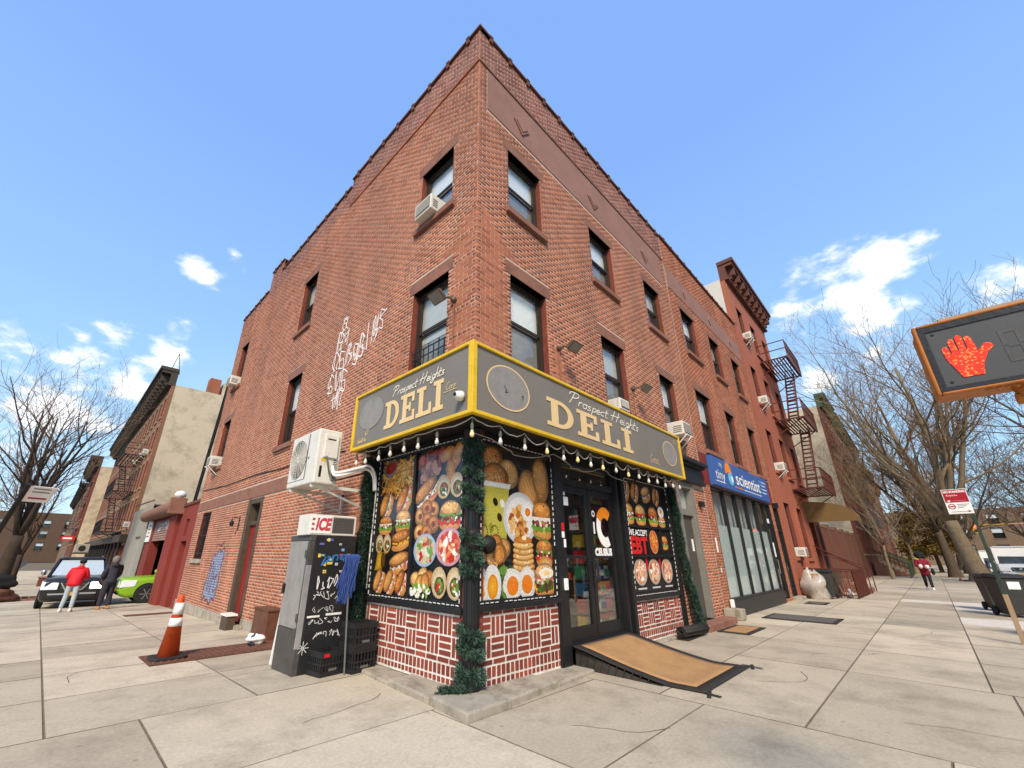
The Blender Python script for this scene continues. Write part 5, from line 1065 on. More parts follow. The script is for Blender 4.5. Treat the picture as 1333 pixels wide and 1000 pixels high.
mb = MB(); mb.hexa([(-2.22, 4.6, zq(4.6)), (-.06, 4.6, zq(4.6)), (-.06, 5.6, zq(5.6)), (-2.22, 5.6, zq(5.6)), (-2.22, 4.6, zq(4.6)+.012), (-.06, 4.6, zq(4.6)+.012), (-.06, 5.6, zq(5.6)+.012), (-2.22, 5.6, zq(5.6)+.012)]); mb.build('plate', M_rust, ch)
for k in range(22): x = -2.16+k*.095; mb = MB(); mb.hexa([(x, 4.66, zq(4.66)+.012), (x+.04, 4.66, zq(4.66)+.012), (x+.04, 5.54, zq(5.54)+.012), (x, 5.54, zq(5.54)+.012), (x+.008, 4.66, zq(4.66)+.02), (x+.032, 4.66, zq(4.66)+.02), (x+.032, 5.54, zq(5.54)+.02), (x+.008, 5.54, zq(5.54)+.02)]); mb.build('rib', M_rust, ch)
h2 = thing('cover_plate', 'flat dark steel cover plate in the pavement by the red pilaster', 'cover plate', (-.7, 14.2, gz(14.2))); mb = MB(); mb.hexa([(-1.5, 13.9, gz(13.9)+.005), (-.2, 13.9, gz(13.9)+.005), (-.2, 14.5, gz(14.5)+.005), (-1.5, 14.5, gz(14.5)+.005), (-1.5, 13.9, gz(13.9)+.015), (-.2, 13.9, gz(13.9)+.015), (-.2, 14.5, gz(14.5)+.015), (-1.5, 14.5, gz(14.5)+.015)]); mb.build('plate', M_rust, h2); MB().box(-.9, -.8, 14.15, 14.25, gz(14.2)+.015, gz(14.2)+.025).build('lifting_lug', M_rust, h2)
sb = thing('wood_block', 'brown wooden block with a white top beside the red side door', 'block', (-.25, 8.3, gz(8.3))); z_ = gz(8.3); MB().box(-.34, -.14, 7.98, 8.42, z_-.02, z_+.30).build('block', M_dfr, sb, bevel=.01); MB().box(-.36, -.12, 7.95, 8.45, z_+.30, z_+.34).build('top_board', M_white, sb)
bx = thing('metal_box', 'low rust coloured metal box against the wall by the white board', 'box', (-.15, 5.9, gz(5.9))); MB().box(-.3, -.03, 5.55, 6.35, gz(6)-.03, .42).build('box', M_rust, bx, bevel=.01); MB().box(-.31, -.02, 5.53, 6.37, .42, .45).build('lid', M_rust, bx)
hd = thing('discarded_bag', 'white and black crumpled bag lying on the rusty hatch', 'bag', (-.55, 5.35, gz(5.35)+.02)); c_ = Vector((-.52, 5.38, gz(5.38)+.10)); g_ = random.Random(4)
def lump(c, rx, ry, rz2, m, parent, name, seed, rot=0, n=14, amp=.12):
    g = random.Random(seed); ph = [g.random()*6 for _ in range(6)]; rings = []
    for i in range(1, n):
        t = PI*i/n; ring = []
        for j in range(16):
            a = 2*PI*j/16; k = 1+amp*(math.sin(3*a+ph[0]+2*t)+math.sin(5*t+ph[1]+a)+.6*math.sin(7*a+ph[2]-3*t))*.5; x, y, z = rx*math.sin(t)*math.cos(a)*k, ry*math.sin(t)*math.sin(a)*k, rz2*math.cos(t)*k
            ring.append((c[0]+x*math.cos(rot)-y*math.sin(rot), c[1]+x*math.sin(rot)+y*math.cos(rot), c[2]+z))
        rings.append(ring)
    return MB().loft(rings).build(name, m, parent, smooth=True)
lump(c_, .10, .2, .085, M_white, hd, 'bag', 3, .5, amp=.2); lump(c_+Vector((.0, .0, .005)), .105, .07, .09, M_black, hd, 'strap', 4, .5); lump(c_+Vector((-.12, -.2, -.05)), .03, .07, .03, M_black, hd, 'bag_neck', 6, .6)
# wall lantern bracket, graffiti
lb = thing('lantern_bracket', 'small black iron lantern bracket beside the red side door', 'bracket', WL.p(9.75, 2.3, 0)); mb = MB(); mb.tube([WL.p(9.75, 2.5, .02), WL.p(9.75, 2.12, .02)], .015, 6); mb.tube([WL.p(9.75, 2.46, .02), WL.p(9.75, 2.46, .2), WL.p(9.75, 2.36, .22)], .012, 6); mb.build('arm', M_black, lb); MB().lathe([(.02, .1), (.06, .05), (.05, -.04), (.02, -.06)], WL.p(9.75, 2.28, .2), 8).build('lamp_socket', M_black, lb)
M_gfw = mat('spray_white', S(240, 228, 220), .85, .12, 9, .2, 60)
def tagmarks(pts_list, u0, z0, W, H, wd, m, parent):
    for pl in pts_list:
        mb = MB(); mb.ribbon([WL.p(u0+W*(1-a), z0+H*b, .011+rg.random()*.002) for a, b in smooth(pl, 5)], wd, WL.n); mb.build('spray_stroke', m, parent)
gf = thing('white_graffiti', 'tall column of thin white spray tags on the brick between windows and sign', 'graffiti', WL.p(4, 4.3, 0)); gg = random.Random(12)
def tagrow(u, z, W, H, n, seed, slant, parent, wd=.032):
    g = random.Random(seed)
    for k in range(n):
        c = u+W-(k+.5)*W/n; zz = z+slant*k*W/n; sh = [[(0, 0), (-.3, .5), (0, 1), (.3, .7), (.1, .3), (.35, .05)], [(-.3, .9), (.0, .2), (.3, 1), (.25, .1)], [(.3, .8), (-.2, 1), (-.3, .5), (.2, .45), (.2, 0), (-.35, .1)], [(-.35, 0), (-.2, 1), (.1, .8), (-.1, .5), (.35, .3), (0, -.05)], [(-.2, 1.1), (-.1, 0)], [(-.35, .6), (.4, .75)]]
        for q in range(2):
            pl = [(a+g.uniform(-.12, .12), b+g.uniform(-.1, .1)) for a, b in g.choice(sh)]; mb = MB(); mb.ribbon([WL.p(c-a*W/n*1.3, zz+b*H, .011+g.random()*.003) for a, b in smooth(pl, 6)], wd*g.uniform(.8, 1.1), WL.n); mb.build('spray_stroke', M_gfw, parent)
for k, (zb, u_, W_, n_) in enumerate(((6.0, 4.25, .6, 2), (5.46, 3.95, 1.0, 3), (4.92, 4.1, .9, 3), (4.45, 4.2, .5, 2))): tagrow(u_, zb, W_, .5, n_, 140+k, .1*(k % 2)-.05, gf)
tagrow(4.42, 6.5, .25, .35, 1, 60, 0, gf)
gf2 = thing('white_graffiti', 'slanting white spray scrawl just left of the corner window', 'graffiti', WL.p(3, 5.4, 0)); tagrow(2.7, 5.35, 1.25, .55, 5, 71, .45, gf2)
gb = thing('blue_graffiti', 'pale blue spray painted lettering with purple outline low on the side wall', 'graffiti', WL.p(11.2, .4, 0))
M_gblue = mat('spray_blue', S(150, 160, 186, .85), .85, .15, 4, .25, 60); M_gpur = mat('spray_purple', S(120, 66, 92, .9), .85, .2, 9, .2, 60)
u0, z0, W, H = 10.5, .15, 1.6, 1.6; mb = MB(); outl = [(.1, .0), (.22, .1), (.3, .02), (.45, .06), (.6, -.02), (.74, .1), (.86, .06), (.93, .3), (.9, .55), (.95, .8), (.9, .95), (.72, .86), (.6, .92), (.42, .8), (.3, .84), (.2, .66), (.16, .4), (.06, .25)]
for r in bricks(WL, u0, u0+W, z0-.06, z0+H+.1, [], headers=0):
    pass
def inside(x, y, pl):
    c = False; n = len(pl)
    for i in range(n):
        (x1_, y1_), (x2_, y2_) = pl[i], pl[i-1]
        if (y1_ > y) != (y2_ > y) and x < (x2_-x1_)*(y-y1_)/(y2_-y1_)+x1_: c = not c
    return c
sel = [r for r in rectL if r[0] > u0-.1 and r[1] < u0+W+.1 and inside(1-((r[0]+r[1])/2-u0)/W, ((r[2]+r[3])/2-z0)/H, outl)]
brick_mesh('painted_brick', WL, [(a-.004, b+.004, c-.004, d+.004) for a, b, c, d in sel], M_gblue, gb, proud=.0105, seed=9)
for pl in ([outl[i] for i in range(len(outl))]+[outl[0]], [(.25, .2), (.3, .6), (.42, .66), (.4, .3), (.3, .2)], [(.5, .15), (.55, .6)], [(.55, .4), (.7, .46)], [(.82, .5), (.7, .4), (.72, .2), (.85, .25)], [(.3, .95), (.4, 1.02), (.6, .98), (.8, 1.05)]):
    mb = MB(); mb.ribbon([WL.p(u0+W*(1-a), z0+H*b, .0175) for a, b in smooth(pl, 4)], .028, WL.n); mb.build('outline_stroke', M_gpur, gb)
# ------------------------------------------------------------------ second brick building with the blue-signed glass shopfront
b2 = thing('brick_building', 'orange brick three storey building with blue sign and tall glass shopfront', 'building', (8.76, 0, 0))
W2 = [(9.65, 10.85, 7.85, 9.5), (12.4, 13.5, 7.85, 9.5), (15.15, 16.2, 7.85, 9.5), (9.65, 10.9, 4.52, 6.48), (12.5, 13.5, 4.5, 6.45), (15.25, 16.2, 4.5, 6.42)]
O2 = [(9.36, 16.0, .1, 3.42), (16.42, 17.22, .12, 3.45)]
wb2 = holed(WR, 8.77, 17.27, -.1, 12.0, W2+O2, -.012, .3).build('wall', [M_mortar2, M_reveal], b2)
r2 = bricks(WR, 8.78, 17.26, -.03, 12.05, W2+O2+lint(W2)+silh(W2)+[(8.8, 17.2, 9.98, 10.85), (8.8, 16.6, 3.4, 4.36)], headers=0)
brick_mesh('brickwork', Wall((0, .012, 0), (1, 0, 0), (0, -1, 0)), r2, M_brick2, wb2, seed=6)
mb = MB(); mb.box(8.78, 17.25, .32, 14, 0, 11.2); mb.build('core', M_dark, b2); mb = MB(); mb.box(8.78, 17.25, .3, 14.2, 11.2, 11.3); mb.build('roof', M_roof, b2); mb = MB(); mb.box(8.78, 17.25, .28, .3, 11.2, 12.05); mb.build('parapet_back', M_brown, b2)
WR.part('stucco_band', M_stucco, b2, (8.9, 17.15, 9.99, 10.84, -.03, .004)); WR.part('coping', M_tile, b2, (8.78, 17.26, 12.06, 12.13, -.33, .05))
for k in range(13): WR.part('tile_joint', M_tile, b2, (9.1+k*.63, 9.2+k*.63, 12.13, 12.16, -.33, .06))
for u in (10.4, 13.0, 15.6): mb = MB(); z = 10.42; mb.prism([WR.p(u, z-.2, .0), WR.p(u+.16, z, .0), WR.p(u, z+.2, .0), WR.p(u-.16, z, .0)], WR.n*.03); mb.build('lozenge', M_stucco, b2)
for i, h in enumerate(W2): window(b2, WR, *h, blind=(.5, .5, .3, .46, .48, .3)[i], seed=i+2, lower='dark')
M_rpan = mat('maroon_panel', S(122, 46, 38), .7, .1, 3, .1); WR.part('sign_backing', M_rpan, b2, (8.85, 16.55, 3.44, 4.34, -.02, .012))
g2 = thing('glass_shopfront', 'black framed tall glass shopfront with frosted lower panes under the blue sign', 'shopfront', (12.5, 0, 0))
us = [9.38, 10.52, 11.68, 12.84, 13.98, 15.08]; bars = [(u-.035, u+.035, .46, 3.38, -.14, -.02) for u in us]+[(9.36, 15.98, 3.36, 3.42, -.14, -.02), (9.36, 15.1, .40, .46, -.14, .0), (15.93, 15.99, .1, 3.36, -.14, -.02)]
WR.part('frame', M_black, g2, *bars); WR.part('sill_base', mat('dark_tile', S(62, 60, 58, .8), .5, .2, 6), g2, (9.36, 15.12, -.02, .40, -.14, .03), bevel=.01)
M_film = mat('frosted_film', S(216, 226, 220), .35, .05, .7, 0, spec=.5)
for a, b in zip(us, us[1:]):
    WR.part('pane', M_pane, g2, (a+.035, b-.035, .46, 3.36, -.08, -.074)); WR.part('frosted_film', M_film, g2, (a+.035, b-.035, .46, 2.35, -.098, -.092))
WR.part('pane_backing', M_blind_g, g2, (9.38, 15.98, .1, 3.38, -.29, -.28))  # pale sheet colour stands in for reflections in the upper panes
gd = WR.part('door', M_black, g2, (15.13, 15.22, .14, 2.6, -.12, -.06), (15.84, 15.92, .14, 2.6, -.12, -.06), (15.22, 15.84, 2.5, 2.62, -.12, -.06), (15.22, 15.84, .14, .32, -.12, -.06)); WR.part('pane', M_paneD, gd, (15.22, 15.84, .32, 2.5, -.095, -.09)); WR.part('pane', M_paneD, g2, (15.13, 15.92, 2.64, 3.34, -.095, -.09)); WR.part('notice', M_wh, g2, (15.2, 15.75, 2.70, 2.86, -.088, -.086)); WR.part('notice', M_wh, gd, (15.5, 15.7, 1.5, 2.0, -.088, -.086)); MB().tube([WR.p(15.3, .95, -.05), WR.p(15.3, .95, .0), WR.p(15.3, 1.4, .0), WR.p(15.3, 1.4, -.05)], .015, 6).build('handle', M_gfr, gd)
g3 = thing('entrance_door', 'tall black framed glass entrance door between the two buildings', 'door', (16.8, 0, 0)); WR.part('frame', M_black, g3, (16.44, 16.54, .12, 3.43, -.14, .0), (17.10, 17.20, .12, 3.43, -.14, .0), (16.54, 17.10, 3.33, 3.43, -.14, .0), (16.54, 17.10, 2.42, 2.52, -.14, -.03), (16.54, 17.10, 1.2, 1.3, -.12, -.05), (16.54, 17.10, .12, .4, -.12, -.05)); WR.part('pane', M_paneD, g3, (16.54, 17.1, .4, 3.33, -.1, -.095)); WR.part('pane_backing', M_dark, g3, (16.45, 17.2, .12, 3.43, -.28, -.27)); WR.part('door_handle', M_gfr, g3, (16.58, 16.62, 1.0, 1.2, -.05, .0)); WR.part('wall_lamp', M_black, g3, (16.36, 16.44, 3.3, 3.5, .0, .2)); WR.part('step', M_stone, g3, (16.35, 17.3, -.02, .12, -.14, .25), bevel=.015)
ss = thing('blue_sign', 'blue shop sign board with white and orange lettering above the glass front', 'sign', (12.5, -.1, 3.4)); M_sblue = mat('sign_blue', S(64, 100, 166), .45, .06, 2, 0)
WR.part('board', M_sblue, ss, (9.38, 15.55, 3.44, 4.30, .02, .14)); SB = lambda u, z: WR.p(u, z, .146)
lettering('scientist', SB(12.95, 3.86), WR.u, (0, 0, 1), .42, M_wh, ss, xs=1.5, bold=.008); lettering('tiny', SB(10.0, 3.78), WR.u, (0, 0, 1), .30, M_wh, ss, xs=1.35); lettering('my', SB(10.15, 4.12), WR.u, (0, 0, 1), .16, M_wh, ss)
M_lb = mat('sign_light_blue', S(110, 190, 226), .5, .05, 4, 0)
mb = MB(); n = 22; mb.add([SB(10.85, 3.98)]+[SB(10.85+.32*math.cos(a), 3.98+.30*math.sin(a)) for a in np.linspace(-.3, PI+.3, n)], [(0, 1+i, 2+i) for i in range(n-1)]); mb.build('logo_hair', M_or, ss)
mb = MB(); q = lambda u, z: WR.p(u, z, .149); mb.add([q(10.98, 3.78)]+[q(10.98+.27*math.cos(a), 3.78+.2*math.sin(a)) for a in np.linspace(0, 2*PI, n)], [(0, 1+i, 2+i) for i in range(n-1)]); mb.build('logo_face', M_lb, ss)
mb = MB(); q = lambda u, z: WR.p(u, z, .152); mb.add([q(11.1, 3.78)]+[q(11.1+.09*math.cos(a), 3.78+.1*math.sin(a)) for a in np.linspace(0, 2*PI, n)], [(0, 1+i, 2+i) for i in range(n-1)]); mb.build('logo_lens', M_wh, ss)
WR.part('underline', M_wh, ss, (9.55, 10.35, 3.56, 3.585, .14, .148)); WR.part('tag_line', M_or, ss, (11.3, 12.2, 3.56, 3.59, .14, .148)); WR.part('tag_line', M_wh, ss, (12.3, 14.4, 3.56, 3.585, .14, .148))
for k in range(4): WR.part('list_line', M_wh, ss, (14.75, 15.3-.1*(k % 2), 4.1-k*.13, 4.13-k*.13, .14, .148)); WR.part('list_line', M_lb, ss, (14.45, 14.7, 4.1-k*.13, 4.13-k*.13, .14, .148))
bst = thing('concrete_block', 'small grey concrete block at the corner of the glass front', 'block', (9.2, -.15, 0)); WR.part('block', M_stone, bst, (9.0, 9.32, 0, .26, .04, .3), bevel=.02); WR.part('meter_box', M_wh, bst, (9.12, 9.26, .27, .46, .03, .1), bevel=.01)
pb = thing('paper_notice', 'small torn white paper notice on the brick pier', 'notice', (8.95, -.01, 1.5)); WR.part('sheet', M_wh, pb, (8.94, 9.06, 1.6, 1.98, .002, .004)); WR.part('sheet', M_wh, pb, (8.98, 9.04, 1.1, 1.22, .002, .004))
# ------------------------------------------------------------------ plain facade builder for the buildings farther off
def painted_brick(name, c, mort, scale=1.0, rough=.8, dirt=None):
    m = mat(name, c, rough, .12, .6, .1, 60, dirt=dirt, dscale=.9, damt=.75); t = m.node_tree; n = t.nodes; l = t.links
    b = n['Principled BSDF']; tx = n.new('ShaderNodeTexBrick'); tx.inputs['Scale'].default_value = 1; tx.inputs['Brick Width'].default_value = .215; tx.inputs['Row Height'].default_value = .07; tx.inputs['Mortar Size'].default_value = .008
    g = n.new('ShaderNodeNewGeometry'); sx = n.new('ShaderNodeSeparateXYZ'); l.new(g.outputs['Position'], sx.inputs[0]); ad = n.new('ShaderNodeMath'); ad.operation = 'ADD'; l.new(sx.outputs['X'], ad.inputs[0]); l.new(sx.outputs['Y'], ad.inputs[1])
    cb_ = n.new('ShaderNodeCombineXYZ'); l.new(ad.outputs[0], cb_.inputs['X']); l.new(sx.outputs['Z'], cb_.inputs['Y']); l.new(cb_.outputs[0], tx.inputs['Vector'])
    old = b.inputs['Base Color'].links[0].from_socket; mx = n.new('ShaderNodeMix'); mx.data_type = 'RGBA'; l.new(tx.outputs['Fac'], mx.inputs['Factor']); l.new(old, mx.inputs['A']); mx.inputs['B'].default_value = (*mort, 1); l.new(mx.outputs['Result'], b.inputs['Base Color'])
    bp = n.new('ShaderNodeBump'); bp.inputs['Strength'].default_value = .5; bp.inputs['Distance'].default_value = .01; bp.invert = True; l.new(tx.outputs['Fac'], bp.inputs['Height']); l.new(bp.outputs[0], b.inputs['Normal']); return m
M_redp = painted_brick('red_painted_brick', S(176, 104, 78), S(146, 84, 64)); M_ten = painted_brick('tan_brick', S(150, 108, 78, .85), S(128, 100, 78)); M_cream_s = painted_brick('cream_side', S(216, 198, 168, .95), S(200, 182, 154), dirt=S(112, 96, 74))
M_rowr = painted_brick('row_red', S(128, 70, 56, .85), S(110, 70, 58)); M_rowb = painted_brick('row_brown', S(112, 86, 66, .85), S(96, 78, 62)); M_rowc = painted_brick('row_tan', S(140, 116, 92, .85), S(128, 110, 90)); M_whs = mat('white_side', S(214, 206, 192), .85, .08, .8, .2, 40, dirt=S(170, 158, 140), dscale=.8)
M_corn = mat('cornice_brown', S(116, 72, 58, .8), .7, .2, 3, .2); M_corg = mat('cornice_green', S(86, 104, 78, .8), .7, .25, 3, .2); M_cord = mat('cornice_dark', S(82, 72, 62, .8), .75, .25, 3, .2)
M_stoneb = mat('trim_tan', S(168, 142, 112, .85), .85, .15, 2)
def cornice(w, u0, u1, z, h, out_, m, parent, nb):
    c = w.part('cornice', m, parent, (u0-.05, u1+.05, z+h*.8, z+h, -.2, out_), (u0, u1, z+h*.62, z+h*.8, -.2, out_*.85), (u0, u1, z, z+h*.62, -.2, out_*.25), (u0, u1, z-.12, z, -.2, out_*.35))
    for k in range(nb): u = u0+(k+.5)*(u1-u0)/nb; w.part('bracket', m, c, (u-.11, u+.11, z+h*.18, z+h*.62, out_*.25, out_*.8), (u-.09, u+.09, z+.0, z+h*.18, out_*.25, out_*.5))
    return c
def facade(label, w, u0, u1, z0, z1, cols, rows, fm, depth, side=None, corn=None, holes=(), name='brick_building', stone=None, simple=True, lint_h=.2, ww=.95, parent=None):
    b = parent or thing(name, label, 'building', w.p(u0, z0, 0)); hs = [(c-ww/2, c+ww/2, a, e) for a, e in rows for c in cols]+list(holes)
    holed(w, u0, u1, z0, z1, hs, 0, .22).build('wall', [fm, M_reveal], b)
    w.part('side_wall', side or fm, b, (u0+.002, u0+.2, z0, z1, -depth, -.22)); w.part('side_wall', side or fm, b, (u1-.2, u1-.002, z0, z1, -depth, -.22)); w.part('front_return', fm, b, (u0+.002, u0+.2, z0, z1, -.22, -.004)); w.part('front_return', fm, b, (u1-.2, u1-.002, z0, z1, -.22, -.004)); w.part('pane_backing', M_dark, b, (u0+.2, u1-.2, z0, z1-.3, -depth+.2, -.3)); w.part('roof', M_roof, b, (u0+.2, u1-.2, z1-.3, z1-.2, -depth, -.05))
    gq = random.Random(len(label))
    for a, e in rows:
        for c in cols: window(b, w, c-ww/2, c+ww/2, a, e, blind=gq.choice((.35, .5, .5, 0, .45)), simple=simple, seed=gq.randint(0, 5), lower='dark', stone=stone or fm, lint_h=lint_h)
    if corn: cornice(w, u0, u1, z1, corn[0], corn[1], corn[2], b, corn[3])
    return b
RD = Wall((0, -.05, 0), (1, 0, 0), (0, -1, 0))
rb = facade('tall red painted building with bracketed cornice and iron fire escape', RD, 17.3, 24.9, -.1, 14.8, (18.85, 21.3, 23.75), ((5.1, 7.0), (8.3, 10.25), (11.75, 13.55)), M_redp, 12, M_whs, (1.0, .55, M_corn, 9), [(18.35, 19.3, 1.5, 3.7), (20.85, 21.8, 1.45, 3.65), (23.2, 24.5, .1, 3.3)], stone=M_redp, simple=False)
for h in ((18.35, 19.3, 1.5, 3.7), (20.85, 21.8, 1.45, 3.65)): window(rb, RD, *h, blind=0, lower='dark', stone=M_redp)
RD.part('door', M_dfr, rb, (23.2, 24.5, .1, 3.3, -.2, -.15)); RD.part('downpipe', M_redp, rb, (20.1, 20.18, .3, 3.6, .0, .08)); RD.part('brick_quoin', M_brick, rb, (17.3, 17.55, 12.2, 14.5, .0, .02))
mb = MB(); mb.tube([(17.6, 4, 14.6), (17.6, 4, 15.7), (17.6, 7, 15.7), (17.6, 7, 14.6)], .03, 6); mb.build('roof_rail', M_gfr, rb)
room_ac(RD, 18.85, 11.76, 'white air conditioner in the top floor window of the red building'); room_ac(RD, 18.85, 8.31, 'white air conditioner in the third floor window of the red building'); room_ac(RD, 18.85, 5.11, 'white air conditioner in the second floor window of the red building'); room_ac(RD, 18.82, 1.52, 'white air conditioner in the ground floor window of the red building', brackets=False)
# fire escapes
M_iron = mat('rust_iron', S(98, 50, 40, .8), .65, .2, 6, .2); M_ironk = mat('black_iron', S(46, 42, 40, .7), .6, .2, 6, .2)
def fire_escape(label, w, u0, u1, levels, m, out_=1.05, top_ladder=True, lod=1.0):
    t = thing('fire_escape', label, 'fire escape', w.p((u0+u1)/2, levels[0], 0))
    for i, z in enumerate(levels):
        pf = w.part('platform', m, t, (u0, u1, z-.12, z, out_-.06, out_), (u0, u1, z-.12, z, .02, .07), (u0, u0+.05, z-.06, z, .07, out_-.05), (u1-.05, u1, z-.06, z, .07, out_-.05))
        n = int(9*lod)
        for k in range(n): d = .1+(out_-.2)*k/(n-1); w.part('slat', m, pf, (u0+.05, u1-.05, z-.035, z-.005, d-.032, d+.032))
        mb = MB(); P = w.p
        for zz in (.45, .9): mb.bar(P(u0, z+zz, 0), P(u0, z+zz, out_), .04); mb.bar(P(u0, z+zz, out_), P(u1, z+zz, out_), .04); mb.bar(P(u1, z+zz, out_), P(u1, z+zz, 0), .03)
        mb.build('handrail', m, pf); n = max(4, int((u1-u0)/.3*lod))
        for k in range(n+1): mb = MB(); u = u0+(u1-u0)*k/n; mb.bar(P(u, z, out_), P(u, z+.9, out_), .026); mb.build('baluster', m, pf)
        for s in (u0+.1, u1-.1): mb = MB(); mb.bar(P(s, z-.05, out_-.1), P(s, z-.75, .02), .04); mb.build('bracket', m, t)
        if i+1 < len(levels):
            z2 = levels[i+1]; a, b = (u0+.45, u1-.5); mb = MB()
            for d in (.55, .95): mb.bar(P(a, z, d), P(b, z2, d), .05, .15)
            mb.bar(P(a, z+.8, .97), P(b, z2+.8, .97), .025); mb.build('stringer', m, t); n = int((z2-z)/.24)
            for k in range(1, n): f = k/n; w.part('tread', m, t, (a+(b-a)*f-.09, a+(b-a)*f+.09, z+(z2-z)*f-.02, z+(z2-z)*f+.02, .56, .94))
    if top_ladder:
        mb = MB(); P = w.p; z = levels[0]
        mb.bar(P(u1-.35, z-1.5, out_-.1), P(u1-.35, z+1.0, out_-.1), .03); mb.bar(P(u1-.75, z-1.5, out_-.1), P(u1-.75, z+1.0, out_-.1), .03); mb.build('drop_ladder', m, t)
    return t
fire_escape('rust red iron fire escape zigzagging up the red building', RD, 21.0, 24.6, (4.55, 8.0, 11.3), M_iron, 1.25, False)
aw = thing('awning', 'brown fabric dome awning over the red building doorway', 'awning', RD.p(23.8, 3.4, 0)); M_awn = mat('awning_fabric', S(124, 98, 62, .85), .9, .15, 3, .1, 60); rings = []
for k in range(9): a = PI/2*k/8; rings.append([RD.p(u, 3.35+.75*math.cos(a)*(1 if True else 0), .02+1.9*math.sin(a)) for u in (22.9, 24.75)])
mb = MB(); pts_ = [p_ for r_ in rings for p_ in r_]
mb.add(pts_, [(2*i, 2*i+1, 2*i+3, 2*i+2) for i in range(8)]); mb.build('canopy', M_awn, aw, smooth=True)
for u in (22.9, 24.75): mb = MB(); mb.add([RD.p(u, 3.35, .02)]+[RD.p(u, 3.35+.75*math.cos(PI/2*k/8), .02+1.9*math.sin(PI/2*k/8)) for k in range(9)], [(0, 1+i, 2+i) for i in range(8)]); mb.build('end_panel', M_awn, aw)
RD.part('valance', M_awn, aw, (22.9, 24.75, 3.12, 3.36, 1.9, 1.92)); RD.part('valance', M_awn, aw, (22.88, 22.9, 3.12, 3.35, .02, 1.9))
# lot wall between the red building and the row
lw = thing('brick_wall', 'tall brown brick lot wall with piers past the red building', 'wall', (35, 0, 0)); mb = MB(); mb.box(24.92, 44.9, -.02, .22, -.1, 3.1); mb.build('wall', M_rowr, lw)
for k in range(7): x = 25.6+k*3.1; mb = MB(); mb.box(x, x+.45, -.1, .25, -.1, 3.3); mb.build('pier', M_rowb, lw)
mb = MB(); mb.box(24.92, 44.9, -.05, .25, 3.1, 3.18); mb.build('coping', M_brown, lw)
# row houses beyond
rowm = [(M_rowr, M_corg, 15.0, 'row house with green cornice and cream side wall beyond the lot wall'), (M_rowb, M_corg, 14.6, 'brown row house with dark green cornice second beyond the lot'), (M_rowc, M_cord, 14.3, 'tan row house with dark cornice third beyond the lot'), (M_rowb, M_cord, 14.0, 'dull brown row house fourth beyond the lot'), (M_rowr, M_cord, 12.2, 'lower red row house fifth beyond the lot'), (M_rowc, M_cord, 12.6, 'far tan row house sixth beyond the lot'), (M_rowr, M_corn, 11.6, 'farthest red row house along the right pavement')]
x = 45.0
for k, (fm, cm, H, lab) in enumerate(rowm):
    wdt = 6.6 if k < 4 else 9.0
    hb = facade(lab, WR, x, x+wdt-.03, -.1, H, (x+1.3, x+3.2, x+5.1), tuple((1.8+3.2*i, 3.9+3.2*i) for i in range(4 if H > 13 else 3)), fm, 13, M_cream_s if k == 0 else fm, (1.2, .6, cm, 8), name='row_house', stone=M_stoneb)
    if k < 5:
        stp = thing('stoop', ('brown stone stoop with railings first beyond the lot', 'grey stoop with green railings second beyond the lot', 'stone stoop third beyond the lot', 'stone stoop fourth beyond the lot', 'far stoop at the fifth house')[k], 'stoop', (x+5, -1.2, 0))
        for q in range(7): mb = MB(); mb.box(x+4.3, x+5.9, -2.3+.3*q, -2.3+.3*(q+1)+.02, -.02, .17*(q+1)); mb.build('step', M_brown if k % 2 == 0 else M_stone, stp)
        for s in (4.3, 5.9):
            mb = MB(); mb.bar((x+s, -2.4, .95), (x+s, -.1, 2.2), .05); mb.bar((x+s, -2.4, 0), (x+s, -2.4, 1.0), .06); mb.build('handrail', M_corg if k else M_iron, stp)
            for q in range(8): mb = MB(); f = q/8; mb.bar((x+s, -2.4+2.3*f, .15+1.1*f), (x+s, -2.4+2.3*f, .95+1.25*f), .025); mb.build('baluster', M_corg if k else M_iron, stp)
    x += wdt
fire_escape('pale iron fire escape on the second row house beyond the lot', WR, 52.3, 56.0, (4.6, 7.8, 11.0), M_gfr, 1.1, False, .6)
fire_escape('iron fire escape on the third row house beyond the lot', WR, 59.0, 62.6, (4.6, 7.8, 11.0), M_gfr, 1.1, False, .6)
# ------------------------------------------------------------------ left side: garage, grey shed, tenements
GA = Wall((0, 0, 0), (0, 1, 0), (-1, 0, 0)); M_redw = painted_brick('red_garage_paint', S(146, 62, 50, .9), S(120, 48, 40)); zg = gz(20)
ga = thing('garage', 'low red painted garage with roller shutter half open', 'garage', (0, 20, gz(20)))
holed(GA, 15.31, 26.2, -1.0, 3.35, [(16.15, 17.2, -.8, 1.95), (16.5, 17.05, 2.15, 2.8), (19.85, 24.6, -.8, 3.0)], -.02, .4).build('wall', [M_redw, M_redw], ga)
GA.part('roof', M_roof, ga, (15.32, 26.2, 3.2, 3.35, -14, -.03)); GA.part('inner_wall', M_fr_blk, ga, (25.9, 26.1, -1, 3.2, -14, -.45)); GA.part('inner_wall', M_fr_blk, ga, (15.35, 26.1, -1, 3.2, -8.2, -8)); GA.part('inner_wall', M_fr_dk, ga, (19.0, 19.2, -1, 3.2, -8, -.45))
for k in range(18): GA.part('coping_tile', M_tile, ga, (15.4+k*.24, 15.58+k*.24, 3.36, 3.46, -.3, .04))
GA.part('door', M_rpan, ga, (16.15, 17.2, -.8, 1.95, -.3, -.25)); GA.part('small_window', M_rpan, ga, (16.5, 17.05, 2.15, 2.8, -.25, -.2))
for a, b in ((18.3, 18.75), (18.85, 19.3), (19.4, 19.82)): GA.part('pilaster', M_redw, ga, (a, b, -.95, 3.15, -.02, .12), bevel=.01)
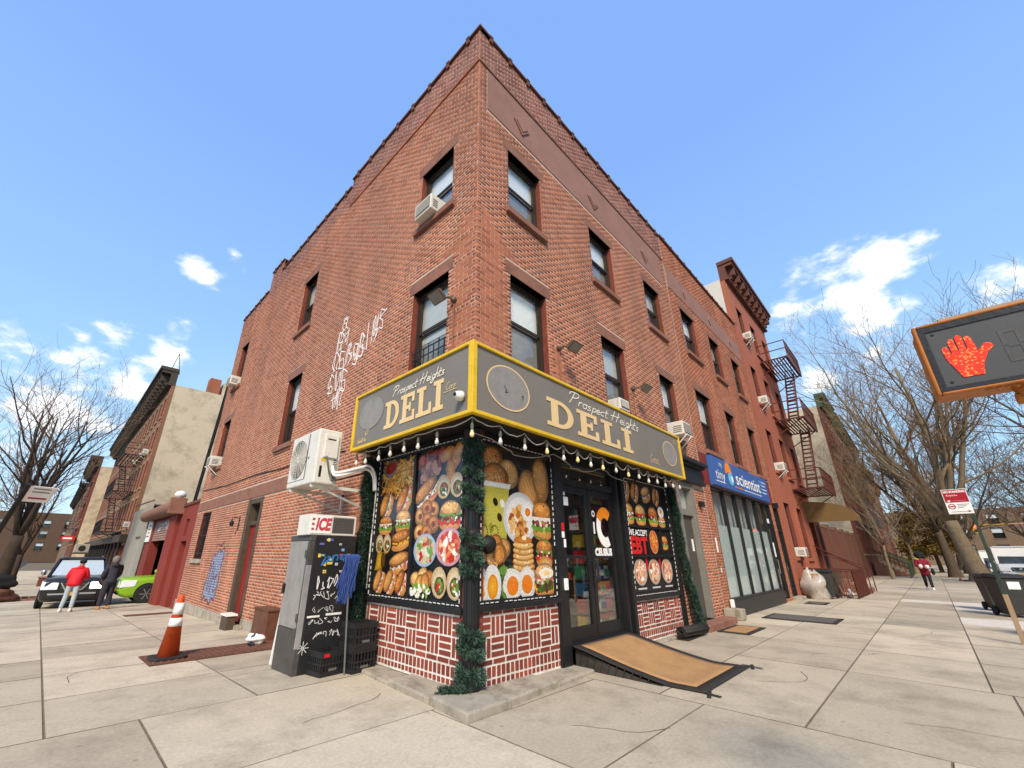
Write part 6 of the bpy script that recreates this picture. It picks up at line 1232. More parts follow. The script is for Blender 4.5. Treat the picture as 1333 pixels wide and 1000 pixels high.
shb = MB(); shb.lathe([(.30, 0), (.30, 8.2)], GA.p(18.1, 3.38, .22), 20, (0, 1, 0)); shb.build('shutter_housing', M_brown, ga, smooth=False); GA.part('housing_cap', M_brown, ga, (18.0, 18.12, 3.05, 3.72, -.05, .55), bevel=.03)
sh_ = GA.part('roller_shutter', M_corn, ga, (19.85, 24.6, 2.05, 3.1, -.12, -.08))
for k in range(9): GA.part('shutter_slat', mat('shutter_pale', S(168, 132, 118), .6, .15, 3), sh_, (19.87, 24.58, 2.08+k*.11, 2.16+k*.11, -.08, -.055))
scribble(GA, 20.6, 2.5, 2.8, .5, 8, 31, M_gfw, sh_, .05, -.045)
GA.part('wall_sign', M_wh, ga, (25.0, 26.1, 2.05, 3.1, .0, .05)); 
for k in range(4): GA.part('sign_line', M_rpan, ga, (25.15, 25.95-.2*(k % 2), 2.3+.18*k, 2.36+.18*k, .05, .053))
gl_ = thing('roof_lamp', 'white globe lamp on the end of the shutter housing', 'lamp', GA.p(18.2, 3.7, .3)); MB().lathe([(.09, 0), (.09, .08), (.2, .12), (.22, .22), (.16, .34), (.05, .38)], GA.p(18.3, 3.66, .2), 14).build('globe', M_white, gl_, smooth=True); MB().lathe([(.12, -.03), (.12, .03)], GA.p(18.3, 3.66, .2), 12).build('base', M_gfr, gl_)
gs2 = thing('metal_shed', 'pale grey corrugated metal fronted shed beside the garage', 'shed', (0, 30, gz(29))); M_corr = mat('grey_sheet', S(172, 168, 158, .85), .6, .12, 1.5, .1, 30, dirt=S(126, 116, 104), dscale=1.5); holed(GA, 26.22, 33.8, -1.2, 4.1, [(28.0, 30.2, -1.2, 2.4)], .05, .2).build('front', [M_corr, M_corr], gs2); GA.part('door', M_corr, gs2, (28.0, 30.2, -1.1, 2.4, -.1, -.05)); GA.part('roof', M_roof, gs2, (26.22, 33.8, 4.0, 4.08, -8, .04)); MB().bar(GA.p(26.2, 4.3, .1), GA.p(33.8, 4.5, .1), .05).build('roof_rail', M_iron, gs2)
for k in range(30): GA.part('rib', M_corr, gs2, (26.3+k*.25, 26.36+k*.25, 2.45 if 27.6 < 26.3+k*.25 < 30.3 else -1.1, 4.1, .05, .08))
ld = thing('roof_ladder', 'black iron ladder rising against the brick corner above the garage roof', 'ladder', (.0, 16.8, 3.3)); mb = MB(); A_, B_ = Vector((.06, 16.7, 3.3)), Vector((.03, 15.42, 8.5))
for s in (-.16, .16): mb.bar(A_+Vector((0, s, 0)), B_+Vector((0, s, 0)), .06)
mb.build('rail', M_ironk, ld)
for k in range(1, 18): MB().bar(A_+(B_-A_)*(k/18)+Vector((0, -.16, 0)), A_+(B_-A_)*(k/18)+Vector((0, .16, 0)), .03).build('rung', M_ironk, ld)
tn = facade('long brown four storey tenement with heavy grey cornice and weathered cream side wall', WL, 34.6, 74, -1.2, 13.9, tuple(35.9+1.93*k for k in range(20)), ((3.2, 5.2), (6.0, 8.0), (8.8, 10.6), (11.4, 13.0)), M_ten, 14, M_cream_s, (1.3, 1.0, M_cord, 34), [(35.0+2.6*k, 36.9+2.6*k, -.8, 2.0) for k in range(14)], name='tenement', stone=M_stoneb, ww=.85)
for k in range(14): WL.part('shop_glass', M_paneD, tn, (35.0+2.6*k, 36.9+2.6*k, -.8, 2.0, -.2, -.19)); WL.part('shop_post', M_ironk, tn, (36.95+2.6*k, 37.2+2.6*k, -.9, 2.2, -.05, .15))
for k in range(36): WL.part('quoin', M_brick2, tn, (34.6, 34.95 if k % 2 else 35.15, 2.6+k*.315, 2.6+k*.315+.27, .0, .03))
WL.part('shop_cornice', M_cord, tn, (34.6, 74, 2.2, 2.7, 0, .4)); mb = MB(); mb.box(2.4, 3.2, 34.65, 35.6, 13.9, 15.2); mb.build('chimney', M_brick, tn); mb = MB(); mb.box(3.4, 6.0, 34.65, 36.4, 13.9, 15.0); mb.build('roof_bulkhead', M_cream_s, tn)
mb = MB(); mb.bar((-.3, 35.0, 15.2), (-.1, 34.8, 16.6), .05); mb.bar((-.1, 34.8, 16.6), (.3, 35.2, 15.0), .04); mb.build('roof_antenna', M_gfr, tn)
fire_escape('black iron fire escape on the brown tenement front', WL, 39.0, 46.0, (3.0, 6.0, 8.9), M_ironk, 1.3, False, .7)
for k, (c, z) in enumerate(((37.83, 8.81), (39.76, 8.81), (43.62, 8.81), (35.9, 3.21))): room_ac(WL, c, z, ('small air conditioner in the third row window near the tenement corner', 'small air conditioner in the second third-row window of the tenement', 'small air conditioner farther along the third tenement row', 'white air conditioner in the lowest tenement window by the cream wall')[k], brackets=False)
WF = Wall((-1.4, 0, 0), (0, 1, 0), (-1, 0, 0))
t2 = facade('red brown walk-up with cream side standing forward beyond the long tenement', WF, 76, 96, -1.4, 13.0, tuple(77.4+2.2*k for k in range(9)), ((2.6, 4.8), (5.8, 7.8), (8.6, 10.4), (11, 12.4)), M_rowr, 14, M_cream_s, (1.4, 1.2, M_cord, 14), name='tenement', stone=M_stoneb)
fire_escape('black iron fire escape on the forward standing red brown walk-up', WF, 78, 84, (4.6, 8.0, 11.0), M_ironk, 1.3, False, .6)
t4 = facade('far tan building at the end of the left street', WF, 98, 150, -1.4, 12, tuple(100+3.4*k for k in range(15)), ((2.4, 4.4), (6, 8), (9.0, 11)), M_rowc, 14, M_rowc, (1.0, 1.0, M_cord, 10), name='row_house', stone=M_stoneb)
rsn = thing('red_shop_sign', 'small red projecting shop sign down the left street', 'sign', (-2.2, 75.8, 3.2)); MB().box(-2.8, -1.45, 75.6, 75.9, 3.0, 3.5).build('board', M_red, rsn); MB().box(-2.6, -1.7, 75.585, 75.598, 3.15, 3.35).build('lettering_band', M_wh, rsn)
uac = thing('outdoor_air_unit', 'grey rooftop style air unit on a ledge down the left street', 'air conditioner', (-.6, 60.8, 1.4)); MB().box(-1.6, -.45, 60.2, 61.0, 1.5, 2.35).build('casing', M_corr, uac, bevel=.03); MB().lathe([(.3, 0), (.3, .02)], (-1.05, 60.199, 1.92), 20, (0, -1, 0)).build('fan_grille', M_ironk, uac); MB().box(-1.8, -.41, 60.1, 61.1, 1.35, 1.5).build('ledge', M_cord, uac)
# ------------------------------------------------------------------ trees
M_bark = mat('bark', S(104, 90, 74, .8), .95, .3, 5, .7, 25, dirt=S(70, 62, 50), dscale=4); M_bark2 = mat('bark_pale', S(150, 132, 106, .85), .95, .3, 5, .7, 25, dirt=S(110, 96, 76), dscale=4); M_barkd = mat('bark_dark', S(74, 60, 48, .8), .95, .3, 5, .7, 25); M_twig = mat('twigs_pale', S(150, 118, 80, .9), .9, .25, 3, 0); M_twigd = mat('twigs_brown', S(126, 102, 80, .9), .9, .25, 3, 0)
def tree(label, base, H, r0, seed, lean=(0, 0), limbs=5, fork=.24, spread=.9, lv=(6, 6, 5, 5), mb_=None, mt=None, name='bare_tree', first=None, twig_r=.006):
    g = random.Random(seed); t = thing(name, label, 'tree', base); B = [MB(), MB(), MB()]; base = Vector(base)
    def stem(p, d, L, r, lvl, n):
        pts = [p]; rs = [r]; cur = p; dd = d.normalized(); nseg = (6, 6, 5, 4, 3)[lvl]; tap = (.62, .3, .3, .3, .45)[lvl]
        for i in range(nseg):
            k = (.05, .16, .2, .26, .3)[lvl]; dd = (dd+Vector((g.uniform(-k, k), g.uniform(-k, k), g.uniform(-k*.6, k)+(.05 if lvl < 4 else .02)))).normalized(); cur = cur+dd*(L/nseg); pts.append(cur); rs.append(max(twig_r*.7, r*(1-(1-tap)*(i+1)/nseg)))
        B[0 if lvl == 0 else 1 if lvl < 3 else 2].tube(pts, rs, (12, 8, 6, 4, 3)[lvl], lvl < 2); return pts, rs, dd
    tp, tr_, td = stem(base-Vector((0, 0, .1)), Vector((lean[0], lean[1], 1)), H*fork+.1, r0, 0, 6)
    def branch(p, d, L, r, lvl):
        pts, rs, dd = stem(p, d, L, r, lvl, 0)
        if lvl >= 4: return
        nchild = lv[lvl-1]
        for c in range(nchild):
            f = .22+.78*(c+g.random()*.8)/nchild; i = min(int(f*(len(pts)-1)), len(pts)-2); q = pts[i]+(pts[i+1]-pts[i])*(f*(len(pts)-1)-i if f < 1 else 1); q = pts[i].lerp(pts[i+1], min(1, max(0, f*(len(pts)-1)-i)))
            ax = (pts[i+1]-pts[i]).normalized(); o = ax.orthogonal().normalized(); an = g.random()*2*PI; side = (o*math.cos(an)+ax.cross(o)*math.sin(an)); nd = ax*g.uniform(.5, 1.0)+side*g.uniform(.5, .95)+Vector((0, 0, .12))
            branch(q, nd, L*g.uniform(.42, .62), max(twig_r, rs[i]*g.uniform(.42, .6)), lvl+1)
    for k in range(limbs):
        an = 2*PI*(k+g.uniform(-.3, .3))/limbs; sp = spread*g.uniform(.45, 1.1) if k else .15
        branch(tp[-1]-td*g.uniform(0, .12)*H*fork, Vector((math.cos(an)*sp, math.sin(an)*sp, 1)), H*(1-fork)*g.uniform(.72, 1.0), tr_[-1]*g.uniform(.5, .72), 1)
    for d_, L_, r_ in (first or []): branch(tp[3], Vector(d_), L_, r_, 1)
    B[0].tube([base+Vector((0, 0, -.1)), base+Vector((0, 0, .25)), base+Vector((0, 0, .6))], [r0*1.35, r0*1.12, r0*1.0], 12, False)
    B[0].build('trunk', mb_ or M_bark, t, smooth=True); B[1].build('limbs', mb_ or M_bark, t, smooth=True); B[2].build('twigs', mt or M_twig, t, kind='stuff'); return t
tree('bare street tree with dark trunk leaning over the left pavement', (-5.1, 28.6, gz(28)), 10.8, .36, 3, (.12, -.02), 6, .28, .3, (6, 6, 5, 4), M_barkd, M_twigd, first=[((-1.3, -.6, .45), 4.0, .12)])
tree('second bare street tree farther down the left pavement', (-5.0, 44, gz(44)), 8.5, .24, 8, (0, 0), 5, .25, .6, (6, 5, 5, 3), M_barkd, M_twigd, twig_r=.012)
tree('large bare street tree with pale thick trunk on the right pavement', (43, -6.1, 0), 17, .56, 5, (-.02, .10), 8, .24, .75, (7, 7, 6, 5), M_bark2, M_twig, twig_r=.011)
tree('dark trunked bare tree close behind the thick pale tree', (50, -5.0, 0), 15, .38, 15, (.02, .04), 6, .25, .8, (6, 6, 5, 4), M_bark, M_twig, twig_r=.010)
tree('bare tree with pale twigs before the row houses', (41.5, -1.6, 0), 9.5, .12, 21, (-.02, .05), 6, .25, .85, (6, 6, 6, 5), M_bark2, M_twig, twig_r=.008)
tree('slender bare tree farther along before the row houses', (56, -2.6, 0), 12, .18, 22, (0, .02), 6, .25, .9, (6, 6, 5, 4), M_bark2, M_twig, twig_r=.012)
tree('bare kerbside tree beyond the parked van', (64, -6.3, 0), 14, .34, 31, (0, -.05), 6, .22, 1.0, (6, 6, 5, 4), M_bark, M_twigd, twig_r=.014)
tree('bare tree arching over the road from the far kerb', (36, -15.5, 0), 17, .40, 41, (-.02, .10), 7, .22, 1.0, (6, 6, 6, 4), M_bark, M_twigd, twig_r=.010)
for k, (x_, y_) in enumerate(((60, -16.5), (76, -16), (84, -6.5), (98, -15.5), (112, -8), (72, -19))):
    tree(('bare tree on the far kerb down the right street', 'second bare tree on the far kerb down the right street', 'bare tree on the near kerb past the parked vans', 'distant bare tree on the far kerb', 'most distant bare tree at the end of the right street', 'bare tree in a front yard across the right street')[k], (x_, y_, 0), 12.5, .36, 43+k, (0, .0), 6, .22, .95, (6, 6, 5, 3), M_bark, M_twigd, twig_r=.018)
# small tree that kept its yellow-brown leaves
ev = thing('leafy_tree', 'small bushy tree with yellow brown leaves past the woman', 'tree', (66, -4.4, 0)); MB().tube([(66, -4.4, 0), (66, -4.3, 3.0)], [.2, .12], 8).build('trunk', M_bark, ev); gq = random.Random(77); M_leafy = mat('leaves_ochre', S(128, 104, 40, .8), .8, .4, .8, 0); mb = MB()
cl_ = [(gq.uniform(-2.6, 2.6), gq.uniform(-2.2, 2.2), gq.uniform(2.0, 6.4)) for _ in range(46)]
for k in range(9000):
    c = cl_[gq.randrange(46)]; p0 = Vector((66+c[0]+gq.gauss(0, .42), -4.3+c[1]+gq.gauss(0, .42), c[2]+gq.gauss(0, .34))); a = Vector((gq.uniform(-1, 1), gq.uniform(-1, 1), gq.uniform(-1, 1))).normalized()*.11; b = a.orthogonal().normalized()*.07
    mb.v += [tuple(p0-a), tuple(p0+b), tuple(p0+a), tuple(p0-b)]; n = len(mb.v); mb.f.append((n-4, n-3, n-2, n-1)); mb.mi.append(0)
mb.build('crown', M_leafy, ev, kind='stuff')
# tree pits
for nm, lab, c, s in (('tree_pit', 'soil tree pit with stone edge round the thick pale tree', (43, -6.0), 1.1), ('tree_pit', 'soil tree pit with brick edge under the leaning dark tree', (-4.3, 28.6), 1.0)):
    t = thing(nm, lab, 'tree pit', (c[0], c[1], gz(c[1]))); z = gz(c[1]); MB().box(c[0]-s*1.4, c[0]+s*1.4, c[1]-s*.8, c[1]+s*.8, z, z+.02).build('soil', M_dirt, t)
    for k in range(10): a = -1.4+2.8*k/10; MB().box(c[0]+s*a, c[0]+s*(a+.26), c[1]-s*.9, c[1]-s*.8, z, z+.12).build('edge_stone', M_brown, t); MB().box(c[0]+s*a, c[0]+s*(a+.26), c[1]+s*.8, c[1]+s*.9, z, z+.12).build('edge_stone', M_brown, t)
bg_ = thing('rubbish_heap', 'black net bag and brown rubbish piled against the leaning tree', 'rubbish', (-5.0, 27.6, gz(27.6))); zt = gz(27.6); lump((-4.95, 27.6, zt+.28), .75, .5, .32, M_corn, bg_, 'cardboard', 5, 0, amp=.25); lump((-5.1, 27.7, zt+.85), .75, .4, .36, M_ironk, bg_, 'net_bag', 6, .1, amp=.18)
pl = thing('brick_planter', 'low brown brick planter box down the left pavement', 'planter', (-3.2, 42, gz(42))); MB().box(-3.6, -2.6, 41.5, 42.5, gz(42)-.05, gz(42)+.55).build('box', M_rowr, pl); MB().box(-3.65, -2.55, 41.45, 42.55, gz(42)+.55, gz(42)+.62).build('rim', M_brown, pl)
# ------------------------------------------------------------------ vehicles
M_tyre = mat('tyre', (.02, .02, .02), .8, .2, 10, .2); M_rim = mat('alloy_rim', S(176, 178, 180), .3, .1, 10, 0, metal=.7); M_carglass = glassmat('car_glass', (.25, .28, .29)); M_chrome = mat('chrome', S(205, 207, 210), .15, .05, 10, 0, metal=.9); M_lamp = mat('headlamp', S(232, 236, 240), .12, .1, 12, 0, spec=.7); M_tail = mat('tail_lamp', S(150, 20, 18), .2, .1, 8, 0); M_plate = mat('plate_yellow', S(222, 172, 70), .5, .1, 8, 0); M_plas = mat('black_plastic', (.016, .016, .017), .5, .2, 8, .1)
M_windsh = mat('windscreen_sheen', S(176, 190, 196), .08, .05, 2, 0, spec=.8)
def paint(name, c, metal=.3): return mat(name, c, .38, .06, 6, 0, metal=metal, coat=.25, spec=.4)
def wheel(t, x, y, r, side, w=.22):
    a = (0, side, 0); ty = MB().lathe([(r*.62, -w/2), (r*.93, -w/2), (r, -w*.36), (r, w*.36), (r*.93, w/2), (r*.62, w/2)], (x, y, r), 24, a).build('wheel', M_tyre, t, local=True, smooth=False)
    MB().lathe([(r*.64, w*.1), (r*.66, w*.48), (r*.6, w*.48), (r*.58, w*.3), (r*.1, w*.26), (.002, w*.26)], (x, y, r), 20, a).build('rim', M_plas, ty, local=True); mb = MB()
    for k in range(6): an = k*PI/3; mb.bar((x, y+side*w*.40, r), (x+r*.62*math.cos(an), y+side*w*.40, r+r*.62*math.sin(an)), r*.2, .03)
    for q in range(24): a0, a1 = 2*PI*q/24, 2*PI*(q+1)/24; mb.quad(*[(x+rr_*math.cos(z_), y+side*w*.49, r+rr_*math.sin(z_)) for rr_, z_ in ((r*.56, a0), (r*.66, a0), (r*.66, a1), (r*.56, a1))])
    mb.build('spoke', M_rim, ty, local=True, kind='stuff')
def car(label, loc, rz, body, L=4.8, W=1.9, H=1.75, kind='suv', lit=False, name='parked_car', grille=True, cat='car', group=None, detail=True, wind=None):
    t = thing(name, label, cat, loc, rz, group); hl, hw = L/2, W/2; gc = .24 if kind != 'car' else .18; belt = (H*.62 if kind == 'suv' else H*.60) if kind != 'van' else H*.5; hood = belt*.98; r = .37 if kind != 'car' else .32
    if kind == 'van': st = [(hl, .34, .8, .86), (hl-.12, .28, 1.0, .95), (hl-.7, .26, 1.18, 1), (hl-1.0, .26, belt, 1), (-hl+.1, .28, belt, 1), (-hl, .34, belt-.05, .97)]
    else: st = [(hl, .42, hood*.86, .88), (hl-.015, .40, hood*.885, .90), (hl-.09, .31, hood*.945, .955), (hl-.28, gc, hood*.975, .99), (hl-.6, gc, hood*.99, 1), (hl-1.2, gc, hood*1.01, 1), (hl-1.5, gc, belt, 1), (0, gc, belt, 1), (-hl+.4, gc, belt, 1), (-hl+.1, .30, belt*.97, .96), (-hl, .38, belt*.85, .88)]
    rings = []
    for x, zb, zt, k in st:
        w = hw*k; m = (zb+zt)/2; rings.append([(x, -w*.86, zb), (x, -w*.97, zb+.10), (x, -w, m), (x, -w*.985, zt-.12), (x, -w*.93, zt-.02), (x, -w*.6, zt+.025), (x, 0, zt+.035), (x, w*.6, zt+.025), (x, w*.93, zt-.02), (x, w*.985, zt-.12), (x, w, m), (x, w*.97, zb+.10), (x, w*.86, zb), (x, 0, zb)])
    o = MB().loft(rings).build('body', body, t, local=True, smooth=True); sb_ = o.modifiers.new('s', 'SUBSURF'); sb_.levels = sb_.render_levels = 2; o.data.update()
    try:
        ca_ = o.data.attributes.new('crease_edge', 'FLOAT', 'EDGE'); ca_.data.foreach_set('value', [.45]*len(o.data.edges))
    except Exception: pass
    if kind == 'van': fb, ft, rb_, rt = hl-.95, hl-1.55, -hl+.03, -hl+.12
    elif kind == 'suv': fb, ft, rb_, rt = hl-1.35, hl-2.05, -hl+.12, -hl+.42
    else: fb, ft, rb_, rt = hl-1.35, hl-2.15, -hl+.65, -hl+1.35
    z0, z1 = belt-.02, H-.05; wb, wt = hw*.93, hw*(.76 if kind != 'van' else .88); ca = [(fb, -wb, z0), (fb, wb, z0), (rb_, wb, z0), (rb_, -wb, z0), (ft, -wt, z1), (ft, wt, z1), (rt, wt, z1), (rt, -wt, z1)]
    C = [Vector(c) for c in ca]
    if kind == 'van': o = MB().hexa(C).build('cargo_body', body, t, local=True, bevel=.06)
    else: MB().hexa([c.lerp(sum(C, Vector())/8, .03) for c in C]).build('cabin_glass', M_carglass if detail else M_paneD, t, local=True)
    rf = [Vector((ft+.08, -wt-.02, z1)), Vector((ft+.08, wt+.02, z1)), Vector((rt-.05, wt+.02, z1)), Vector((rt-.05, -wt-.02, z1))]; ro = MB().hexa(rf+[p+Vector((-.12 if i < 2 else .06, (.12 if p.y < 0 else -.12), .06)) for i, p in enumerate(rf)]).build('roof', body, t, local=True, bevel=.025, smooth=False)
    for i in range(4): MB().bar(C[i], C[i+4], .07 if i < 2 else .14, .08 if i < 2 else .10).build('pillar', body, t, local=True)
    if kind != 'van':
        for f in (.34, .68):
            for a, b in ((0, 3), (1, 2)): p0, p1 = C[a].lerp(C[b], f), C[a+4].lerp(C[b+4], f); MB().bar(p0, p1, .07, .05).build('pillar', body, t, local=True)
    if kind == 'van':
        MB().add([C[0].lerp(C[1], .06)+Vector((.012, 0, .03)), C[1].lerp(C[0], .06)+Vector((.012, 0, .03)), C[5].lerp(C[4], .08)+Vector((.02, 0, -.1)), C[4].lerp(C[5], .08)+Vector((.02, 0, -.1))], [(0, 1, 2, 3)]).build('windscreen', M_carglass, t, local=True)
    else:
        MB().add([C[0].lerp(C[1], .05)+Vector((.0, 0, .04)), C[1].lerp(C[0], .05)+Vector((.0, 0, .04)), C[5].lerp(C[4], .05)+Vector((.0, 0, -.04)), C[4].lerp(C[5], .05)+Vector((.0, 0, -.04))], [(0, 1, 2, 3)]).build('windscreen', wind or M_windsh, t, local=True)
    for sx in (hl-.95, -hl+.95):
        for s in (-1, 1):
            MB().lathe([(r*1.16, -.02), (r*1.16, .012)], (sx, s*(hw-.008), r*1.02), 22, (0, s, 0)).build('wheel_arch', M_plas, t, local=True); wheel(t, sx, s*(hw-.075), r, s)
    fz_ = hood
    for s in (-1, 1):
        hlm = MB().hexa([(hl-.0, s*hw*.97, fz_*.62), (hl+.055, s*hw*.48, fz_*.62), (hl-.12, s*hw*.46, fz_*.62), (hl-.5, s*hw*1.012, fz_*.66), (hl-.05, s*hw*.98, fz_*.88), (hl+.035, s*hw*.48, fz_*.84), (hl-.16, s*hw*.46, fz_*.84), (hl-.55, s*hw*1.006, fz_*.90)]).build('headlight', MATS['lit_lamp'] if lit and s > 0 else M_lamp, t, local=True, bevel=.02)
        MB().box(-hl-.012, -hl+.06, s*hw*.86-.09, s*hw*.86+.09, belt*.62, belt*.9).build('tail_light', M_tail, t, local=True)
        MB().lathe([(.07, 0), (.13, .06), (.13, .12), (.05, .16)], (fb-.1, s*(hw+.02), belt+.13), 10, (0, s, 0), (1, .8)).build('mirror', M_chrome if lit else body, t, local=True, smooth=True)
        if detail: MB().lathe([(.07, -.03), (.07, .02)], (hl-.06, s*hw*.68, .50), 12, (1, 0, 0)).build('fog_light', M_lamp, t, local=True)
    if grille:
        g = MB().box(hl-.06, hl+.02, -hw*.42, hw*.42, fz_*.62, fz_*.84).build('grille', M_plas, t, local=True)
        for k in range(4): MB().box(hl+.018, hl+.03, -hw*.40, hw*.40, fz_*(.645+.05*k), fz_*(.66+.05*k)).build('grille_bar', M_acd, g, local=True)
        mb = MB(); mb.bar((hl+.025, -hw*.42, fz_*.84), (hl+.025, -hw*.24, fz_*.60), .04); mb.bar((hl+.025, hw*.42, fz_*.84), (hl+.025, hw*.24, fz_*.60), .04); mb.bar((hl+.025, -hw*.24, fz_*.6), (hl+.025, hw*.24, fz_*.6), .04); mb.build('grille_trim', M_chrome, g, local=True); MB().lathe([(.075, 0), (.075, .012), (.055, .014)], (hl+.03, 0, fz_*.73), 16, (1, 0, 0)).build('badge', M_chrome, g, local=True)
    bp = MB().box(hl-.12, hl+.04, -hw*.72, hw*.72, .36, .50).build('bumper', M_plas, t, local=True, bevel=.03); MB().box(hl+.041, hl+.055, -.16, .16, .47, .60).build('number_plate', M_plate, t, local=True); MB().box(hl-.05, hl+.05, -hw*.72, -.2, .505, .56).build('bumper_trim', M_chrome if lit else M_plas, t, local=True); MB().box(hl-.05, hl+.05, .2, hw*.72, .505, .56).build('bumper_trim', M_chrome if lit else body, t, local=True)
    if kind == 'suv':
        for s in (-1, 1): MB().bar((ft-.1, s*(wt-.12), H+.045), (rt, s*(wt-.12), H+.045), .035).build('roof_rail', M_rim, t, local=True)
    return t
mat('lit_lamp', S(250, 250, 250), .2, .0, 5, 0, emit=((1, .97, .9), 2.2))
P_dark = paint('paint_black_brown', S(44, 40, 38)); P_green = paint('paint_lime', S(140, 186, 44), .15); P_white = paint('paint_white', S(226, 226, 222), 0); P_silver = paint('paint_silver', S(150, 152, 154), .5); P_grey = paint('paint_grey', S(88, 90, 94), .4)
car('dark brown off-road car with one headlight lit parked on the left pavement', (-2.45, 22.35, gz(20.5)), -PI/2-.06, P_dark, 4.9, 1.92, 1.82, lit=True)
car('lime green off-road car nosing out of the red garage', (1.05, 21.25, gz(20.5)), PI, P_green, 4.4, 1.82, 1.70, grille=True)
car('white car parked far down the left road', (-8.2, 46, gz(46)-.15), PI/2, P_white, 4.6, 1.85, 1.5, 'car', detail=False)
car('silver car parked beyond the white one on the left road', (-8.2, 53, gz(53)-.15), PI/2, P_silver, 4.6, 1.85, 1.5, 'car', detail=False)
car('white delivery van parked at the right kerb', (50, -8.35, -.146), PI, P_white, 5.8, 2.1, 2.5, 'van', cat='van', name='parked_van')
car('grey car parked between the two vans on the right', (57.2, -8.2, -.146), PI, P_grey, 4.6, 1.85, 1.5, 'car')
car('second white van parked farther along the right kerb', (63.2, -8.3, -.146), PI, P_white, 5.6, 2.05, 2.35, 'van', cat='van', name='parked_van')
car('dark grey off-road car parked past the second van', (69.5, -8.2, -.146), PI, P_grey, 4.7, 1.88, 1.75, 'suv', detail=False)
car('silver van parked far along the right kerb', (76, -8.2, -.146), PI, P_silver, 5.2, 2.0, 2.2, 'van', detail=False, cat='van', name='parked_van')
car('white car parked at the kerb facing the glass shopfront', (15.0, -9.2, -.146), PI, P_white, 4.7, 1.88, 1.62, 'suv')
car('white saloon parked at the kerb facing the food shop', (9.2, -9.2, -.146), PI, P_white, 4.6, 1.85, 1.48, 'car')
# traffic signals far down the right street
for k, (x, y) in enumerate(((92, -9.5), (84, -16.5))):
    t = thing('traffic_light', ('far traffic light showing red over the right road', 'far traffic light showing red by the opposite kerb')[k], 'traffic light', (x, y-6 if k == 0 else y, 0)); MB().bar((x, y-6 if k == 0 else y, -.1), (x, y-6 if k == 0 else y, 6.2), .16).build('mast', M_yel, t)
    if k == 0: MB().bar((x, y-6, 6.1), (x, y, 6.0), .1).build('arm', M_yel, t)
    MB().box(x-.2, x+.2, y-.28, y+.28, 4.9, 6.1).build('signal_head', M_yel, t); MB().lathe([(.26, 0), (.26, .04)], (x-.2, y, 5.8), 14, (-1, 0, 0)).build('red_lens', mat('red_lens', S(255, 40, 30), .4, 0, 1, 0, emit=((1, .06, .03), 6)), t)
    MB().lathe([(.2, 0), (.2, .04)], (x-.2, y, 5.25), 14, (-1, 0, 0)).build('dark_lens', M_black, t)
# far ends of both streets
fe_ = facade('distant tan block closing the right street', Wall((130, -40, 0), (0, 1, 0), (-1, 0, 0)), 0, 70, -.2, 11, tuple(3+4.5*k for k in range(15)), ((2, 4), (5.2, 7.2), (8, 10)), M_rowc, 10, name='apartment_block', ww=1.6)
fe2 = facade('distant brown block closing the left street', Wall((-40, 170, 0), (1, 0, 0), (0, -1, 0)), 0, 60, -1.5, 12, tuple(3+4.5*k for k in range(13)), ((2, 4), (5.2, 7.2), (8, 10)), M_rowb, 10, name='apartment_block', ww=1.6)
for k, (x0, x1, H, m) in enumerate(((-2, 18, 12, M_rowr), (18.1, 38, 14, M_rowc), (38.1, 62, 12.5, M_rowb), (62.1, 120, 13, M_rowr))):
    w = Wall((x1, -22, 0), (-1, 0, 0), (0, 1, 0)); L = x1-x0; n = int(L/3); facade(('red brick block across the right street', 'tan brick block across the right street', 'brown brick block across the right street', 'long red block across the right street far along')[k], w, 0, L, -.2, H, tuple(1.5+3*q for q in range(n)), ((1, 3), (4.4, 6.4), (7.6, 9.6)), m, 8, corn=(1, .5, M_cord, 8), name='apartment_block', ww=1.1)
# ------------------------------------------------------------------ people
M_skin = mat('skin', S(150, 104, 80), .6, .06, 6, .05); M_skinl = mat('skin_light', S(206, 160, 134), .6, .06, 6, .05); M_hair = mat('hair_black', (.015, .013, .012), .6, .2, 20, .2)
M_redj = mat('red_jacket', S(206, 28, 38), .65, .16, 9, 1.0, 9); M_jean = mat('pale_jeans', S(170, 180, 184), .85, .12, 8, .1); M_navy = mat('dark_coverall', S(52, 52, 60), .85, .2, 9, 1.0, 9); M_boot = mat('tan_boot', S(178, 128, 70), .8, .15, 10, .2); M_shoe = mat('white_shoe', S(224, 222, 216), .6, .08, 10, .1); M_hood = mat('grey_hood', S(120, 114, 106), .9, .15, 8, .3, 40); M_burg = mat('burgundy_coat', S(128, 22, 44), .75, .18, 9, 1.0, 9); M_blk = mat('black_cloth', (.018, .018, .02), .85, .2, 6, .2); M_fur = mat('black_fur', (.02, .018, .018), .95, .4, 60, .8, 60); M_hiv = mat('hi_vis', S(206, 232, 40), .7, .08, 6, .1); M_rucks = mat('bag_white', S(226, 222, 214), .7, .1, 9, .2)
def skinned(name, verts, edges, radii, m, parent, root=0, sub=2):
    me = bpy.data.meshes.new(name); me.from_pydata([tuple(v) for v in verts], edges, []); o = bpy.data.objects.new(name, me); COL.objects.link(o); o.parent = parent
    o.modifiers.new('skin', 'SKIN'); me.materials.append(m)
    for i, d in enumerate(me.skin_vertices[0].data): r = radii[i]; d.radius = r if isinstance(r, tuple) else (r, r); d.use_root = (i == root); d.use_loose = False
    o.modifiers['skin'].use_smooth_shade = True; s = o.modifiers.new('sub', 'SUBSURF'); s.levels = s.render_levels = sub; return o
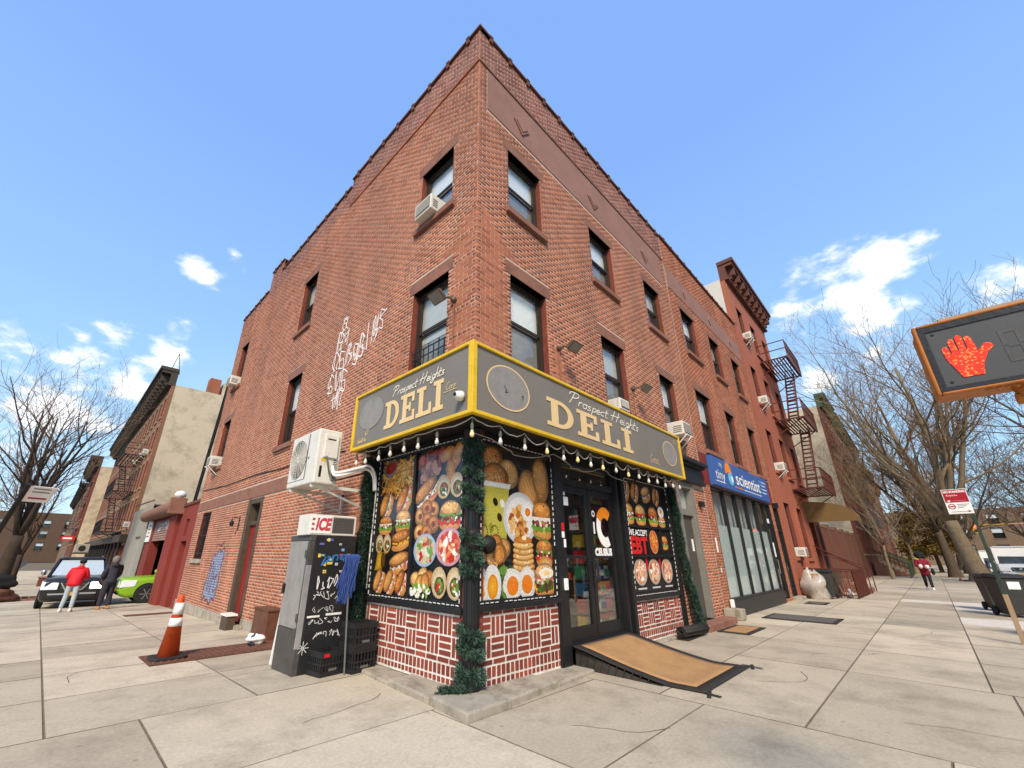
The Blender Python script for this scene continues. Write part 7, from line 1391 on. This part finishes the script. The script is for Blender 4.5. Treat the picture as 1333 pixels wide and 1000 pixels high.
def person(label, loc, rz, H, J, mats, name='person', hat=None, group=None, coat_len=None, loose=1.0):
    """J overrides joint positions (local: +x faces forward, y left, z up, for a 1.75 m figure)"""
    t = thing(name, label, 'person', loc, rz, group); k = H/1.75
    D = dict(pel=(0, 0, .95), waist=(0, 0, 1.08), chest=(0, 0, 1.30), neck=(0, 0, 1.47), head0=(.015, 0, 1.55), head1=(.03, 0, 1.66), shl=(0, .19, 1.41), shr=(0, -.19, 1.41), ell=(-.03, .24, 1.13), elr=(-.03, -.24, 1.13), wrl=(.06, .24, .88), wrr=(.06, -.24, .88),
             hpl=(0, .10, .90), hpr=(0, -.10, .90), knl=(.02, .11, .49), knr=(.02, -.11, .49), anl=(-.02, .11, .09), anr=(-.02, -.11, .09))
    D.update(J); V = {n: Vector(p)*k for n, p in D.items()}
    def sk(nm, ch, rad, m, root=0):
        names = [];
        for a, b in ch:
            for q in (a, b):
                if q not in names: names.append(q)
        return skinned(nm, [V[n] for n in names], [(names.index(a), names.index(b)) for a, b in ch], [tuple(x*k for x in rad[n]) if isinstance(rad[n], tuple) else rad[n]*k for n in names], m, t, root)
    body_r = dict(pel=(.13, .10), waist=(.12, .09), chest=(.12, .085), neck=.055, head0=(.075, .075), head1=(.08, .09), shl=.036, shr=.036, ell=.045, elr=.045, wrl=.032, wrr=.032, hpl=.085, hpr=.085, knl=.06, knr=.06, anl=.042, anr=.042)
    E = [('pel', 'waist'), ('waist', 'chest'), ('chest', 'neck'), ('neck', 'head0'), ('head0', 'head1'), ('chest', 'shl'), ('shl', 'ell'), ('ell', 'wrl'), ('chest', 'shr'), ('shr', 'elr'), ('elr', 'wrr'), ('pel', 'hpl'), ('hpl', 'knl'), ('knl', 'anl'), ('pel', 'hpr'), ('hpr', 'knr'), ('knr', 'anr')]
    body = sk('body', E, body_r, mats['skin'])
    lr = dict(pel=(.145, .12), hpl=.105*loose, hpr=.105*loose, knl=.078*loose, knr=.078*loose, anl=.06*loose, anr=.06*loose, waist=(.14, .11)); sk('trousers', [('pel', 'waist'), ('pel', 'hpl'), ('hpl', 'knl'), ('knl', 'anl'), ('pel', 'hpr'), ('hpr', 'knr'), ('knr', 'anr')], lr, mats['legs'])
    V['hem'] = Vector((0, 0, coat_len or .86))*k+(V['pel']-Vector((0, 0, .95*k)))*.8
    q_ = 1.18; jr = dict(hem=(.21*q_, .17*q_), pel=(.195*q_, .155*q_), waist=(.18*q_, .145*q_), chest=(.185*q_, .15*q_), neck=.08, shl=.095, shr=.095, ell=.085, elr=.085, wrl=.062, wrr=.062); sk('jacket', [('chest', 'waist'), ('waist', 'pel'), ('pel', 'hem'), ('chest', 'neck'), ('chest', 'shl'), ('shl', 'ell'), ('ell', 'wrl'), ('chest', 'shr'), ('shr', 'elr'), ('elr', 'wrr')], jr, mats['coat'])
    hc = V['head1']; hx = (V['head1']-V['head0']).normalized()
    for s in 'lr':
        a = V['an'+s]; mb = MB(); z0 = 0; mb.loft([[Vector((a.x+dx, a.y+w*math.cos(q), max(.0, z0)+h*(.5+.5*math.sin(q)))) for q in np.linspace(0, 2*PI, 10, endpoint=False)] for dx, w, h in ((-.09, .03, .08), (-.05, .045, .13), (.04, .045, .12), (.11, .05, .07), (.17, .045, .055), (.20, .025, .04))]); mb.build('shoe', mats['shoe'], t, local=True, smooth=True)
        w_ = V['wr'+s]; d_ = (w_-V['el'+s]).normalized(); vs_, ed_, rd_ = [w_, w_+d_*.06*k], [(0, 1)], [.034*k, .036*k]
        sd_ = d_.orthogonal().normalized(); nn = d_.cross(sd_)
        for f in range(5):
            o_ = sd_*((f-1.5)*.02*k) if f < 4 else sd_*(-.045*k); ln = (.075, .085, .08, .06, .045)[f]*k; b0 = len(vs_); vs_ += [w_+d_*(.07*k if f < 4 else .03*k)+o_, w_+d_*(.07*k+ln*.5 if f < 4 else .06*k)+o_*1.1+nn*.012*k, w_+d_*(.07*k+ln if f < 4 else .085*k)+o_*1.1+nn*.035*k]; ed_ += [(1 if f < 4 else 0, b0), (b0, b0+1), (b0+1, b0+2)]; rd_ += [.0095*k]*3
        skinned('hand', vs_, ed_, rd_, mats['skin'], t, 0, 1)
    lump((hc.x-.018*k, hc.y, hc.z+.035*k), .108*k, .098*k, .115*k, mats.get('hair', M_hair), t, 'hair', 3, amp=.04) if hat != 'hood' else None
    for s in (-1, 1): MB().lathe([(.012*k, 0), (.006*k, .008*k)], hc+Vector((.088*k, s*.032*k, -.01*k)), 8, (1, 0, 0)).build('eye', M_blk, t, local=True)
    MB().hexa([hc+Vector(p)*k for p in ((.08, -.012, -.06), (.08, .012, -.06), (.11, .006, -.055), (.11, -.006, -.055), (.085, -.006, -.01), (.085, .006, -.01), (.09, .004, -.01), (.09, -.004, -.01))]).build('nose', mats['skin'], t, local=True); MB().box((hc.x+.082*k), (hc.x+.092*k), hc.y-.022*k, hc.y+.022*k, hc.z-.085*k, hc.z-.076*k).build('mouth', M_burg, t, local=True)
    return t, V, k
def lloc(t, V, c, rx, ry, rz2, m, name, seed, amp=.06, rot=0):
    n0 = len(bpy.data.objects); o = lump((0, 0, 0), rx, ry, rz2, m, None, name, seed, rot, amp=amp); o.parent = t; o.location = c; return o
zL = gz(18)
# leaning towards the car, seen from behind
t, V, k = person('person in a red hooded jacket and pale jeans leaning towards the parked dark car', (-2.72, 17.9, gz(17.9)), PI/2-.25, 1.74, dict(chest=(.16, 0, 1.28), waist=(.06, 0, 1.08), neck=(.24, 0, 1.42), head0=(.28, 0, 1.50), head1=(.31, 0, 1.60), shl=(.17, .2, 1.36), shr=(.17, -.2, 1.36), ell=(.2, .27, 1.12), elr=(.2, -.27, 1.12), wrl=(.36, .2, 1.05), wrr=(.36, -.2, 1.05), knl=(.03, .12, .49), knr=(-.02, -.12, .49), anl=(.0, .16, .09), anr=(-.08, -.13, .09)), dict(skin=M_skin, legs=M_jean, coat=M_redj, shoe=M_shoe), coat_len=.80)
lloc(t, V, V['neck']+Vector((-.07, 0, .0)), .12, .14, .08, M_redj, 'hood', 5, .08); lloc(t, V, V['head1']+Vector((0, 0, .05)), .115, .105, .09, M_blk, 'knit_cap', 6, .02)
t, V, k = person('person in dark coveralls and grey hood with tan boots standing by the dark car', (-1.72, 18.1, gz(18.1)), PI*.62, 1.80, dict(ell=(.02, .26, 1.14), elr=(.02, -.26, 1.14), wrl=(.16, .16, .98), wrr=(.18, -.14, .98), anl=(.06, .12, .09), anr=(-.04, -.12, .09)), dict(skin=M_skin, legs=M_navy, coat=M_navy, shoe=M_boot), hat='hood', coat_len=.84, loose=1.3)
lloc(t, V, V['head1']+Vector((-.03, 0, .0)), .125, .12, .15, M_hood, 'hood', 8, .04); lloc(t, V, V['neck']+Vector((-.03, 0, .0)), .12, .16, .09, M_navy, 'collar', 9, .05)
t, V, k = person('person in a burgundy coat and black fur hat walking up the right pavement', (28.2, -3.55, 0), PI+.1, 1.68, dict(ell=(.08, .25, 1.16), elr=(.08, -.25, 1.16), wrl=(.28, .12, 1.12), wrr=(.28, -.12, 1.12), knl=(.12, .09, .50), knr=(-.02, -.09, .49), anl=(.16, .09, .10), anr=(-.22, -.09, .13)), dict(skin=M_skin, legs=M_blk, coat=M_burg, shoe=M_shoe), coat_len=.62)
lloc(t, V, V['head1']+Vector((-.05, 0, .04)), .15, .21, .19, M_fur, 'fur_hat', 9, .08); lloc(t, V, V['wrl']+Vector((.08, .0, .0)), .09, .09, .09, M_rucks, 'white_glove_bundle', 10, .08); lloc(t, V, V['wrr']+Vector((.08, 0, .02)), .08, .08, .1, M_rucks, 'white_glove_bundle', 11, .08); lloc(t, V, Vector((-.02, .3, .85)), .10, .07, .16, M_blk, 'shoulder_bag', 12, .05)
for i, (x, y) in enumerate(((62, -2.9), (66, -2.3))):
    t, V, k = person(('worker in hi-vis yellow jacket far along the right pavement', 'second hi-vis worker behind the first far along the pavement')[i], (x, y, 0), PI-.3*i, 1.78, dict(), dict(skin=M_skin, legs=M_blk, coat=M_hiv, shoe=M_blk))
# ------------------------------------------------------------------ pedestrian signal
M_sig = mat('signal_yellow', S(178, 104, 38), .5, .15, 8, .1, 50, dirt=S(134, 84, 40), dscale=10, damt=.5); M_sigf = mat('signal_face', S(84, 80, 76, .8), .35, .08, 6, .05, 300, spec=.5); M_led = mat('hand_red', S(200, 40, 20), .4, .0, 10, 0, emit=((1, .085, .02), 1.5))
def led_mat():
    m = M_led; n = m.node_tree.nodes; l = m.node_tree.links; b = n['Principled BSDF']; v = n.new('ShaderNodeTexVoronoi'); v.inputs['Scale'].default_value = 95; g = n.new('ShaderNodeNewGeometry'); l.new(g.outputs['Position'], v.inputs['Vector']); r = n.new('ShaderNodeMapRange'); r.inputs['From Max'].default_value = .9; r.inputs['To Min'].default_value = 1.7; r.inputs['To Max'].default_value = .35; l.new(v.outputs['Distance'], r.inputs['Value']); r.inputs['From Max'].default_value = .6; l.new(r.outputs[0], b.inputs['Emission Strength']); cr_ = n.new('ShaderNodeValToRGB'); cr_.color_ramp.elements[0].color = (1, .30, .06, 1); cr_.color_ramp.elements[1].color = (1, .03, .008, 1); cr_.color_ramp.elements[1].position = .5; l.new(v.outputs['Distance'], cr_.inputs[0]); l.new(cr_.outputs[0], b.inputs['Emission Color'])
led_mat()
A = Vector((-1.176, -4.182, 2.164)); WP = Wall((A.x, A.y, 0), (.0375, -.9993, 0), (-.9993, -.0375, 0)); WD, z0, z1 = .40, 2.155, 2.478
ps = thing('pedestrian_signal', 'yellow pedestrian signal box showing a lit orange hand', 'pedestrian signal', (-1.0, -4.9, 0))
WP.part('housing', M_sig, ps, (0, WD, z0, z1, -.16, -.004), bevel=.015)
WP.part('rim', M_sig, ps, (-.005, .009, z0-.005, z1+.005, -.03, .012), (WD-.009, WD+.005, z0-.005, z1+.005, -.03, .012), (.009, WD-.009, z0-.005, z0+.008, -.03, .012), (.009, WD-.009, z1-.008, z1+.005, -.03, .012), bevel=.008)
WP.part('gasket', M_black, ps, (.009, .030, z0+.008, z1-.008, -.004, .008), (WD-.030, WD-.009, z0+.008, z1-.008, -.004, .008), (.030, WD-.030, z0+.008, z0+.026, -.004, .008), (.030, WD-.030, z1-.034, z1-.008, -.004, .008)); WP.part('face', M_sigf, ps, (.030, WD-.030, z0+.026, z1-.034, -.004, .003))
def hand_poly():
    palm = [(.30, .0), (.74, .0), (.80, .22), (.96, .46), (1.14, .60), (1.10, .68), (.98, .70), (.84, .58), (.78, .54), (.80, .62), (.76, .90), (.70, .95), (.63, .93), (.62, .64), (.585, .64), (.58, .98), (.51, 1.02), (.44, .98), (.44, .64), (.405, .64), (.39, .94), (.32, .96), (.26, .90), (.27, .60), (.235, .60), (.20, .78), (.14, .80), (.08, .74), (.10, .50), (.20, .24)]
    return palm
hp = hand_poly(); hx0, hz0, hw_, hh_ = .048, z0+.058, .135, .185
import mathutils
tri = mathutils.geometry.tessellate_polygon([[Vector((x, y, 0)) for x, y in hp]]); mb = MB(); mb.add([WP.p(hx0+x*hw_, hz0+y*hh_, .0065) for x, y in hp], [tuple(q) for q in tri]); mb.build('lit_hand', M_led, ps)
for dg in range(2):
    u = .225+dg*.075; a, b = z0+.085, z0+.225; w_ = .056; s_ = .013; ml = (a+b)/2
    for q in ((u, u+s_, a, ml-.004), (u, u+s_, ml+.004, b), (u+w_-s_, u+w_, a, ml-.004), (u+w_-s_, u+w_, ml+.004, b), (u+s_, u+w_-s_, b-s_, b), (u+s_, u+w_-s_, a, a+s_), (u+s_, u+w_-s_, ml-s_/2, ml+s_/2)): WP.part('dark_digit_bar', M_fr_dk, ps, (*q, .003, .0045))
mb = MB(); mb.tube([WP.p(.09, z1+.018, -.05), WP.p(.58, z1+.018, -.05)], .018, 10); mb.build('top_tube', M_stoneb, ps)
mb = MB(); mb.tube([WP.p(.21, z0-.05, -.07), WP.p(.58, z0-.05, -.07)], .024, 10); mb.tube([WP.p(.25, z0-.05, -.07), WP.p(.25, z0+.0, -.07)], [.03, .045], 10); mb.build('bottom_arm', M_sig, ps)
for k in range(10): mb = MB(); u = .13+k*.025; mb.prism([WP.p(u, z0-.004, .0), WP.p(u+.024, z0-.004, .0), WP.p(u+.012, z0-.018, .0)], WP.n*-.02); mb.build('drip_tooth', M_sig, ps)
MB().tube([WP.p(.64, -.05, -.06), WP.p(.64, 3.2, -.06)], .065, 14).build('mast', M_sig, ps)
for z in (z0-.05, z1+.018): MB().tube([WP.p(.64, z-.05, -.06), WP.p(.64, z+.05, -.06)], .08, 14).build('clamp', M_sig, ps)
for u, z in ((.05, z0+.045), (.05, z1-.05), (WD-.05, z1-.05)): MB().lathe([(.006, 0), (.004, .003)], WP.p(u, z, .003), 8, WP.n).build('screw', M_black, ps)
# ------------------------------------------------------------------ kerbside sign post, bins on the right
M_post = mat('green_post', S(48, 62, 54), .6, .2, 6, .1); M_sred = mat('sign_red_paint', S(172, 28, 44), .45, .05, 5, 0)
SP = Vector((9.60, -4.80, 0)); ns = thing('parking_sign', 'red and white parking sign on a dark green post at the kerb', 'sign', SP)
mb = MB(); mb.bar(SP+Vector((0, 0, -.05)), SP+Vector((.0, 0, 2.72)), .05, .03); mb.build('post', M_post, ns); MB().box(SP.x-.03, SP.x+.03, SP.y-.035, SP.y+.035, 0, .85).build('post_sleeve', M_stoneb, ns)
WS = Wall((SP.x-.03, SP.y+.33, 0), Vector((-.10, -.995, 0)).normalized(), Vector((-.995, .10, 0)).normalized()); s0, s1 = 2.36, 2.86
WS.part('plate', M_wh, ns, (0, .36, s0, s1, -.004, .0)); WS.part('red_field', M_sred, ns, (.01, .35, s0+.23, s1-.01, .0, .002)); lettering('NO STANDING', WS.p(.18, s1-.055, .004), WS.u, (0, 0, 1), .04, M_wh, ns, xs=.82, bold=.003); lettering('Anytime', WS.p(.13, s1-.125, .004), WS.u, (0, 0, 1), .04, M_wh, ns, xs=.9)
mb = MB(); mb.bar(WS.p(.06, s0+.26, .004), WS.p(.31, s0+.26, .004), .012, .002); mb.add([WS.p(.03, s0+.26, .004), WS.p(.08, s0+.285, .004), WS.p(.08, s0+.235, .004)], [(0, 1, 2)]); mb.build('arrow', M_wh, ns); mb = MB(); mb.bar(WS.p(.05, s0+.045, .004), WS.p(.32, s0+.045, .004), .012, .002); mb.add([WS.p(.34, s0+.045, .004), WS.p(.29, s0+.065, .004), WS.p(.29, s0+.025, .004)], [(0, 1, 2)]); mb.build('arrow', M_sred, ns)
mb = MB()
for i in range(20): a, b = 2*PI*i/20, 2*PI*(i+1)/20; mb.quad(*[WS.p(.08+r_*math.cos(q), s0+.15+r_*math.sin(q), .003) for r_, q in ((.04, a), (.055, a), (.055, b), (.04, b))])
mb.build('roundel', M_sred, ns); WS.part('roundel_bar', M_sred, ns, (.045, .115, s0+.14, s0+.16, .003, .004))
for k in range(3): WS.part('text_line', M_acd, ns, (.16, .33-.04*k, s0+.18-.03*k, s0+.19-.03*k, .0, .002))
M_bin = mat('bin_grey', S(66, 66, 64, .8), .6, .12, 5, .1, 40)
def wheelie(label, loc, rz, m, k=1.0, lid=True, panel=True):
    t = thing('wheeled_bin', label, 'bin', loc, rz); W0, W1, D0, D1, H = .24*k, .30*k, .24*k, .33*k, .95*k
    MB().hexa([(-D0, -W0, .06), (D0, -W0, .06), (D0, W0, .06), (-D0, W0, .06), (-D1, -W1, H), (D1, -W1, H), (D1, W1, H), (-D1, W1, H)]).build('body', m, t, local=True, bevel=.03)
    MB().hexa([(-D1-.05, -W1-.03, H), (D1+.04, -W1-.03, H), (D1+.04, W1+.03, H), (-D1-.05, W1+.03, H), (-D1+.02, -W1+.05, H+.08), (D1-.05, -W1+.05, H+.10), (D1-.05, W1-.05, H+.10), (-D1+.02, W1-.05, H+.08)]).build('lid', M_plas, t, local=True, bevel=.02)
    for s in (-1, 1): MB().lathe([(.11*k, -.03), (.12*k, 0), (.11*k, .03)], (D0+.02, s*(W0+.04), .12*k), 16, (0, s, 0)).build('wheel', M_tyre, t, local=True)
    MB().tube([(D1+.02, -W1*.8, H-.02), (D1+.13, -W1*.7, H+.02), (D1+.13, W1*.7, H+.02), (D1+.02, W1*.8, H-.02)], .016, 6).build('handle', M_plas, t, local=True)
    if panel: MB().hexa([(-D1-.0, -.12, H*.72), (-D1+.02, -.12, H*.70), (-D1+.02, .12, H*.70), (-D1-.0, .12, H*.72), (-D1-.012, -.12, H*.9), (-D1+.02, -.12, H*.9), (-D1+.02, .12, H*.9), (-D1-.012, .12, H*.9)]).build('address_label', M_wh, t, local=True)
    return t
wheelie('dark grey wheeled bin with white label beside the kerb', (15.6, -5.25, 0), .35, M_bin, 1.05); wheelie('black wheeled bin before the wrapped bundle at the red building', (18.35, -.75, 0), 0, M_bin, 1.0, panel=False)
wheelie('second dark wheeled bin just behind the labelled one', (17.3, -5.1, 0), .2, M_bin, 1.0, panel=False)
nb = thing('newspaper_box', 'black kerbside box with an orange panel by the sign post', 'street box', (10.9, -5.6, 0)); MB().box(10.6, 11.1, -5.95, -5.45, .12, 1.10).build('cabinet', M_plas, nb, bevel=.03); MB().box(10.594, 10.6, -5.80, -5.62, .66, .90).build('orange_panel', M_cone, nb); 
for y in (-5.9, -5.5): MB().box(10.65, 11.05, y-.04, y+.04, -.01, .12).build('foot', M_plas, nb)
MB().box(10.58, 10.62, -5.46, -5.43, .1, 1.1).build('edge_strip', M_stoneb, nb)
# wrapped bundle and red area fence at the red building
wbn = thing('wrapped_bundle', 'tall bundle wrapped in clear plastic sheet against the red building', 'bundle', (17.7, -.55, 0)); lump((17.75, -.5, .42), .36, .42, .56, mat('plastic_sheet', S(176, 168, 158), .25, .25, 7, .5, 14, spec=.6), wbn, 'plastic_wrap', 14, .2, amp=.3); MB().box(17.6, 17.95, -.72, -.3, .05, .9).build('cardboard', M_mat, wbn)
fn = thing('iron_fence', 'rust red iron area fence with gate by the red building stoop', 'fence', (20.5, -1.2, 0)); 
def pickets(a, b, n, h=1.05):
    a, b = Vector(a), Vector(b)
    for z in (.12, h-.08): MB().bar(a+Vector((0, 0, z)), b+Vector((0, 0, z)), .035).build('rail', M_iron, fn)
    for k in range(n+1): p_ = a.lerp(b, k/n); MB().bar(p_, p_+Vector((0, 0, h)), .022).build('picket', M_iron, fn)
pickets((18.9, -1.62, 0), (22.2, -1.70, 0), 22); pickets((18.9, -1.62, 0), (18.9, -.1, 0), 9)
for a, b in (((18.9, -1.62, 1.05), (18.9, -.1, 1.05)), ((22.2, -1.7, 1.0), (22.6, -.1, 2.0))): MB().bar(a, b, .05).build('top_rail', M_iron, fn)
cstp = thing('stoop', 'brown stone stoop with iron handrail under the awning', 'stoop', (23.6, -.9, 0))
for q in range(4): MB().box(22.75, 24.7, -1.7+.4*q, -1.3+.4*q+.02, -.02, .17*(q+1)).build('step', M_brown, cstp)
for x_ in (22.7, 24.75):
    mb = MB(); mb.bar((x_, -1.75, 0), (x_, -1.75, 1.0), .04); mb.bar((x_, -1.75, 1.0), (x_, -.1, 1.75), .04); mb.build('handrail', M_iron, cstp)
fur = thing('discarded_rods', 'white tubes and boards lying behind the red fence', 'rubbish', (19.5, -1.3, 0)); MB().tube([(18.95, -1.45, .12), (20.6, -1.2, .2)], .07, 10).build('tube', M_white, fur); MB().tube([(18.95, -1.2, .1), (20.2, -.9, .5)], .05, 10).build('tube', M_brown, fur); MB().box(19.2, 20.9, -1.0, -.9, 0, 1.0).build('board', M_dfr, fur)
for k in range(6):
    t = thing('area_railing', ('green iron area railing first along the row houses', 'green iron area railing second along the row houses', 'green iron area railing third along the row houses', 'green iron area railing fourth along the row houses', 'green iron area railing fifth along the row houses', 'green iron area railing sixth along the row houses')[k], 'railing', (46+4.2*k, -2.4, 0)); x0 = 45.2+4.2*k
    for z in (.1, 1.0): MB().bar((x0, -2.45, z), (x0+3.2, -2.45, z), .05).build('rail', M_corg, t)
    for q in range(12): MB().bar((x0+.28*q, -2.45, 0), (x0+.28*q, -2.45, 1.1), .03).build('picket', M_corg, t)
# leaning sign pole at the left edge
d0, d1 = ray(38, 630).normalized(), ray(-20, 722).normalized(); pa, pb_ = CAM+ray(38, 630)*9.0, CAM+ray(-30, 735)*9.0
lp = thing('street_sign_pole', 'dark leaning street pole with a small white sign at the left kerb', 'sign', (pb_.x, pb_.y, gz(pb_.y))); dirp = (pb_-pa).normalized(); pb2 = pa+dirp*((pa.z-gz(pb_.y)+.05)/-dirp.z); MB().tube([pa, pb2], .05, 10).build('pole', M_ironk, lp)
xx = Vector((1, .25, 0)).normalized(); cS = pa+dirp*.12+xx*.26; mb = MB(); yy = -dirp; mb.obox(cS-yy*.12, xx*.22, yy*.2, xx.cross(yy).normalized()*.006); mb.build('plate', M_wh, lp); mb = MB(); nrm = xx.cross(yy).normalized(); nrm = nrm if nrm.dot(CAM-cS) > 0 else -nrm
mb.obox(cS-yy*.22+nrm*.008, xx*.15, yy*.02, nrm*.001); mb.build('red_bar', M_sred, lp)
for q in range(2): mb = MB(); mb.obox(cS+yy*(.02-.08*q)+nrm*.008, xx*.14, yy*.012, nrm*.001); mb.build('text_line', M_acd, lp)
